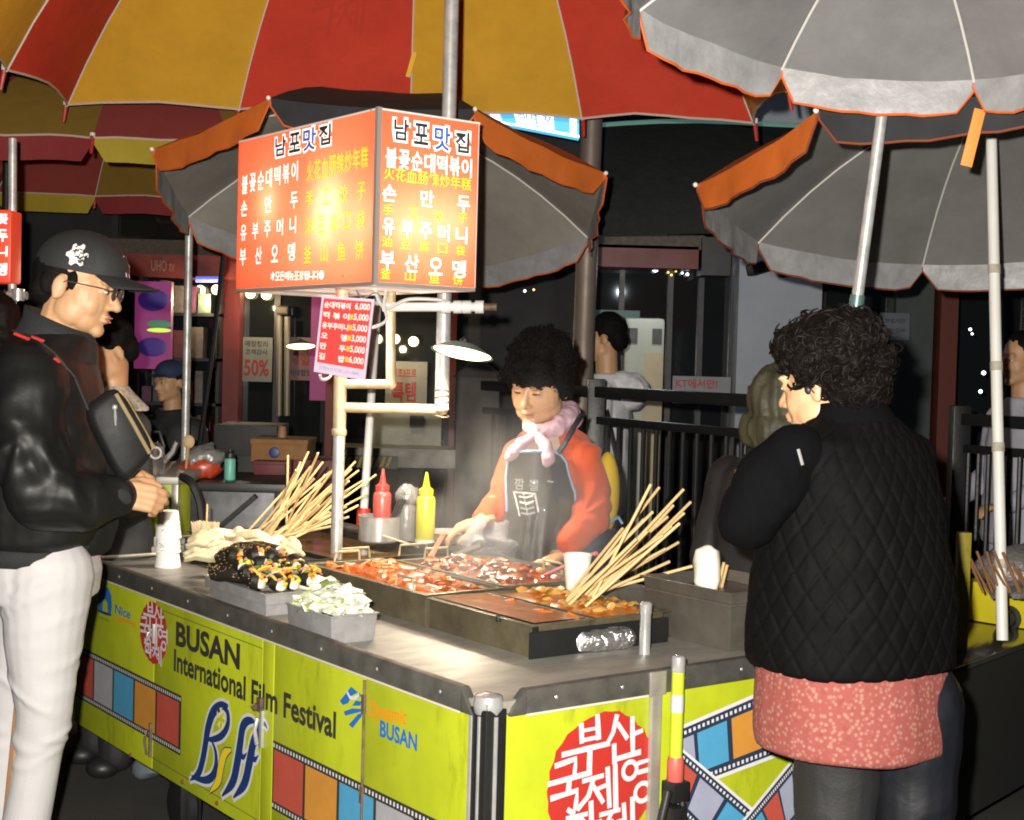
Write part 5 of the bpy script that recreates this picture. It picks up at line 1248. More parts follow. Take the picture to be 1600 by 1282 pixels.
# trousers
m_denimw = M('denim_white', (.43, .42, .43), .8, bump=(320, .25), var=(5, .10))
mb = MB()
torso(mb, [(pm(64, 855), .130, .178), (pm(68, 890), .138, .185), (pm(70, 930), .125, .178)], F_, S_)
zf = .06
mb.caps([pm(74, 900, -.085), pm(68, 1000, -.095), pm(67, 1060, -.095), pm(69, 1110, -.095), pm(60, 1175, -.095), pm(49, 1240, -.095), (pm(40, 1290).x, Ym - .095, .13), (pm(38, 1290).x, Ym - .095, zf + .03)], [.114, .096, .080, .068, .058, .058, .062, .066], 20)
mb.caps([pm(58, 900, .085), pm(42, 1000, .09), pm(24, 1080, .09), pm(16, 1150, .09), pm(6, 1240, .09), (pm(-6, 1290).x, Ym + .09, .13), (pm(-10, 1290).x, Ym + .09, zf + .03)], [.114, .094, .078, .064, .060, .062, .066], 20)
rc_ = random.Random(12); CRS = [(rc_.uniform(.44, .66), rc_.uniform(-.5, .5), rc_.uniform(.004, .009), rc_.uniform(.010, .02), rc_.uniform(0, 6.28)) for _ in range(9)] + [(rc_.uniform(.10, .30), rc_.uniform(-.5, .5), rc_.uniform(.004, .009), rc_.uniform(.010, .02), rc_.uniform(0, 6.28)) for _ in range(9)] + [(rc_.uniform(.74, .92), rc_.uniform(.3, .9), rc_.uniform(.003, .007), rc_.uniform(.010, .018), rc_.uniform(0, 6.28)) for _ in range(7)]
def tf_(c, n):
    e = folds(.0032, 6, 1.3, .0006, 30, (1, 1, .6))(c, n); an = math.atan2(n.y, n.x)
    for z0, sl, am, wd, a0 in CRS:
        mk = max(0, math.cos(an - a0)) ** .7
        if mk > 0: e += .6 * am * mk * math.exp(-((c.z - z0 - sl * .1 * math.sin(an - a0) + .02 * noise.noise(c * 8)) / wd) ** 2)
    return e
tr_ = man.part('trousers', blob(mb, m_denimw, .0055, 5, tf_), m_denimw, world=True)
q = MB(); c = pm(27, 878, -.19); q.ball(c, (.006, .003, .006), 10, 6); man.part('rivet', q, m_rust, tr_, world=True)
for sgn, x in ((-1, 40), (1, -12)):
    q = MB(); c = V((pm(x, 1290).x + .05, Ym + sgn * .093, .045)); q.ball(c, (.14, .05, .045), 16, 10); q.ball(c + V((-.07, 0, .02)), (.06, .045, .06), 12, 8); q.v = [V((p.x, p.y, max(p.z, .003))) for p in q.v]; man.part('shoe', q, m_black, world=True)
# crossbody bag resting on his chest
bag = Th('crossbody_bag', 'black leather crossbody bag with brass zips strapped across the chest of the man', 'bag', pm(180, 680, -.15))
c0, c1, c2, c3 = pm(128, 640, -.20), pm(182, 600, -.16), pm(243, 705, -.12), pm(190, 762, -.17)
def bg_(s, t_, e): 
    p = c0.lerp(c1, s).lerp(c3.lerp(c2, s), t_); return p + bn * e
bn = (c1 - c0).cross(c3 - c0).normalized(); bn = bn if bn.y < 0 else -bn
m_bag = M('bag_leather', (.010, .010, .011), .6, spec=.3, bump=(260, .15, .002), var=(25, .3))
rs = []
for e, k in ((-.055, .80), (-.045, .94), (-.02, 1.0), (.015, 1.0), (.034, .93), (.042, .80)):
    ring = []
    for j in range(36):
        a = 6.283 * j / 36; x = math.copysign(abs(math.cos(a)) ** .45, math.cos(a)) * k; y = math.copysign(abs(math.sin(a)) ** .45, math.sin(a)) * k
        ring.append(bg_(.5 + .5 * x, .5 + .5 * y, e))
    rs.append(ring)
q = MB(); q.rings(rs); bag.part('pouch', q, m_bag, world=True, angle=180)
m_zip = M('zip_brass', (.34, .27, .14), .4, .5, bump=(300, .2))
for s0 in (.80, .955):
    q = MB(); q.tube([bg_(s0, .08, .040 if s0 < .9 else .026), bg_(s0, .5, .045 if s0 < .9 else .030), bg_(s0, .93, .040 if s0 < .9 else .026)], .0052, 8); bag.part('zip', q, m_zip, world=True)
q = MB(); p = bg_(.62, .20, .045); q.ball(p, .007, 10, 6); q.tube([p, p + V((.003, -.004, -.022)), p + V((.004, -.004, -.044))], [.004, .008, .005], 8, flat=.5); bag.part('zip_pull', q, m_chrome, world=True)
q = MB(); p = bg_(.95, 1.0, .02); q.tube([p + V((.014 * math.cos(a), 0, .014 * math.sin(a))) for a in (k * .5236 for k in range(12))], .003, 6, closed=True); bag.part('ring', q, m_chrome, world=True)
q = MB()
st = [bg_(.15, .05, 0), pm(118, 590, -.215), pm(88, 555, -.222), pm(55, 528, -.20), pm(25, 520, -.13)]
for i in range(len(st) - 1): q.bar(st[i], st[i + 1], .004, .026, (0, -1, .3))
bag.part('strap', q, m_knit, world=True)

# ---------- woman in the quilted vest, right foreground
Yw = 3.08
def pw(px, py, d=0.): return at(px, py, Yw + d)
fw = V((-.52, .854, 0)); lw = V((-.854, -.52, 0))
wom = Th('person', 'short haired woman in black quilted vest and pink floral apron with her back turned', 'person', (pw(1335, 1280).x, Yw, 0))
H = headM(pw(1290, 603, .02), (-.76, .65), R(9), .96)
mb = MB(); head_prims(mb, H, 1.0, H.inverted() @ pw(1330, 690))
mb.caps([pw(1330, 690), pw(1335, 800), pw(1335, 1000)], [.07, .13, .14])
for sgn, px in ((1, 1306), (-1, 1428)):
    mb.caps([pw(px, 1080), pw(px, 1220), (pw(px, 1280).x, Yw, .09)], [.09, .06, .045])
hand_prims(mb, pw(1196, 768, .12), (-.2, .6, .5), (-.3, 1, .1), (1, 0, 0), .5, .92)
mb.caps([pw(1175, 800, -.05), pw(1194, 775, .10)], [.04, .028])
hand_prims(mb, pw(1400, 800, .33), (-.7, .5, .3), (0, 0, 1), (-.3, .9, 0), .5, .92)
wom.part('body', blob(mb, m_skin2, .0048, 3), m_skin2, world=True)
face_parts(wom, H, .4)
q = MB(); q.ball((.087, .002, -.010), (.006, .008, .010), 10, 6); q.tf(H); wom.part('earbud', q, m_black, world=True)
mb = MB(); q = MB()
q.ball((.0, .026, .058), (.097, .112, .100), 20, 14); q.ball((-.01, .074, -.006), (.085, .058, .070), 16, 10); q.ball((.0, -.045, .090), (.080, .056, .050), 14, 10); q.ball((-.045, .06, -.045), (.055, .05, .04), 12, 8)
for i in range(60):
    a, b_ = r.uniform(0, 6.28), r.uniform(-.35, 1.2); q.ball((.090 * math.cos(b_) * math.cos(a), .030 + .104 * math.cos(b_) * math.sin(a), .054 + .094 * math.sin(b_)), r.uniform(.014, .026), 8, 6)
q.v = [p if not (p.y < -.01 and p.z < .03) else V((p.x * .8, max(p.y, -.02), p.z + .02)) for p in q.v]
mb.add([H @ p for p in q.v], q.f)
hm = blob(mb, m_hairb, .006, 1, folds(.006, 42, 8.1, .003, 90)); Hi = H.inverted()
kf = lambda c, n: not ((Hi @ c).y < -.02 and (Hi @ c).z < .045)
mb = strands(MB(), hm, 2600, .055, .0036, 44, .85, .0004, .8, kf)
mb = strands(mb, hm, 2500, .045, .0008, 4, .9, .0004, 1.0, lambda c, n: not ((Hi @ c).y < -.02 and (Hi @ c).z < .045))
wom.part('hair', join_mesh(hm, mb, m_hairb, 'hair'), m_hairb, world=True)
m_vest = M('vest_black', (.0030, .0028, .0028), .75, spec=.08, var=(14, .35), bump=(90, .2))
m_slv = M('sleeve_black', (.003, .003, .0035), .95, spec=.06, bump=(140, .3))
mb = MB()
torso(mb, [(pw(1335, 652), .085, .08), (pw(1337, 668), .12, .09), (pw(1337, 690), .165, .11), (pw(1337, 720), .185, .128), (pw(1336, 760), .195, .142), (pw(1334, 830), .212, .165), (pw(1332, 900), .226, .182), (pw(1331, 980), .236, .192), (pw(1331, 1018), .236, .192), (pw(1331, 1032), .232, .188)], lw, fw, 2.2)
ctr_ = pw(1334, 850)
def quilt(c, n):
    d = c - ctr_; a = math.atan2(d.dot(lw), d.dot(fw)) * .20; z = c.z
    a += .006 * noise.noise(c * 7); z += .008 * noise.noise(c * 6 + V((3, 1, 2)))
    p_, q_ = (a + z * .62) / .052, (a - z * .62) / .052
    k = min(abs((p_ % 1) - .5), .5) * 2, min(abs((q_ % 1) - .5), .5) * 2
    e = max(k); g_ = 1 - max(0, (e - .72) / .28) ** 1.5
    return .0048 * g_ * (1 + .6 * noise.noise(c * 8)) - .003 + folds(.008, 7, 2.2)(c, n)
vest = wom.part('vest', blob(mb, m_vest, .0052, 3, quilt), m_vest, world=True)
mb = MB(); mb.caps([pw(1240, 712, -.10), pw(1205, 758, -.12), pw(1168, 808, -.11), pw(1180, 785, .04), pw(1192, 772, .13)], [.064, .066, .062, .054, .042], 16)
wom.part('sleeve', blob(mb, m_slv, .006, 4, folds(.014, 9, 6.1, .003, 30)), m_slv, world=True)
mb = MB(); mb.caps([pw(1415, 718, .10), pw(1425, 800, .15), pw(1420, 870, .20), pw(1390, 812, .32)], [.066, .064, .058, .04], 16)
wom.part('sleeve', blob(mb, m_slv, .006, 4, folds(.007, 12, 7.1)), m_slv, world=True)
q = MB(); rs = [ering(pw(x, y), a, b_, lw + UP * .05, fw - UP * .15, 26) for x, y, a, b_ in ((1334, 668, .104, .096), (1331, 648, .088, .084), (1328, 634, .080, .078), (1328, 634, .071, .068), (1331, 655, .074, .07))]
q.rings(rs, caps=False); wom.part('collar', q, m_slv, vest, world=True, angle=180)
q = MB(); p = pw(1247, 702, -.165); q.tube([p, p + V((.010, 0, -.032))], .0035, 6); wom.part('zip_pull', q, m_chrome, vest, world=True)
# pink floral apron skirt : procedural flower print
m_flor = bpy.data.materials.new('floral_pink'); m_flor.use_nodes = True; nt = m_flor.node_tree; N = nt.nodes; Lk = nt.links; b = N['Principled BSDF']; b.inputs['Roughness'].default_value = .85
tc = N.new('ShaderNodeTexCoord'); vo = N.new('ShaderNodeTexVoronoi'); vo.inputs['Scale'].default_value = 95; v2 = N.new('ShaderNodeTexVoronoi'); v2.inputs['Scale'].default_value = 42
rp = N.new('ShaderNodeValToRGB'); rp.color_ramp.elements[0].position = .22; rp.color_ramp.elements[0].color = (.27, .135, .105, 1); rp.color_ramp.elements[1].position = .5; rp.color_ramp.elements[1].color = (.215, .050, .042, 1); e_ = rp.color_ramp.elements.new(.36); e_.color = (.25, .085, .066, 1)
r2 = N.new('ShaderNodeValToRGB'); r2.color_ramp.elements[0].position = .18; r2.color_ramp.elements[0].color = (.85, .7, .6, 1); r2.color_ramp.elements[1].position = .30; r2.color_ramp.elements[1].color = (1, 1, 1, 1)
mxx = N.new('ShaderNodeMix'); mxx.data_type = 'RGBA'; mxx.blend_type = 'MULTIPLY'; mxx.inputs[0].default_value = .6
Lk.new(tc.outputs['Object'], vo.inputs['Vector']); Lk.new(tc.outputs['Object'], v2.inputs['Vector']); Lk.new(vo.outputs['Distance'], rp.inputs[0]); Lk.new(v2.outputs['Distance'], r2.inputs[0])
Lk.new(rp.outputs[0], mxx.inputs['A']); Lk.new(r2.outputs[0], mxx.inputs['B']); Lk.new(mxx.outputs['Result'], b.inputs['Base Color'])
mb = MB(); torso(mb, [(pw(1331, 1020), .212, .168), (pw(1331, 1060), .218, .174), (pw(1332, 1110), .222, .178), (pw(1332, 1140), .222, .178), (pw(1333, 1160), .220, .176), (pw(1333, 1164), .20, .16)], lw, fw, 2.2)
ap = wom.part('apron', blob(mb, m_flor, .006, 3, folds(.007, 7, 3.3, 0, 1, (1, 1, .35))), m_flor, world=True)
q = MB(); a_, b_ = pw(1478, 1050, -.02), pw(1482, 1120, -.02); q.tube([a_, b_], .010, 8, flat=.5); wom.part('apron_tie', q, M('tie_red', (.45, .03, .03), .7), ap, world=True)
m_pant = M('trouser_black', (.010, .010, .011), .7, bump=(120, .3)); m_pant2 = M('trouser_navy_shiny', (.009, .010, .014), .4, var=(18, .4), bump=(40, .3))
for sgn, px, mt in ((1, 1308, m_pant), (-1, 1430, m_pant2)):
    mb = MB(); x = pw(px, 1280).x; mb.caps([pw(px, 1100), pw(px, 1200), (x, Yw, .35), (x, Yw, .10)], [.105, .092, .078, .066], 18); wom.part('trouser_leg', blob(mb, mt, .007, 4, folds(.006, 12, px)), mt, world=True)
    q = MB(); c = V((x, Yw, .04)) + fw * .05; q.ball(c, (.05, .12, .04), 14, 8, Matrix.Rotation(math.atan2(-fw.x, fw.y), 3, 'Z')); q.v = [V((p.x, p.y, max(p.z, .003))) for p in q.v]; wom.part('shoe', q, m_black, world=True)

# ---------- vendor behind the pans
Yv = 4.86
def pvv(px, py, d=0.): return at(px, py, Yv + d)
fv = V((-.42, -.907, 0)); lv = V((.907, -.42, 0))
ven = Th('person', 'street food vendor in orange cardigan and pink scarf looking down while cooking behind the pans', 'person', (pvv(868, 900).x, Yv + .05, 0))
H = headM(pvv(843, 604, -.02), (-.47, -.88), R(18), 1.06, R(-4))
mb = MB(); head_prims(mb, H, 1.2, H.inverted() @ pvv(866, 690, .04), 1.05)
mb.caps([pvv(866, 690, .04), pvv(870, 800, .05), (pvv(870, 800).x, Yv + .05, .75)], [.06, .10, .12])
for sgn in (-1, 1):
    o_ = lv * (.09 * sgn); mb.caps([V((pvv(870, 800).x, Yv + .05, .75)) + o_, V((pvv(870, 800).x, Yv + .05, .42)) + o_, V((pvv(870, 800).x, Yv + .05, .08)) + o_], [.09, .06, .045])
hand_prims(mb, pvv(752, 816, -.10), (-1, -.15, -.28), (-.15, .1, -1), (.1, -1, -.1), .42, .95)
mb.caps([pvv(770, 790, -.02), pvv(753, 816, -.10)], [.035, .027])
hand_prims(mb, pvv(872, 868, -.16), (-1, -.1, -.3), (-.1, .1, -1), (0, -1, .2), .5, .95)
ven.part('body', blob(mb, m_skin2, .0040, 6, vg=lambda c: 1 if c.z > 1.15 else .3), m_skin2, world=True)
face_parts(ven, H, .92, .7, 1.05)
mb = MB(); q = MB()
q.ball((0, .028, .066), (.084, .094, .088), 20, 14); q.ball((0, .07, .01), (.082, .060, .078), 16, 10)
for sx in (-1, 1): q.ball((sx * .078, .012, .025), (.026, .040, .055), 12, 8)
q.ball((0, -.062, .094), (.072, .038, .030), 14, 10)
r = random.Random(31)
for i in range(110):
    a, b_ = r.uniform(0, 6.28), r.uniform(-.3, 1.35); p = V((.081 * math.cos(b_) * math.cos(a), .028 + .090 * math.cos(b_) * math.sin(a), .066 + .088 * math.sin(b_)))
    if p.y < -.045 and p.z < .06: continue
    q.ball(p, r.uniform(.016, .032), 8, 6)
for i in range(11): q.ball((-.07 + .014 * i, -.094 + .25 * (i - 5) ** 2 * .0012, .058 + .008 * math.sin(i * 2.1)), .015, 8, 6)
mb.add([H @ p for p in q.v], q.f)
hm = blob(mb, m_hair, .0062, 1, folds(.006, 40, 5.1, .003, 90)); mb = strands(MB(), hm, 2600, .045, .0036, 24, 1.1, .0005)
mb = strands(mb, hm, 3000, .04, .0008, 14, 1.0, .0009)
ven.part('hair', join_mesh(hm, mb, m_hair, 'hair'), m_hair, world=True)
m_card = M('cardigan_orange', (.62, .085, .018), .85, bump=(260, .35), var=(7, .12), sheen=.15)
mb = MB()
torso(mb, [(pvv(862, 668, .03), .075, .07), (pvv(864, 680, .03), .112, .085), (pvv(865, 700, .03), .150, .105), (pvv(866, 730, .04), .168, .122), (pvv(869, 780, .05), .185, .135), (pvv(870, 840, .05), .185, .14), (pvv(870, 890, .05), .19, .145), (pvv(870, 905, .05), .17, .13)], lv, fv, 2.3)
mb.caps([pvv(912, 714, -.05), pvv(925, 765, -.08), pvv(922, 812, -.13), pvv(892, 846, -.16)], [.058, .064, .062, .048], 18)
mb.caps([pvv(812, 712, .10), pvv(794, 755, .07), pvv(774, 792, .0), pvv(758, 812, -.07)], [.056, .056, .052, .040], 18)
CE = (pvv(915, 800, -.2), pvv(782, 782, -.05), pvv(905, 715, -.1))
def cf_(c, n):
    e = folds(.007, 8, 9.2, .0022, 34)(c, n)
    for E_, k in zip(CE, (7, 6, 5)):
        dx, dz = c.x - E_.x, c.z - E_.z; rr = math.hypot(dx, dz)
        if rr < .2: e += .008 * math.exp(-(rr / .10) ** 2) * math.cos((k - 3) * math.atan2(dz, dx) + 6 * noise.noise(c * 9)) * min(1, rr / .05)
    return e
cg = ven.part('cardigan', blob(mb, m_card, .0052, 4, cf_), m_card, world=True)
# blouse opening, scarf
m_blouse = M('blouse_cream', (.66, .55, .42), .8, var=(60, .35), col2=(.55, .36, .26))
q = MB(); g = []
for y, x0, x1, d in ((662, 838, 866, -.075), (680, 826, 872, -.105), (700, 815, 876, -.128), (722, 808, 872, -.142), (745, 806, 868, -.148)):
    g.append([pvv(x0 + (x1 - x0) * k / 5, y, d + .022 * ((k - 2.2) / 2.5) ** 2) for k in range(6)])
q.grid(g); q.grid([[p + V((0, .004, 0)) for p in row] for row in g]); ven.part('blouse', q, m_blouse, world=True, norm=False)
m_scarf = M('scarf_pink', (.72, .47, .56), .8, bump=(40, .4, .006), var=(20, .15))
mb = MB()
mb.caps([pvv(826, 668, -.08), pvv(846, 677, -.10), pvv(868, 670, -.07), pvv(884, 654, .01), pvv(890, 644, .10), pvv(866, 640, .16)], [.018, .026, .031, .036, .036, .028], 14)
mb.caps([pvv(872, 660, -.06), pvv(896, 660, .0), pvv(904, 656, .06)], [.022, .024, .016], 12)
mb.caps([pvv(838, 640, .12), pvv(826, 656, .03), pvv(824, 668, -.06)], [.02, .018, .016], 12)
mb.ball(pvv(836, 676, -.115), (.024, .02, .022), 12, 8)
mb.caps([pvv(834, 678, -.12), pvv(817, 692, -.135), pvv(803, 707, -.14), pvv(795, 714, -.14)], [.014, .019, .023, .016], 12)
mb.caps([pvv(840, 680, -.125), pvv(851, 697, -.14), pvv(856, 716, -.15), pvv(853, 722, -.152)], [.015, .021, .026, .019], 12)
ven.part('scarf', blob(mb, m_scarf, .0045, 4, folds(.0045, 30, 2.1, .0015, 70)), m_scarf, world=True)
# apron
m_apr = M('apron_charcoal', (.035, .032, .030), .42, var=(9, .5), col2=(.075, .065, .055), bump=(30, .3, .006), coat=.3); m_aprn = M('apron_navy', (.012, .016, .035), .6); m_tr = M('trim_blue', (.30, .46, .66), .6)
rows = [(706, 803, 866), (711, 796, 876), (722, 793, 884), (745, 791, 889), (770, 791, 898), (790, 792, 899), (800, 792, 893), (830, 790, 888), (860, 789, 886), (900, 787, 886)]
g = []
for y, x0, x1 in rows:
    row = []
    for k in range(13):
        x = x0 + (x1 - x0) * k / 12; row.append(pvv(x, y, -.165 - .02 * (y > 780) + .05 * ((x - 838) / 55) ** 2 + .006 * math.sin(x * .22 + y * .03) * (y - 700) / 100))
    g.append(row)
q = MB(); q.grid(g); q.mi = 0; q.grid([[p + V((0, .005, 0)) for p in row] for row in g]); apn = ven.part('apron', q, m_apr, world=True, norm=False, angle=180)
edge = [row[0] for row in g[6:1:-1]] + [g[1][0]] + list(g[0]) + [row[-1] for row in g[1:7]]
q = MB(); q.tube(edge, .0052, 6); ven.part('apron_trim', q, m_tr, apn, world=True)
q = MB(); q.add([p - V((0, .0015, 0)) for p in (g[2][9], g[2][12], g[5][12], g[6][12], g[5][9], g[4][8])], [(0, 1, 2, 3, 4, 5)]); ven.part('navy_side', q, m_aprn, apn, world=True, norm=False)
def apf(x, y, e=.006): 
    px, py = x, y; return pvv(px, py, -.171 - .02 * max(0, min(1, (py - 770) / 20)) + .05 * ((px - 838) / 55) ** 2 - e)
q = MB()
def aptext(s_, x, y, w_, h_):
    q.text(s_, lambda a, b_: apf(x + a, y - b_), 0, 0, w_ * 1.25, h_ * 1.15, .0)
aptext('깜', 804, 765, 12, 15); aptext('뽈', 827, 767, 12, 15); aptext('~', 855, 755, 8, 4)
for a, b_ in (((803, 769), (836, 772)), ((803, 769), (812, 806)), ((836, 772), (841, 800))): q.ribbon([a, b_], 3.2, apf)
for i, yy in enumerate((776, 785, 794, 802)): q.ribbon([(812 + i, yy), (822 + i, yy + 2), (832 + i, yy - 1)], 3.0, apf)
q.ribbon([(818, 772), (824, 803)], 2.2, apf)
ven.part('apron_lettering', q, m_inkw, apn, world=True, norm=False)
for pts in ([(872, 709, -.15), (884, 690, -.14), (896, 668, -.10), (906, 652, -.03), (908, 646, .06)], [(806, 708, -.13), (808, 694, -.10), (812, 682, -.06)]):
    q = MB()
    for i in range(len(pts) - 1): q.bar(pvv(*pts[i]), pvv(*pts[i + 1]), .004, .026, (.6, -.7, .2))
    ven.part('apron_strap', q, m_aprn, apn, world=True)
mb = MB(); torso(mb, [(pvv(905, 826, .0), .13, .12), (pvv(905, 860, .0), .145, .14), (V((pvv(900, 860).x, Yv, .62)), .15, .15), (V((pvv(900, 860).x, Yv, .45)), .14, .14)], lv, fv); ven.part('apron_skirt', blob(mb, m_aprn, .007, 3, folds(.006, 9, 3)), m_aprn, apn, world=True)
q = MB(); q.tube([pvv(905, 832, -.15), pvv(940, 824, -.12), pvv(966, 808, -.02), pvv(972, 818, .0)], .005, 6); ven.part('skirt_trim', q, m_tr, apn, world=True)
q = MB(); q.ball(pvv(948, 770, .02), (.045, .06, .14), 14, 10); ven.part('yellow_waistcoat', q, M('yellow_cloth', (.55, .36, .01), .8), world=True)
mb = MB()
for sgn in (-1, 1):
    o_ = lv * (.09 * sgn); c = V((pvv(870, 800).x, Yv + .05, 0)); mb.caps([c + o_ + UP * .7, c + o_ + UP * .4, c + o_ + UP * .1], [.1, .08, .07])
ven.part('trousers', blob(mb, m_pant, .008, 3), m_pant, world=True)
for sgn in (-1, 1):
    q = MB(); c = V((pvv(870, 800).x, Yv + .05, .04)) + lv * (.09 * sgn) + fv * .05; q.ball(c, (.05, .12, .04), 12, 8, Matrix.Rotation(math.atan2(-fv.x, fv.y), 3, 'Z')); q.v = [V((p.x, p.y, max(p.z, .003))) for p in q.v]; ven.part('shoe', q, m_black, world=True)

# ---------- people in the background
def bystander(label, px, py, Y, f, s, hair, coat, legs, arms=True, skin=m_skin, cap=None, hood=None, mask=False, long=False, pitch=.1, hs=1.):
    f = V((*f, 0)).normalized(); l = V((-f.y, f.x, 0)); h = at(px, py, Y)
    t = Th('person', label, 'person', (h.x, h.y, 0)); H = headM(h, f, pitch, s)
    mb = MB(); nk = h - UP * .21 * s - f * .02; head_prims(mb, H, 1, H.inverted() @ nk); mb.caps([nk, nk - UP * .25, V((nk.x, nk.y, .8))], [.06, .11, .12])
    for sg in (-1, 1): mb.caps([V((nk.x, nk.y, .85)) + l * sg * .09, V((nk.x, nk.y, .1)) + l * sg * .1], [.08, .05])
    for sg in (-1, 1) if arms else ():
        e = nk - UP * .33 + l * sg * .24; w_ = nk - UP * .45 + l * sg * .16 + f * .22; hand_prims(mb, w_, f, -UP, -l * sg, .5, .95); mb.caps([e, w_], [.035, .028])
    t.part('body', blob(mb, skin, .007, 3), skin, world=True); face_parts(t, H, .5)
    mb = MB(); q = MB(); q.ball((0, .028, .052), (.086, .098, .086), 16, 10); q.ball((0, .075, -.01), (.068, .05, .06), 12, 8)
    if long:
        q.ball((0, .07, -.10), (.085, .06, .14), 14, 10); q.ball((0, -.05, .07), (.07, .05, .045), 12, 8); q.ball((-.07, .0, -.05), (.03, .05, .1), 10, 8); q.ball((.07, .0, -.05), (.03, .05, .1), 10, 8)
    mb.add([H @ p for p in q.v], q.f); t.part('hair', blob(mb, hair, .007, 2, folds(.004, 40, px)), hair, world=True)
    mb = MB(); torso(mb, [(nk + UP * .035, .075, .075), (nk - UP * .01, .12, .09), (nk - UP * .06, .185, .105), (nk - UP * .2, .20, .125), (nk - UP * .4, .195, .13), (nk - UP * .6, .205, .14), (nk - UP * .64, .19, .13)], l, f)
    for sg in (-1, 1): mb.caps([nk - UP * .07 + l * sg * .17, nk - UP * .33 + l * sg * .24, nk - UP * .44 + l * sg * .17 + f * .2], [.068, .058, .04])
    ct = t.part('jacket', blob(mb, coat, .008, 4, folds(.008, 10, px)), coat, world=True)
    mb = MB()
    for sg in (-1, 1): mb.caps([V((nk.x, nk.y, .86)) + l * sg * .085, V((nk.x, nk.y, .5)) + l * sg * .095, V((nk.x, nk.y, .08)) + l * sg * .1], [.105, .08, .065])
    t.part('trousers', blob(mb, legs, .009, 3), legs, world=True)
    if cap:
        q = MB(); q.ball((0, .012, .07), (.09, .108, .075), 16, 10); q.ball((0, -.10, .052), (.07, .06, .008), 14, 6); q.tf(H); t.part('cap', q, cap, world=True)
    if hood:
        mb = MB(); q = MB(); q.ball((0, .03, .02), (.115, .125, .145), 16, 12); q.ball((0, .05, -.10), (.135, .10, .10), 12, 8); mb.add([H @ p for p in q.v if 1], q.f); t.part('hood', blob(mb, hood, .008, 2, folds(.016, 13, 4, .004, 30, (2.2, 2.2, .35))), hood, ct, world=True)
    if mask:
        q = MB(); q.ball((0, -.075, -.058), (.052, .040, .042), 14, 10); q.tf(H); t.part('mask', q, m_black, world=True)
    for sg in (-1, 1):
        q = MB(); q.ball(V((nk.x, nk.y, .04)) + l * sg * .1 + f * .05, (.06, .06, .04), 12, 8); t.part('shoe', q, m_black, world=True)
    return t, H, nk, f, l
m_dark = M('coat_black', (.014, .014, .015), .6, var=(12, .4)); m_greyh = M('hoodie_white', (.74, .74, .78), .85, var=(10, .25), bump=(60, .3)); m_lil = M('shirt_lilac', (.42, .42, .50), .8, var=(10, .2)); m_jean = M('jeans_dark', (.03, .04, .07), .8)
m_olive = M('raincoat_olive', (.05, .048, .024), .6, var=(20, .4), bump=(30, .6, .01)); m_polka = M('polka_dark', (.02, .02, .022), .7)
t, H, nk, f, l = bystander('woman with a black mask and pale patterned collar behind the man in the cap', 168, 551, 5.1, (-.8, -.6), .92, m_hair, m_pant, m_pant, long=False, mask=True, pitch=.4, arms=False)
q = MB(); rs = [ering(nk + UP * z, a, a * .9, l, f, 20) for z, a in ((.075, .062), (.05, .085), (.0, .14), (-.01, .14), (.03, .08))]; q.rings(rs, caps=False); t.part('collar', q, M('collar_pattern', (.55, .52, .44), .8, var=(70, .8), col2=(.16, .15, .12)), world=True)
t, H, nk, f, l = bystander('distant woman in a blue cap and polka dot top beside the metal pole', 266, 598, 7.6, (-.6, -.8), .85, m_hair, m_polka, m_pant, cap=M('cap_blue', (.015, .03, .07), .8))
r = random.Random(3); q = MB()
for i in range(110):
    a = r.uniform(0, 6.28); z = r.uniform(-.55, -.06); c = nk + l * .212 * math.cos(a) + f * .145 * math.sin(a) + UP * z; q.ball(c, .008, 6, 4)
t.part('polka_dots', q, m_inkw, world=True)['kind'] = 'stuff'
t, H, nk, f, l = bystander('young man in a pale hoodie with a black shoulder strap walking behind the railing', 944, 530, 7.3, (-.95, .25), 1.0, m_hair, m_greyh, m_jean)
q = MB(); st = [nk - UP * .02 - f * .10 - l * .1, nk + UP * .03 - l * .10, nk - UP * .1 - l * .17 + f * .07, nk - UP * .35 - l * .23 + f * .0, nk - UP * .5 - l * .23 - f * .08]
st = [nk + UP * .02 + f * .06 + l * .16, nk + UP * .0 + f * .03 + l * .19, nk - UP * .12 + l * .225 - f * .04, nk - UP * .30 + l * .25 - f * .09, nk - UP * .45 + l * .25 - f * .13]
q.tube(st, .018, 6, flat=.4); t.part('bag_strap', q, m_black, world=True)
mb = MB(); c = nk - UP * .05 - f * .10; mb.ball(c, (.12, .12, .10), 14, 10); t.part('hood', blob(mb, m_greyh, .008, 3, folds(.012, 18, 4)), m_greyh, world=True)
t, H, nk, f, l = bystander('man in a pale lilac shirt with a backpack strap at the far right edge', 1597, 563, 6.6, (-.9, -.3), 1.0, m_hair, m_lil, m_lil)
q = MB(); q.tube([nk + UP * .02 - f * .08 + l * .12, nk + UP * .0 + l * .15 + f * .1, nk - UP * .2 + l * .2 + f * .11, nk - UP * .34 + l * .22 + f * .02], .016, 6, flat=.4); t.part('backpack_strap', q, m_black, world=True)
bystander('person in a hooded shiny olive raincoat half hidden by the curly haired woman', 1221, 634, 4.6, (.6, .8), .8, m_hair, m_dark, m_pant, hood=m_olive, arms=False)
bystander('person with long brown hair cropped by the left edge beside the small red sign', -24, 520, 4.5, (-.9, .3), .95, m_hairb, m_dark, m_pant, long=True)
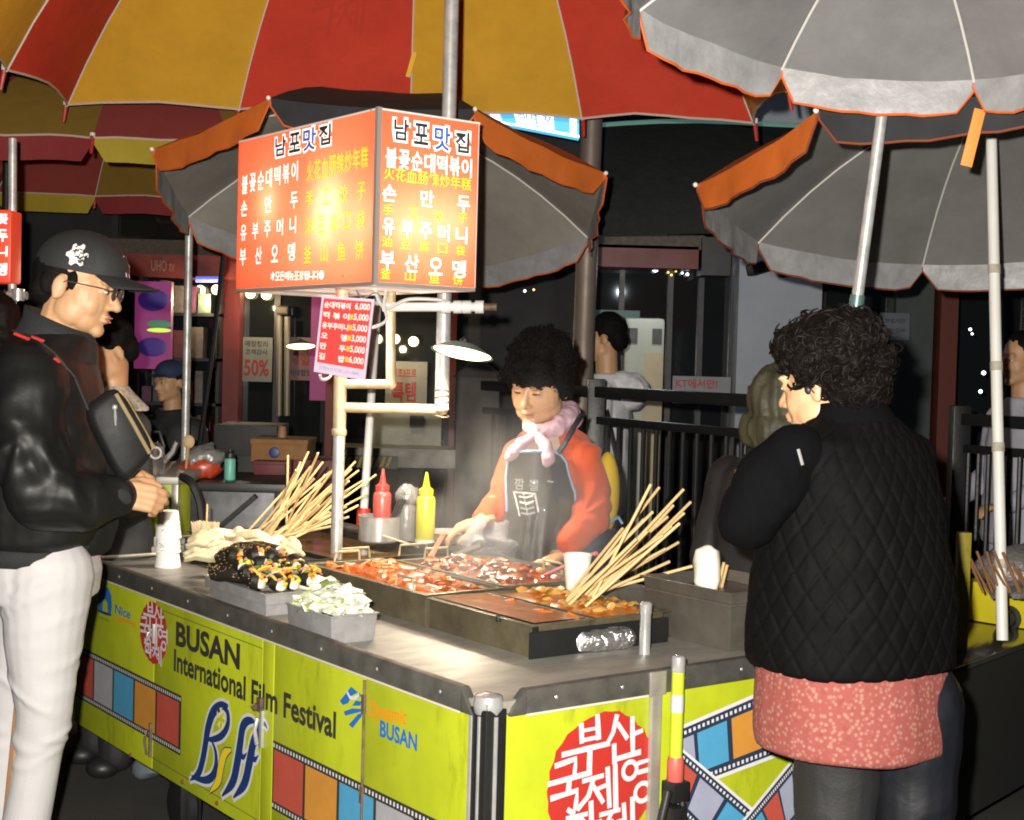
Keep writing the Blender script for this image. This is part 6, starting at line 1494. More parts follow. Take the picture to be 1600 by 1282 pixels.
# ------------------------------------------------------------------ buildings and everything behind the cart
def bx2(mb, px0, py0, px1, py1, Y, d=.05):      # box whose front face spans two pixels at depth Y
    a, b_ = at(px0, py1, Y), at(px1, py0, Y); mb.box((min(a.x, b_.x), Y, a.z), (max(a.x, b_.x), Y + d, b_.z)); return mb
m_wallk = M('wall_dark', (.020, .021, .021), .7, var=(2, .5), bump=(12, .2))
m_glass = M('shop_glass', (.012, .014, .015), .06, spec=.6)
m_redp = M('red_paint', (.16, .018, .014), .5, var=(6, .4))
m_redband = M('red_fascia', (.22, .028, .02), .45, var=(5, .4))
m_brick = M('brown_tile', (.11, .085, .065), .7, var=(30, .5), bump=(60, .4))
m_greyw = M('grey_render', (.36, .39, .44), .75, var=(2.5, .18), bump=(45, .2))
m_black2 = M('frame_black', (.012, .012, .013), .45, var=(20, .4))
Yb = 9.6
def gnd(x, Y): return V((x, Y, 0))
# --- left shop
sh = Th('shop_building', 'dim shop with dark glass doors and red pillars behind the stalls on the left', 'shop', (at(400, 600, Yb).x, Yb + .3, 0))
q = MB(); xa, xb = -6.5, at(912, 500, Yb).x; q.box((xa, Yb + .45, 0), (xb, Yb + .6, 5.2)); sh.part('wall', q, m_wallk, world=True)
q = MB(); q.box((xa, Yb - .3, 4.6), (xb, Yb + .44, 5.2)); q.box((xa, Yb + .05, 2.55), (xb, Yb + .44, 2.66)); sh.part('soffit', q, m_wallk, world=True)
q = bx2(MB(), 150, 378, 372, 400, Yb + .1, .2); sh.part('tile_band', q, m_brick, world=True)
q = bx2(MB(), 150, 401, 372, 431, Yb + .02, .28); fb = sh.part('fascia', q, m_redband, world=True)
q = MB(); a = at(236, 424, Yb + .015); q.text('UHO tv', lambda x, y: V((a.x + x, a.y, a.z + y)), 0, 0, at(272, 424, Yb).x - a.x, .075, .02); sh.part('fascia_lettering', q, M('dim_lettering', (.26, .12, .09), .6), fb, world=True, norm=False)
for x0, x1, y0, y1 in ((344, 376, 425, 760), (505, 524, 440, 780), (700, 716, 430, 720)):
    q = bx2(MB(), x0, y0, x1, y1, Yb + .12, .16); q.v = [V((p.x, p.y, 0 if p.z < 1 else p.z)) for p in q.v]; sh.part('red_pillar', q, m_redp, world=True)
for x0, x1 in ((377, 430), (433, 504), (526, 700), (178, 343)):
    a, b_ = at(x0, 452, Yb + .3), at(x1, 452, Yb + .3); q = MB(); q.box((a.x, Yb + .30, .28), (b_.x, Yb + .315, 2.5)); gl = sh.part('glass_pane', q, m_glass, world=True)
    q = MB(); f0 = .03
    q.box((a.x, Yb + .27, .2), (b_.x, Yb + .31, .28)); q.box((a.x, Yb + .27, 2.45), (b_.x, Yb + .31, 2.53)); q.box((a.x - .01, Yb + .27, .2), (a.x + f0, Yb + .31, 2.5)); sh.part('window_frame', q, m_black2, gl, world=True)
q = MB()
for x in (437, 449): a = at(x, 495, Yb + .2); b_ = at(x - 1, 650, Yb + .2); q.tube([a, b_], .022, 10)
a = at(440, 492, Yb + .2); q.tube([a + V((-.03, 0, .03)), a + V((.04, 0, .03))], .03, 8); sh.part('door_handle', q, M('handle_dim', (.16, .14, .11), .4, .3), world=True)
q = bx2(MB(), 524, 704, 715, 728, Yb - .25, .5); sh.part('sill', q, m_steel_d, world=True)
q = bx2(MB(), 576, 640, 690, 696, Yb + .2, .05); wp = sh.part('white_panel', q, M('panel_pale', (.30, .31, .27), .5, var=(8, .3)), world=True)
q = bx2(MB(), 640, 650, 662, 668, Yb + .18, .03); sh.part('panel_vent', q, m_black2, wp, world=True)
# hazard strip on the sill
q = MB()
for k in range(9):
    x = 536 + k * 9; p = [at(x, 714, Yb - .262), at(x + 5, 714, Yb - .262), at(x - 1, 730, Yb - .262), at(x - 6, 730, Yb - .262)]; q.poly(p)
hz = MB(); bx2(hz, 528, 713, 622, 731, Yb - .26, .02); hs = solo('hazard_strip', hz, m_black2, 'black and yellow hazard striped board at the foot of the shop window', 'hazard board', loc=at(575, 731, Yb - .26))
o = MB(); o.v, o.f, o.m = [p - V(hs.location) for p in q.v], q.f, q.m; me_ = o.mesh(M('hazard_yellow', (.34, .25, .03), .6)); ho = bpy.data.objects.new('yellow_stripes', me_); COL.objects.link(ho); ho.parent = hs
sf = Th('shop_shelf', 'dim shelf of small packaged goods behind the left shop window', 'shelf', (at(285, 640, Yb + .1).x, Yb + .05, 0))
r = random.Random(41); xa_, xb_ = at(216, 600, Yb).x, at(342, 600, Yb).x
for k in range(5):
    z = .55 + k * .30; q = MB(); q.box((xa_, Yb + .0, z), (xb_, Yb + .24, z + .02)); sf.part('shelf_board', q, m_black2, world=True)
    x = xa_ + .02
    while x < xb_ - .1:
        w_ = r.uniform(.05, .10); h_ = r.uniform(.10, .22); c = r.choice(((.16, .03, .03), (.14, .10, .05), (.05, .07, .10), (.16, .13, .11), (.10, .03, .07), (.05, .08, .05)))
        q = MB(); q.box((x, Yb + .02, z + .021), (x + w_, Yb + .16, z + .02 + h_)); sf.part('product_box', q, M('goods_%d' % int(c[0] * 1000 + c[1] * 100), c, .5, var=(30, .5)), world=True); x += w_ + r.uniform(.01, .03)
for x in (xa_, xb_): q = MB(); q.box((x - .02, Yb + .0, 0), (x + .0, Yb + .24, 2.0)); sf.part('side_panel', q, m_black2, world=True)
# --- posters
def poster(px0, py0, px1, py1, Y, col, texts, label, nm='poster', th=.01):
    a, b_ = at(px0, py1, Y), at(px1, py0, Y); W2, H2 = b_.x - a.x, b_.z - a.z
    t = Th(nm, label, nm.replace('_', ' '), a); q = MB(); q.box((0, 0, 0), (W2, th, H2)); bd = t.part('sheet', q, M('paper_%02x%02x%02x' % tuple(int(c * 255) for c in col), col, .6, var=(10, .15)))
    for s_, x, y, w_, h_, c in texts:
        q = MB(); q.text(s_, lambda u, v: (u, -.002, v), x * W2, y * H2, w_ * W2, h_ * H2, .03); t.part('poster_lettering', q, M('pr_%02x%02x%02x' % tuple(int(k * 255) for k in c), c, .6), bd, norm=False)
    return t
dk, rd = (.03, .03, .03), (.22, .02, .02)
poster(377, 528, 426, 596, Yb + .26, (.17, .18, .155), [('매장정리', .1, .78, .75, .14, dk), ('고객감사', .1, .60, .75, .13, dk), ('50%', .08, .12, .82, .38, rd)], 'grey sale poster reading 50 percent on the left glass door')
poster(447, 528, 492, 594, Yb + .26, (.20, .10, .10), [('특가', .12, .62, .7, .22, rd), ('세일', .12, .35, .7, .22, rd), ('최대할인', .1, .1, .8, .15, dk)], 'reddish sale poster on the glass door next to the door handle')
poster(601, 566, 668, 640, Yb + .26, (.19, .19, .165), [('창조3프로', .16, .66, .58, .20, rd), ('특템', .16, .16, .58, .42, rd)], 'large pale poster with red lettering behind the umbrella pole')
poster(1050, 590, 1142, 630, 8.6, (.20, .205, .21), [('KT에서만!', .05, .56, .72, .36, (.30, .03, .025)), ('우리아이', .05, .04, .68, .40, dk)], 'grey notice with red and black lettering above the railing')
poster(1374, 490, 1422, 531, 9.0, (.11, .13, .15), [('영업시간', .15, .62, .7, .18, dk), ('10:00 - 21:00', .15, .30, .7, .14, dk)], 'small dim blue grey notice on the right hand wall')
# --- backlit pink display columns
def glowpanel(px0, py0, px1, py1, Y, label):
    a, b_ = at(px0, py1, Y), at(px1, py0, Y); t = Th('led_display', label, 'light display', a); W2, H2 = b_.x - a.x, b_.z - a.z
    q = MB(); q.box((0, 0, 0), (W2, .06, H2)); bd = t.part('screen', q, M('glow_pink', (.2, .03, .15), .4, emit=(.36, .05, .20), es=.42, var=(5, .4)))
    for y, h_, c, es in ((.66, .26, (.05, .02, .18), .35), (.14, .22, (.05, .02, .15), .35), (.47, .09, (.06, .22, .12), .5), (.42, .05, (.55, .75, .08), 1.0)):
        q = MB(); q.ball((W2 * (.5 if es < .45 else .68), -.0005, H2 * (y + h_ / 2)), (W2 * (.42 if es < .45 else .34), .004, H2 * h_ / 2), 16, 8); t.part('screen_shape', q, M('glow_%d' % int(c[1] * 1000), c, .5, emit=c, es=es), bd)
glowpanel(209, 441, 268, 576, 8.8, 'tall pink backlit display with blue blobs and a green streak behind the man')
a, b_ = at(456, 625, Yb + .22), at(512, 462, Yb + .22)
q = MB(); q.box((a.x + .12, a.y, a.z), (b_.x, a.y + .03, b_.z)); solo('pink_banner', q, M('glow_pink2', (.2, .03, .12), .5, emit=(.20, .025, .11), es=.35), 'dim pink vertical banner behind the price board', 'banner', loc=a)
# --- warm bulbs inside
bulb_me = MB(); bulb_me.ball((0, 0, 0), .034, 12, 8); bme = bulb_me.mesh(M('bulb_warm', (1, .9, .7), .4, emit=(1, .74, .36), es=6))
for px, py in ((313, 454), (338, 453), (391, 459), (416, 461), (589, 530), (617, 530), (646, 534)):
    o = bpy.data.objects.new('light_bulb', bme); COL.objects.link(o); o.location = at(px, py, Yb + .24); o['label'] = 'small warm glowing bulb in the dark shop window'; o['category'] = 'bulb'; o['group'] = 'warm bulbs in the shop window'
q = MB(); a, b_ = at(306, 437, Yb), at(346, 437, Yb); q.tube([a, b_], .02, 8); solo('blue_light', q, M('glow_blue', (.1, .1, .3), .5, emit=(.12, .16, .7), es=1.2), 'thin blue light strip above the warm bulbs', 'light strip', loc=a)
for i, (px, py) in enumerate(((325, 470), (405, 476), (617, 545))):
    l = bpy.data.lights.new('bulb_light', 'POINT'); l.energy = 9; l.color = (1, .78, .45); l.shadow_soft_size = .02; o = bpy.data.objects.new('bulb_light', l); COL.objects.link(o); o.location = at(px, py, Yb - .05)
# --- right shop with grey wall
rs_ = Th('grey_building', 'dark shop front with a grey rendered wall behind the railing on the right', 'building', (at(1150, 600, Yb).x, Yb, 0))
q = MB(); q.box((at(912, 500, Yb).x, Yb + .5, 0), (8.5, Yb + .65, 6)); rs_.part('wall', q, m_wallk, world=True)
q = bx2(MB(), 1146, 300, 1290, 720, 9.0, .45); q.v = [V((p.x, p.y, 0 if p.z < 1 else 3.6)) for p in q.v]; rs_.part('grey_pier', q, m_greyw, world=True)
q = bx2(MB(), 1392, 300, 1466, 720, 9.2, .3); q.v = [V((p.x, p.y, 0 if p.z < 1 else 3.6)) for p in q.v]; rs_.part('teal_pier', q, M('teal_wall', (.06, .075, .075), .7, var=(3, .3)), world=True)
q = bx2(MB(), 1466, 425, 1500, 610, 9.1, .3); q.v = [V((p.x, p.y, 0 if p.z < 1.4 else p.z)) for p in q.v]; rs_.part('red_pillar', q, M('red_paint2', (.12, .022, .012), .5), world=True)
q = bx2(MB(), 915, 386, 1092, 416, 9.0, .3); rs_.part('red_fascia', q, M('red_fascia2', (.14, .016, .012), .5, var=(4, .3)), world=True)
q = bx2(MB(), 915, 368, 1100, 386, 9.0, .3); rs_.part('tile_band', q, m_brick, world=True)
for x0, x1 in ((916, 968), (972, 1044), (1048, 1092), (1098, 1142), (1294, 1388), (1504, 1600), (1604, 1720)):
    a, b_ = at(x0, 420, 9.3), at(x1, 420, 9.3); q = MB(); q.box((a.x, 9.3, .2), (b_.x, 9.32, 2.35)); gp = rs_.part('glass_pane', q, m_glass, world=True)
    q = MB(); q.box((b_.x, 9.27, .1), (b_.x + .035, 9.33, 2.4)); q.box((a.x, 9.27, 2.35), (b_.x, 9.33, 2.42)); rs_.part('window_frame', q, m_black2, gp, world=True)
q = bx2(MB(), 1096, 372, 1143, 430, 8.95, .3); rs_.part('dark_box', q, m_black2, world=True)
q = bx2(MB(), 905, 486, 1000, 500, 9.25, .04); rs_.part('teal_shelf', q, M('teal_dim', (.06, .13, .11), .5), world=True)
# big dark awning with a lit teal rim
aw = Th('awning', 'large black shop awning with a faint teal lit rim between the parasols', 'awning', at(1050, 365, 7.9))
q = MB(); g = []
for j, (yy, zz, dd) in enumerate(((365, 0, .0), (345, 0, -.02), (260, 0, .15), (205, 0, .35), (198, 0, .5))):
    g.append([at(x, yy - (x - 1050) * .012 - (6 * math.sin((x - 920) / 270 * 3.14) if j > 2 else 0), 7.9 + dd) for x in (922, 975, 1030, 1090, 1150, 1205, 1270)])
q.grid(g); q.grid([[p + V((0, .05, 0)) for p in row] for row in g]); aw.part('cloth', q, M('awning_black', (.012, .015, .014), .8, var=(6, .4), bump=(12, .5, .03)), world=True, norm=False, angle=180)
q = MB(); q.tube(g[-1], .022, 8); aw.part('lit_rim', q, M('teal_rim', (.1, .2, .17), .5, emit=(.10, .22, .18), es=.55), world=True)
# lamp post / service pipe
P0 = at(912, 600, 6.9); q = MB(); q.tube([(P0.x - .02, 6.9, 0), (P0.x + .02, 6.9, 4.6)], .052, 18); t = Th('utility_pole', 'tall grey painted metal pole standing behind the vendor', 'pole', (P0.x, 6.9, 0)); t.part('shaft', q, M('pole_grey', (.20, .165, .135), .5, .3, var=(8, .25), bump=(30, .2)), world=True)
q = MB(); q.lathe([(.12, 0), (.12, .02), (.06, .05)], (P0.x - .02, 6.9, 0), 18); t.part('base_plate', q, m_steel_d, world=True)
# bright cyan light sign
a, b_, c, d = at(757, 166, 8.2), at(905, 181, 8.2), at(905, 216, 8.2), at(768, 190, 8.2)
t = Th('lit_sign', 'small glaring blue and white lit sign peeking over the parasol', 'lit sign', d)
def LS(s, tt, e=0.): p = d.lerp(c, s).lerp(a.lerp(b_, s), tt); return V((p.x, p.y - e, p.z))
q = MB(); q.poly([LS(0, 0), LS(1, 0), LS(1, 1), LS(0, 1)], (0, .1, 0)); bd = t.part('box', q, M('sign_cyan', (.1, .4, .6), .4, emit=(.10, .52, .82), es=1.1), world=True)
q = MB(); 
for k, (s0, s1) in enumerate(((.02, .13), (.30, .52), (.54, .72), (.90, .97))): q.poly([LS(s0, .18, .003), LS(s1, .18, .003), LS(s1, .88, .003), LS(s0, .88, .003)])
q.poly([LS(.0, .0, .002), LS(1, .0, .002), LS(1, .12, .002), LS(0, .10, .002)]); t.part('white_strip', q, M('sign_white', (.9, .9, .9), .4, emit=(.85, .95, 1), es=2.6), bd, world=True, norm=False)
q = MB(); q.text('핸드폰', lambda x, y: LS(.32 + x * .4, .30 + y * .5, .005), 0, 0, 1, 1, .01); t.part('sign_lettering', q, M('sign_blue', (.02, .15, .4), .4, emit=(.03, .25, .55), es=1), bd, world=True, norm=False)
# --- black railing in two runs
def railing(P, Q, zt, n, label):
    P, Q = V(P), V(Q); d = (Q - P).normalized(); t = Th('railing', label, 'railing', (P.x, P.y, 0))
    def up(p, z): return V((p.x, p.y, z))
    for z, w_, h_ in ((zt, .06, .05), (zt - .13, .04, .035), (.12, .04, .035)):
        q = MB(); q.bar(up(P, z), up(Q, z), w_, h_); t.part('rail', q, m_rail, world=True, bevel=.004)
    for i in range(n + 1):
        p = P.lerp(Q, i / n); q = MB()
        if i % 12 == 0: q.box((p.x - .04, p.y - .04, 0), (p.x + .04, p.y + .04, zt + .06)); t.part('post', q, m_rail, world=True, bevel=.006)
        else: q.tube([up(p, .13), up(p, zt - .13)], .011, 8); t.part('baluster', q, m_rail, world=True)
    return t
m_rail = M('railing_black', (.016, .017, .017), .4, .3, var=(14, .4), bump=(50, .2))
pa = at(745, 602, 7.6); pb = at(1185, 645, 5.6)
railing((pa.x, 7.6, 0), (pb.x, 5.6, 0), pa.z, 24, 'black metal railing running behind the vendor')
pa2 = at(1500, 655, 6.4); pb2 = at(1700, 668, 5.9)
railing((pa2.x, 6.4, 0), (pb2.x, 5.9, 0), pa2.z, 12, 'short black metal railing at the far right edge')
q = MB(); c = at(748, 590, 7.55); q.box((c.x - .11, 7.5, 0), (c.x + .11, 7.72, c.z)); q.hexa([(c.x - .14, 7.47, c.z), (c.x + .14, 7.47, c.z), (c.x + .14, 7.75, c.z), (c.x - .14, 7.75, c.z), (c.x - .02, 7.59, c.z + .09), (c.x + .02, 7.59, c.z + .09), (c.x + .02, 7.63, c.z + .09), (c.x - .02, 7.63, c.z + .09)])
solo('stone_post', q, M('post_grey', (.075, .065, .06), .8, var=(8, .4), bump=(40, .4)), 'square grey gate post with a pointed cap at the end of the railing', 'post', loc=(c.x, 7.6, 0), bevel=.004)
# phone-shaped display stand
a, b_ = at(968, 800, 8.3), at(1040, 498, 8.3); t = Th('display_stand', 'pale tall phone shaped display stand behind the young man', 'display stand', (a.x, 8.3, 0)); W2 = b_.x - a.x; H2 = b_.z
q = MB(); q.box((0, 0, .02), (W2, .07, H2)); bd = t.part('panel', q, M('stand_pale', (.36, .37, .30), .5, var=(4, .2)), bevel=.025)
q = MB(); q.box((W2 * .5, -.004, .5), (W2 * .97, -.001, H2 - .2)); t.part('cream_strip', q, M('stand_cream', (.40, .33, .20), .5, var=(6, .2)), bd)
for x0 in (.08, .68):
    q = MB(); q.box((W2 * x0, -.006, H2 - .15), (W2 * (x0 + .24), -.001, H2 - .06)); t.part('camera_patch', q, m_black2, bd)
q = MB(); q.box((-.05, -.1, 0), (W2 + .05, .17, .02)); t.part('foot', q, m_black2)
l = bpy.data.lights.new('window_light', 'POINT'); l.energy = 7; l.color = (.85, .95, 1); l.shadow_soft_size = .012; o = bpy.data.objects.new('window_light', l); COL.objects.link(o); o.location = at(1024, 421, 8.0)
# security camera on the grey wall
P = at(1195, 418, 8.85); t = Th('security_camera', 'small black security camera mounted on the grey wall', 'camera', P)
q = MB(); q.bar((.09, .0, .035), (-.11, -.10, -.03), .075, .07); t.part('housing', q, m_black2, bevel=.01)
q = MB(); q.tube([(.05, 0, .0), (.10, .06, -.0), (.10, .14, .0)], .014, 8); t.part('bracket', q, m_black2)
a, b_ = at(1216, 428, 8.93), at(1248, 395, 8.93); q = MB(); q.box((a.x, 8.93, a.z), (b_.x, 9.0, b_.z)); solo('junction_box', q, M('box_grey', (.075, .08, .085), .6), 'grey junction box beside the security camera', 'box', loc=a, bevel=.004)
# sparkle lights behind glass on the right
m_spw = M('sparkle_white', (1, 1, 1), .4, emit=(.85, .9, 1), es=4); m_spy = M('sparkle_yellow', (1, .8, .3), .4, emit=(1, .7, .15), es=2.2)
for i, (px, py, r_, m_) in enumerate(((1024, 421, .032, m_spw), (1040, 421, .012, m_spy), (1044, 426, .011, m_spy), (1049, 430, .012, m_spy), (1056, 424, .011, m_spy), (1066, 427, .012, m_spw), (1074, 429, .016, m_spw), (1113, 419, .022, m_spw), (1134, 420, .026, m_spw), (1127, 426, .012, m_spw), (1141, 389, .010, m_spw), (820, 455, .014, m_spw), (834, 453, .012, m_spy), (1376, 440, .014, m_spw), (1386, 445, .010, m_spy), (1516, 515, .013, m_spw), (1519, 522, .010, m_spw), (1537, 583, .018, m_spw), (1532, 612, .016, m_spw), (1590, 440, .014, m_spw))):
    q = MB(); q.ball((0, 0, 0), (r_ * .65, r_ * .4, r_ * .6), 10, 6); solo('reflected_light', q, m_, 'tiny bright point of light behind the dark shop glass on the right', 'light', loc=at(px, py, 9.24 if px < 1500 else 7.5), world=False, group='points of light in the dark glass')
# --- stall at the back left: table, boxes, bottles
tb = Th('folding_table', 'black framed side table holding bottles and boxes behind the skewers', 'table', (at(380, 760, 6.3).x, 6.3, 0))
zt = at(380, 756, 6.0).z; xa, xb = at(292, 756, 6.0).x, at(446, 756, 6.0).x
q = MB(); q.box((xa, 6.0, zt - .035), (xb, 6.6, zt)); tb.part('table_top', q, m_black2, world=True, bevel=.004)
for x, y in ((xa + .03, 6.03), (xb - .03, 6.03), (xa + .03, 6.57), (xb - .03, 6.57)):
    q = MB(); q.box((x - .018, y - .018, 0), (x + .018, y + .018, zt - .035)); tb.part('leg', q, m_blackm, world=True)
q = MB(); q.bar(at(330, 835, 6.05), at(400, 775, 6.05), .03, .02); tb.part('brace', q, m_blackm, world=True)
q = MB(); a, b_ = at(300, 872, 6.15), at(440, 768, 6.15); q.box((a.x, 6.15, a.z), (b_.x, 6.18, b_.z)); solo('metal_sheet', q, M('dull_zinc', (.20, .20, .21), .45, .5, var=(6, .5), bump=(20, .3)), 'dull grey metal sheet leaning under the side table', 'metal sheet', loc=a, bevel=.003)
P = at(359, 747, 6.15); P.z = zt + .001; k = (at(359, 702, 6.15).z - zt) / .2; t = Th('drink_bottle', 'mint green bottle with a black cap standing on the side table', 'bottle', P)
q = MB(); q.lathe([(.001, 0), (.034 * k, 0), (.036 * k, .01 * k), (.036 * k, .13 * k), (.032 * k, .138 * k)], n=20); t.part('body', q, M('mint_plastic', (.13, .42, .33), .4))
q = MB(); q.lathe([(.033 * k, .139 * k), (.034 * k, .15 * k), (.030 * k, .172 * k), (.012 * k, .182 * k), (.010 * k, .20 * k), (.001, .202 * k)], n=20); t.part('cap', q, m_black)
P = at(316, 748, 6.2); P.z = zt + .001; q = MB(); q.ball((0, 0, .05), (.09, .07, .055), 18, 12)
for i in range(len(q.v)): q.v[i] += V((1, 1, 1)) * nz(q.v[i], 25) * .018
q.v = [V((p.x, p.y, max(0, p.z))) for p in q.v]
t = Th('food_bag', 'red food packed in a clear plastic bag at the left end of the side table', 'food bag', P); t.part('red_food', q, M('kimchi_red', (.50, .06, .02), .3, var=(40, .4)))
q = MB(); q.ball((0.01, 0, .09), (.085, .06, .05), 16, 10)
for i in range(len(q.v)): q.v[i] += V((1, 1, 1)) * nz(q.v[i], 25, 5) * .025
t.part('clear_wrap', q, M('clear_plastic'), angle=60)
def carton(px0, py0, px1, py1, Y, dep, mat, label, nm='carton', rz=0, base=None):
    a, b_ = at(px0, py1, Y), at(px1, py0, Y); z0 = base if base is not None else a.z; t = Th(nm, label, nm.replace('_', ' '), ((a.x + b_.x) / 2, Y + dep / 2, z0), rz); w2 = (b_.x - a.x) / 2
    q = MB(); q.box((-w2, -dep / 2, 0), (w2, dep / 2, b_.z - z0)); t.part('body', q, mat, bevel=.004); q = MB(); q.box((-w2 - .004, -dep / 2 - .004, (b_.z - z0) * .82), (w2 + .004, dep / 2 + .004, b_.z - z0 + .006)); t.part('lid', q, mat, bevel=.004); return t
m_cardb = M('cardboard', (.26, .125, .04), .75, var=(14, .25), bump=(60, .2))
t = carton(392, 690, 480, 722, 6.55, .3, m_cardb, 'brown cardboard carton with a dark round emblem on top of the stacked boxes', base=None)
q = MB(); q.ball((-.02, -.1565, .045), (.026, .003, .026), 12, 6); t.part('round_emblem', q, m_navy)
carton(396, 724, 446, 742, 6.45, .3, M('maroon_box', (.13, .02, .025), .6, var=(10, .3)), 'dark maroon box under the brown carton', base=zt + .001)
carton(450, 722, 520, 790, 6.55, .3, M('maroon_box'), 'large dark maroon crate beside the side table', base=.0, nm='crate')
carton(335, 668, 432, 700, 6.9, .35, M('charcoal_box', (.022, .022, .024), .6, var=(8, .4)), 'flat dark grey box behind the mint bottle', base=zt - .6)
P = at(435, 690, 6.6); q = MB(); q.lathe([(.001, 0), (.02, 0), (.022, .01), (.018, .05), (.021, .055), (.001, .056)], n=14); solo('small_jar', q, M('jar_brown', (.30, .16, .10), .5), 'tiny brown capped jar on top of the brown carton', 'jar', loc=V((P.x, P.y + .1, at(435, 690, 6.55).z + .007)), world=False)
# lime cart of the next stall, kettle, hose
c1 = Th('food_cart', 'lime painted cart of the next stall showing behind the hands of the man', 'food cart', (at(225, 850, 6.0).x, 6.0, 0))
a, b_ = at(150, 852, 5.75), at(275, 756, 5.75)
q = MB(); q.box((a.x, 5.75, a.z), (b_.x, 6.5, b_.z)); c1.part('body', q, m_lime, world=True, bevel=.004)
q = MB(); q.box((a.x - .02, 5.70, b_.z), (b_.x + .02, 6.55, b_.z + .03)); c1.part('counter_top', q, m_counter, world=True, bevel=.003)
q = MB(); q.box((b_.x - .014, 5.735, a.z), (b_.x + .012, 5.76, b_.z)); c1.part('edge_post', q, m_steel, world=True, bevel=.002)
q = MB(); p = at(233, 806, 5.747); q.text('BUSAN', lambda x, y: V((p.x + x, p.y, p.z + y)), 0, 0, at(261, 800, 5.747).x - p.x, .05, .03); c1.part('lettering', q, m_ink, world=True, norm=False)
for x in (a.x + .06, b_.x - .06):
    q = MB(); q.box((x - .03, 5.8, 0), (x + .03, 5.86, a.z)); c1.part('leg', q, m_blackm, world=True)
P = at(236, 756, 5.85); P.z = b_.z + .03; k = 1.0; t = Th('kettle', 'small steel kettle with a black handle on the lime cart behind the bag', 'kettle', P)
q = MB(); q.lathe([(.001, 0), (.055, 0), (.058, .01), (.05, .11), (.03, .125), (.001, .128)], n=24); t.part('body', q, m_chrome); q = MB(); q.tube([(-.05, 0, .11), (-.03, 0, .17), (.03, 0, .17), (.05, 0, .11)], .008, 8); t.part('handle', q, m_black); q = MB(); q.tube([(.05, 0, .05), (.085, 0, .09), (.10, 0, .13)], [.014, .010, .008], 8); t.part('spout', q, m_chrome)
q = MB(); P = at(290, 745, 6.15); q.tube([P, P + V((.008, 0, .13))], [.012, .022], 8, flat=.4); q.ball(P + V((.01, 0, .15)), (.026, .008, .03), 10, 6); solo('wooden_spoon', q, M('spoon_wood', (.55, .38, .22), .6), 'pale wooden spoon standing beside the red food bag', 'spoon', loc=P)
wire([at(284, 745, 5.6), at(300, 756, 5.55), at(313, 790, 5.55), at(316, 840, 5.55), at(314, 880, 5.55)], .016, 'hose', 'thick black hose bending down behind the cup of picks', m_black)
wire([at(352, 372, 7.2), at(340, 480, 7.2), at(325, 600, 7.2), at(310, 705, 7.2), at(300, 800, 7.2)], .013, 'cable', 'thick dark cable slanting down in front of the shop', m_blackm)
# small lit red sign at the left edge
a, b_ = at(-45, 441, 5.4), at(18, 328, 5.4); t = Th('menu_sign', 'red hanging menu sign with white lettering cut by the left edge', 'menu sign', a); W2, H2 = b_.x - a.x, b_.z - a.z
q = MB(); q.box((0, 0, 0), (W2, .12, H2)); bd = t.part('panel', q, M('sign_red_lit', (.5, .05, .02), .4, emit=(.75, .06, .025), es=.55), bevel=.01)
for s_, y, h_, m_ in (('꽃', .80, .14, m_ltr_w), ('두', .56, .17, m_ltr_w), ('니', .36, .14, m_ltr_w), ('뎅', .10, .17, m_ltr_w)):
    q = MB(); q.text(s_, lambda u, v: (W2 * .66 + u, -.003, y * H2 + v), 0, 0, W2 * .26, H2 * h_, .03); t.part('menu_lettering', q, m_, bd, norm=False)
t = Th('clamp_pole', 'thin grey pole with a shiny clamp beside the small red sign', 'pole', (at(24, 470, 5.5).x, 5.5, 0))
q = MB(); a = at(24, 470, 5.5); q.tube([(a.x + .01, 5.5, 0), (a.x - .02, 5.5, 2.3)], .016, 10); t.part('pole', q, m_galv, world=True)
q = MB(); a = at(26, 462, 5.47); q.tube([a + V((-.035, 0, 0)), a + V((.04, 0, 0))], .016, 10); q.tube([a + V((.005, 0, -.02)), a + V((.005, 0, .025))], .024, 10); t.part('clamp', q, m_chrome, world=True)
# --- neighbour stall on the right
rc = Th('food_cart', 'yellow cart, front coloured black for shadow, of the neighbouring stall at the right edge', 'food cart', (at(1560, 1040, 4.1).x, 4.2, 0))
zc = .625; A0, A1 = atz(1488, 1046, zc), atz(1640, 990, zc); dvec = (A1 - A0).normalized(); nvec = V((-dvec.y, dvec.x, 0))
def RC(s, t_, z): p = A0 + dvec * s + nvec * t_; return V((p.x, p.y, z))
q = MB(); q.hexa([RC(-.3, 0, zc - .02), RC(1.2, 0, zc - .02), RC(1.2, 1.0, zc - .02), RC(-.3, 1.0, zc - .02), RC(-.3, 0, zc), RC(1.2, 0, zc), RC(1.2, 1.0, zc), RC(-.3, 1.0, zc)]); rc.part('counter_top', q, M('counter_wet', (.13, .13, .11), .10, .6, var=(6, .3)), world=True, bevel=.003)
q = MB(); q.hexa([RC(-.28, .03, .12), RC(1.2, .03, .12), RC(1.2, .98, .12), RC(-.28, .98, .12), RC(-.28, .03, zc - .021), RC(1.2, .03, zc - .021), RC(1.2, .98, zc - .021), RC(-.28, .98, zc - .021)]); rc.part('body', q, M('panel_shaded', (.010, .011, .010), .7), world=True)  # near black colour stands for the shadow below the counter edge
for s_, t_ in ((-.2, .1), (1.1, .1), (-.2, .9), (1.1, .9)):
    q = MB(); p = RC(s_, t_, 0); q.box((p.x - .03, p.y - .03, 0), (p.x + .03, p.y + .03, .125)); rc.part('leg', q, m_blackm, world=True)
st = Th('gas_stove', 'yellow gas stove box with a black control knob on the right hand cart', 'stove', RC(.15, .32, zc))
m_yst = M('stove_yellow', (.62, .53, .02), .35, var=(8, .2))
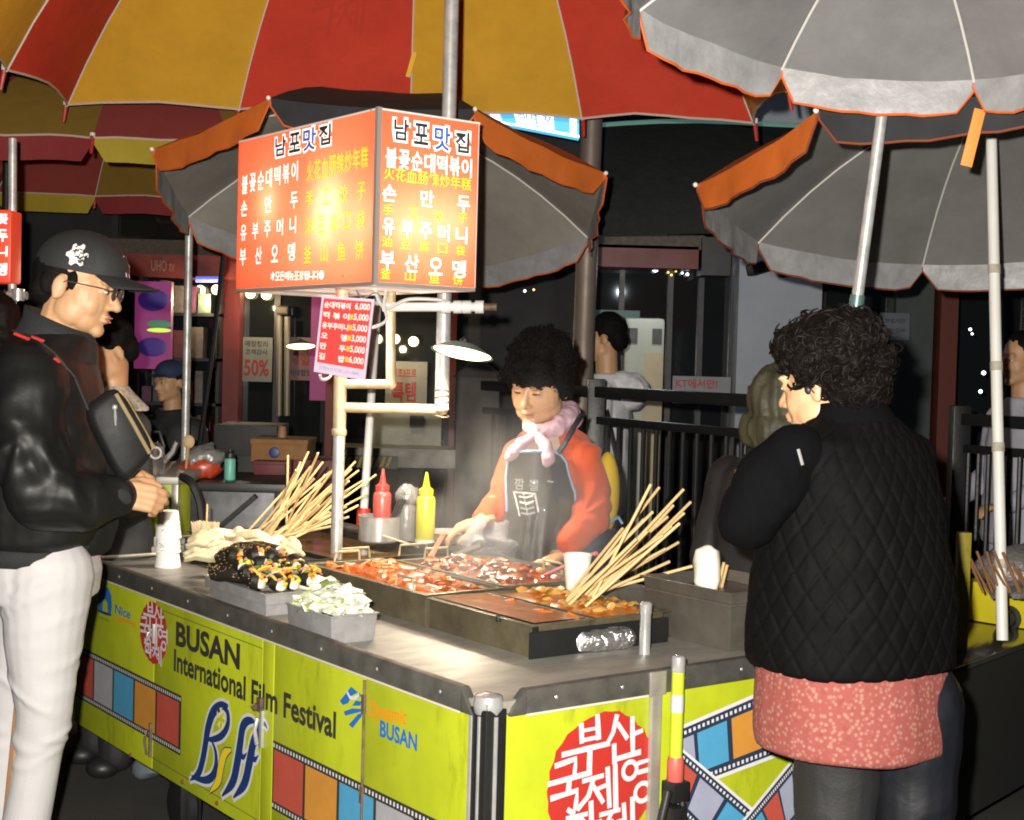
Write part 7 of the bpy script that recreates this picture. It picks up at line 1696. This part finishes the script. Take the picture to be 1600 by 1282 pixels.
B0, B1 = atz(1488, 970, zc), atz(1612, 990, zc); sd_ = (B1 - B0).normalized(); sn = V((-sd_.y, sd_.x, 0)); B0 = B0 + sn * .05; B1 = B1 + sd_ * .5 + sn * .05
zs_ = at(1545, 926, (B0.y + B1.y) / 2).z
q = MB(); q.hexa([V((p.x, p.y, zc + .001)) for p in (B0, B1, B1 + sn * .4, B0 + sn * .4)] + [V((p.x, p.y, zs_)) for p in (B0, B1, B1 + sn * .4, B0 + sn * .4)]); st.part('body', q, m_yst, world=True, bevel=.008)
kd = -sn; d_ = ray(1577, 966); kp = CO + d_ * ((B0 - CO).dot(sn) / d_.dot(sn)); q = MB(); fr = Matrix((sd_, UP, kd)).transposed().to_3x3(); q.lathe([(.045, -.01), (.045, .012), (.034, .014), (.032, .036), (.001, .038)], kp, 20, fr); q.bar(kp + kd * .04 - UP * .03, kp + kd * .04 + UP * .03, .014, .012); st.part('knob', q, m_black, world=True)
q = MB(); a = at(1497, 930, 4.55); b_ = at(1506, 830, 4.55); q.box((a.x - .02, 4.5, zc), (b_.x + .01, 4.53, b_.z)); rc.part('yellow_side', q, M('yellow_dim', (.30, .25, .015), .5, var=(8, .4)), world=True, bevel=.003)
q = MB(); P = at(1602, 893, 4.75); q.ball(P, (.17, .12, .09), 22, 14)
for i in range(len(q.v)): q.v[i] += V((1, 1, 1)) * nz(q.v[i], 18, 2) * .035
solo('foil_cover', q, M('foil_shaded', (.24, .225, .22), .4, .5, bump=(50, .8, .01)), 'crumpled foil cover over the food at the right edge', 'foil', loc=P, angle=40)  # foil colour darkened for the shade over this stall
r = random.Random(77); me_d = me.copy(); me_d.materials.clear(); me_d.materials.append(M('skewer_shaded', (.26, .13, .055), .6))  # same bamboo with its colour darkened to stand for parasol shade
for i in range(11):
    x = 1512 + i * 8 + r.uniform(-4, 4); skew(at(x + 22, 926, 4.62), at(x - 4 + r.uniform(-4, 6), 858 + r.uniform(0, 30), 4.55), 'bamboo skewer coloured dim for shade leaning over the stove at the right edge', 'skewers on the right hand stall', me_d)
# ------------------------------------------------------------------ steam over the hot pans
m_st = bpy.data.materials.new('steam'); m_st.use_nodes = True; nt = m_st.node_tree; N = nt.nodes; Lk = nt.links; N.clear()
out = N.new('ShaderNodeOutputMaterial'); pv_ = N.new('ShaderNodeVolumePrincipled'); tc = N.new('ShaderNodeTexCoord'); nz_ = N.new('ShaderNodeTexNoise'); nz_.inputs['Scale'].default_value = 5.5; nz_.inputs['Detail'].default_value = 4
mp = N.new('ShaderNodeMapping'); mp.inputs['Scale'].default_value = (1, 1, .55); ln = N.new('ShaderNodeVectorMath'); ln.operation = 'LENGTH'; gt = N.new('ShaderNodeTexCoord')
vm = N.new('ShaderNodeVectorMath'); vm.operation = 'MULTIPLY'; vm.inputs[1].default_value = (2.5, 2.5, 1.9)
r1 = N.new('ShaderNodeMapRange'); r1.inputs['From Min'].default_value = .46; r1.inputs['From Max'].default_value = .72
r3 = N.new('ShaderNodeMapRange'); r3.inputs['From Min'].default_value = 1.0; r3.inputs['From Max'].default_value = .1
mu = N.new('ShaderNodeMath'); mu.operation = 'MULTIPLY'; m2 = N.new('ShaderNodeMath'); m2.operation = 'MULTIPLY'; m2.inputs[1].default_value = 4.5
Lk.new(tc.outputs['Object'], mp.inputs[0]); Lk.new(mp.outputs[0], nz_.inputs['Vector']); Lk.new(nz_.outputs[0], r1.inputs[0]); Lk.new(tc.outputs['Object'], vm.inputs[0]); Lk.new(vm.outputs[0], ln.inputs[0]); Lk.new(ln.outputs['Value'], r3.inputs[0])
Lk.new(r1.outputs[0], mu.inputs[0]); Lk.new(r3.outputs[0], mu.inputs[1]); Lk.new(mu.outputs[0], m2.inputs[0]); Lk.new(m2.outputs[0], pv_.inputs['Density'])
pv_.inputs['Color'].default_value = (.95, .93, .9, 1); pv_.inputs['Anisotropy'].default_value = .1; Lk.new(pv_.outputs[0], out.inputs['Volume'])
c = wc(.66, .86, 1.02); q = MB(); q.ball((0, 0, 0), (.42, .42, .60), 20, 14); q.v = [V((p.x, p.y, max(p.z, -.245))) for p in q.v]
solo('steam', q, m_st, 'thin pale steam rising from the hot pans in front of the vendor', 'steam', loc=c, world=False, kind='stuff')
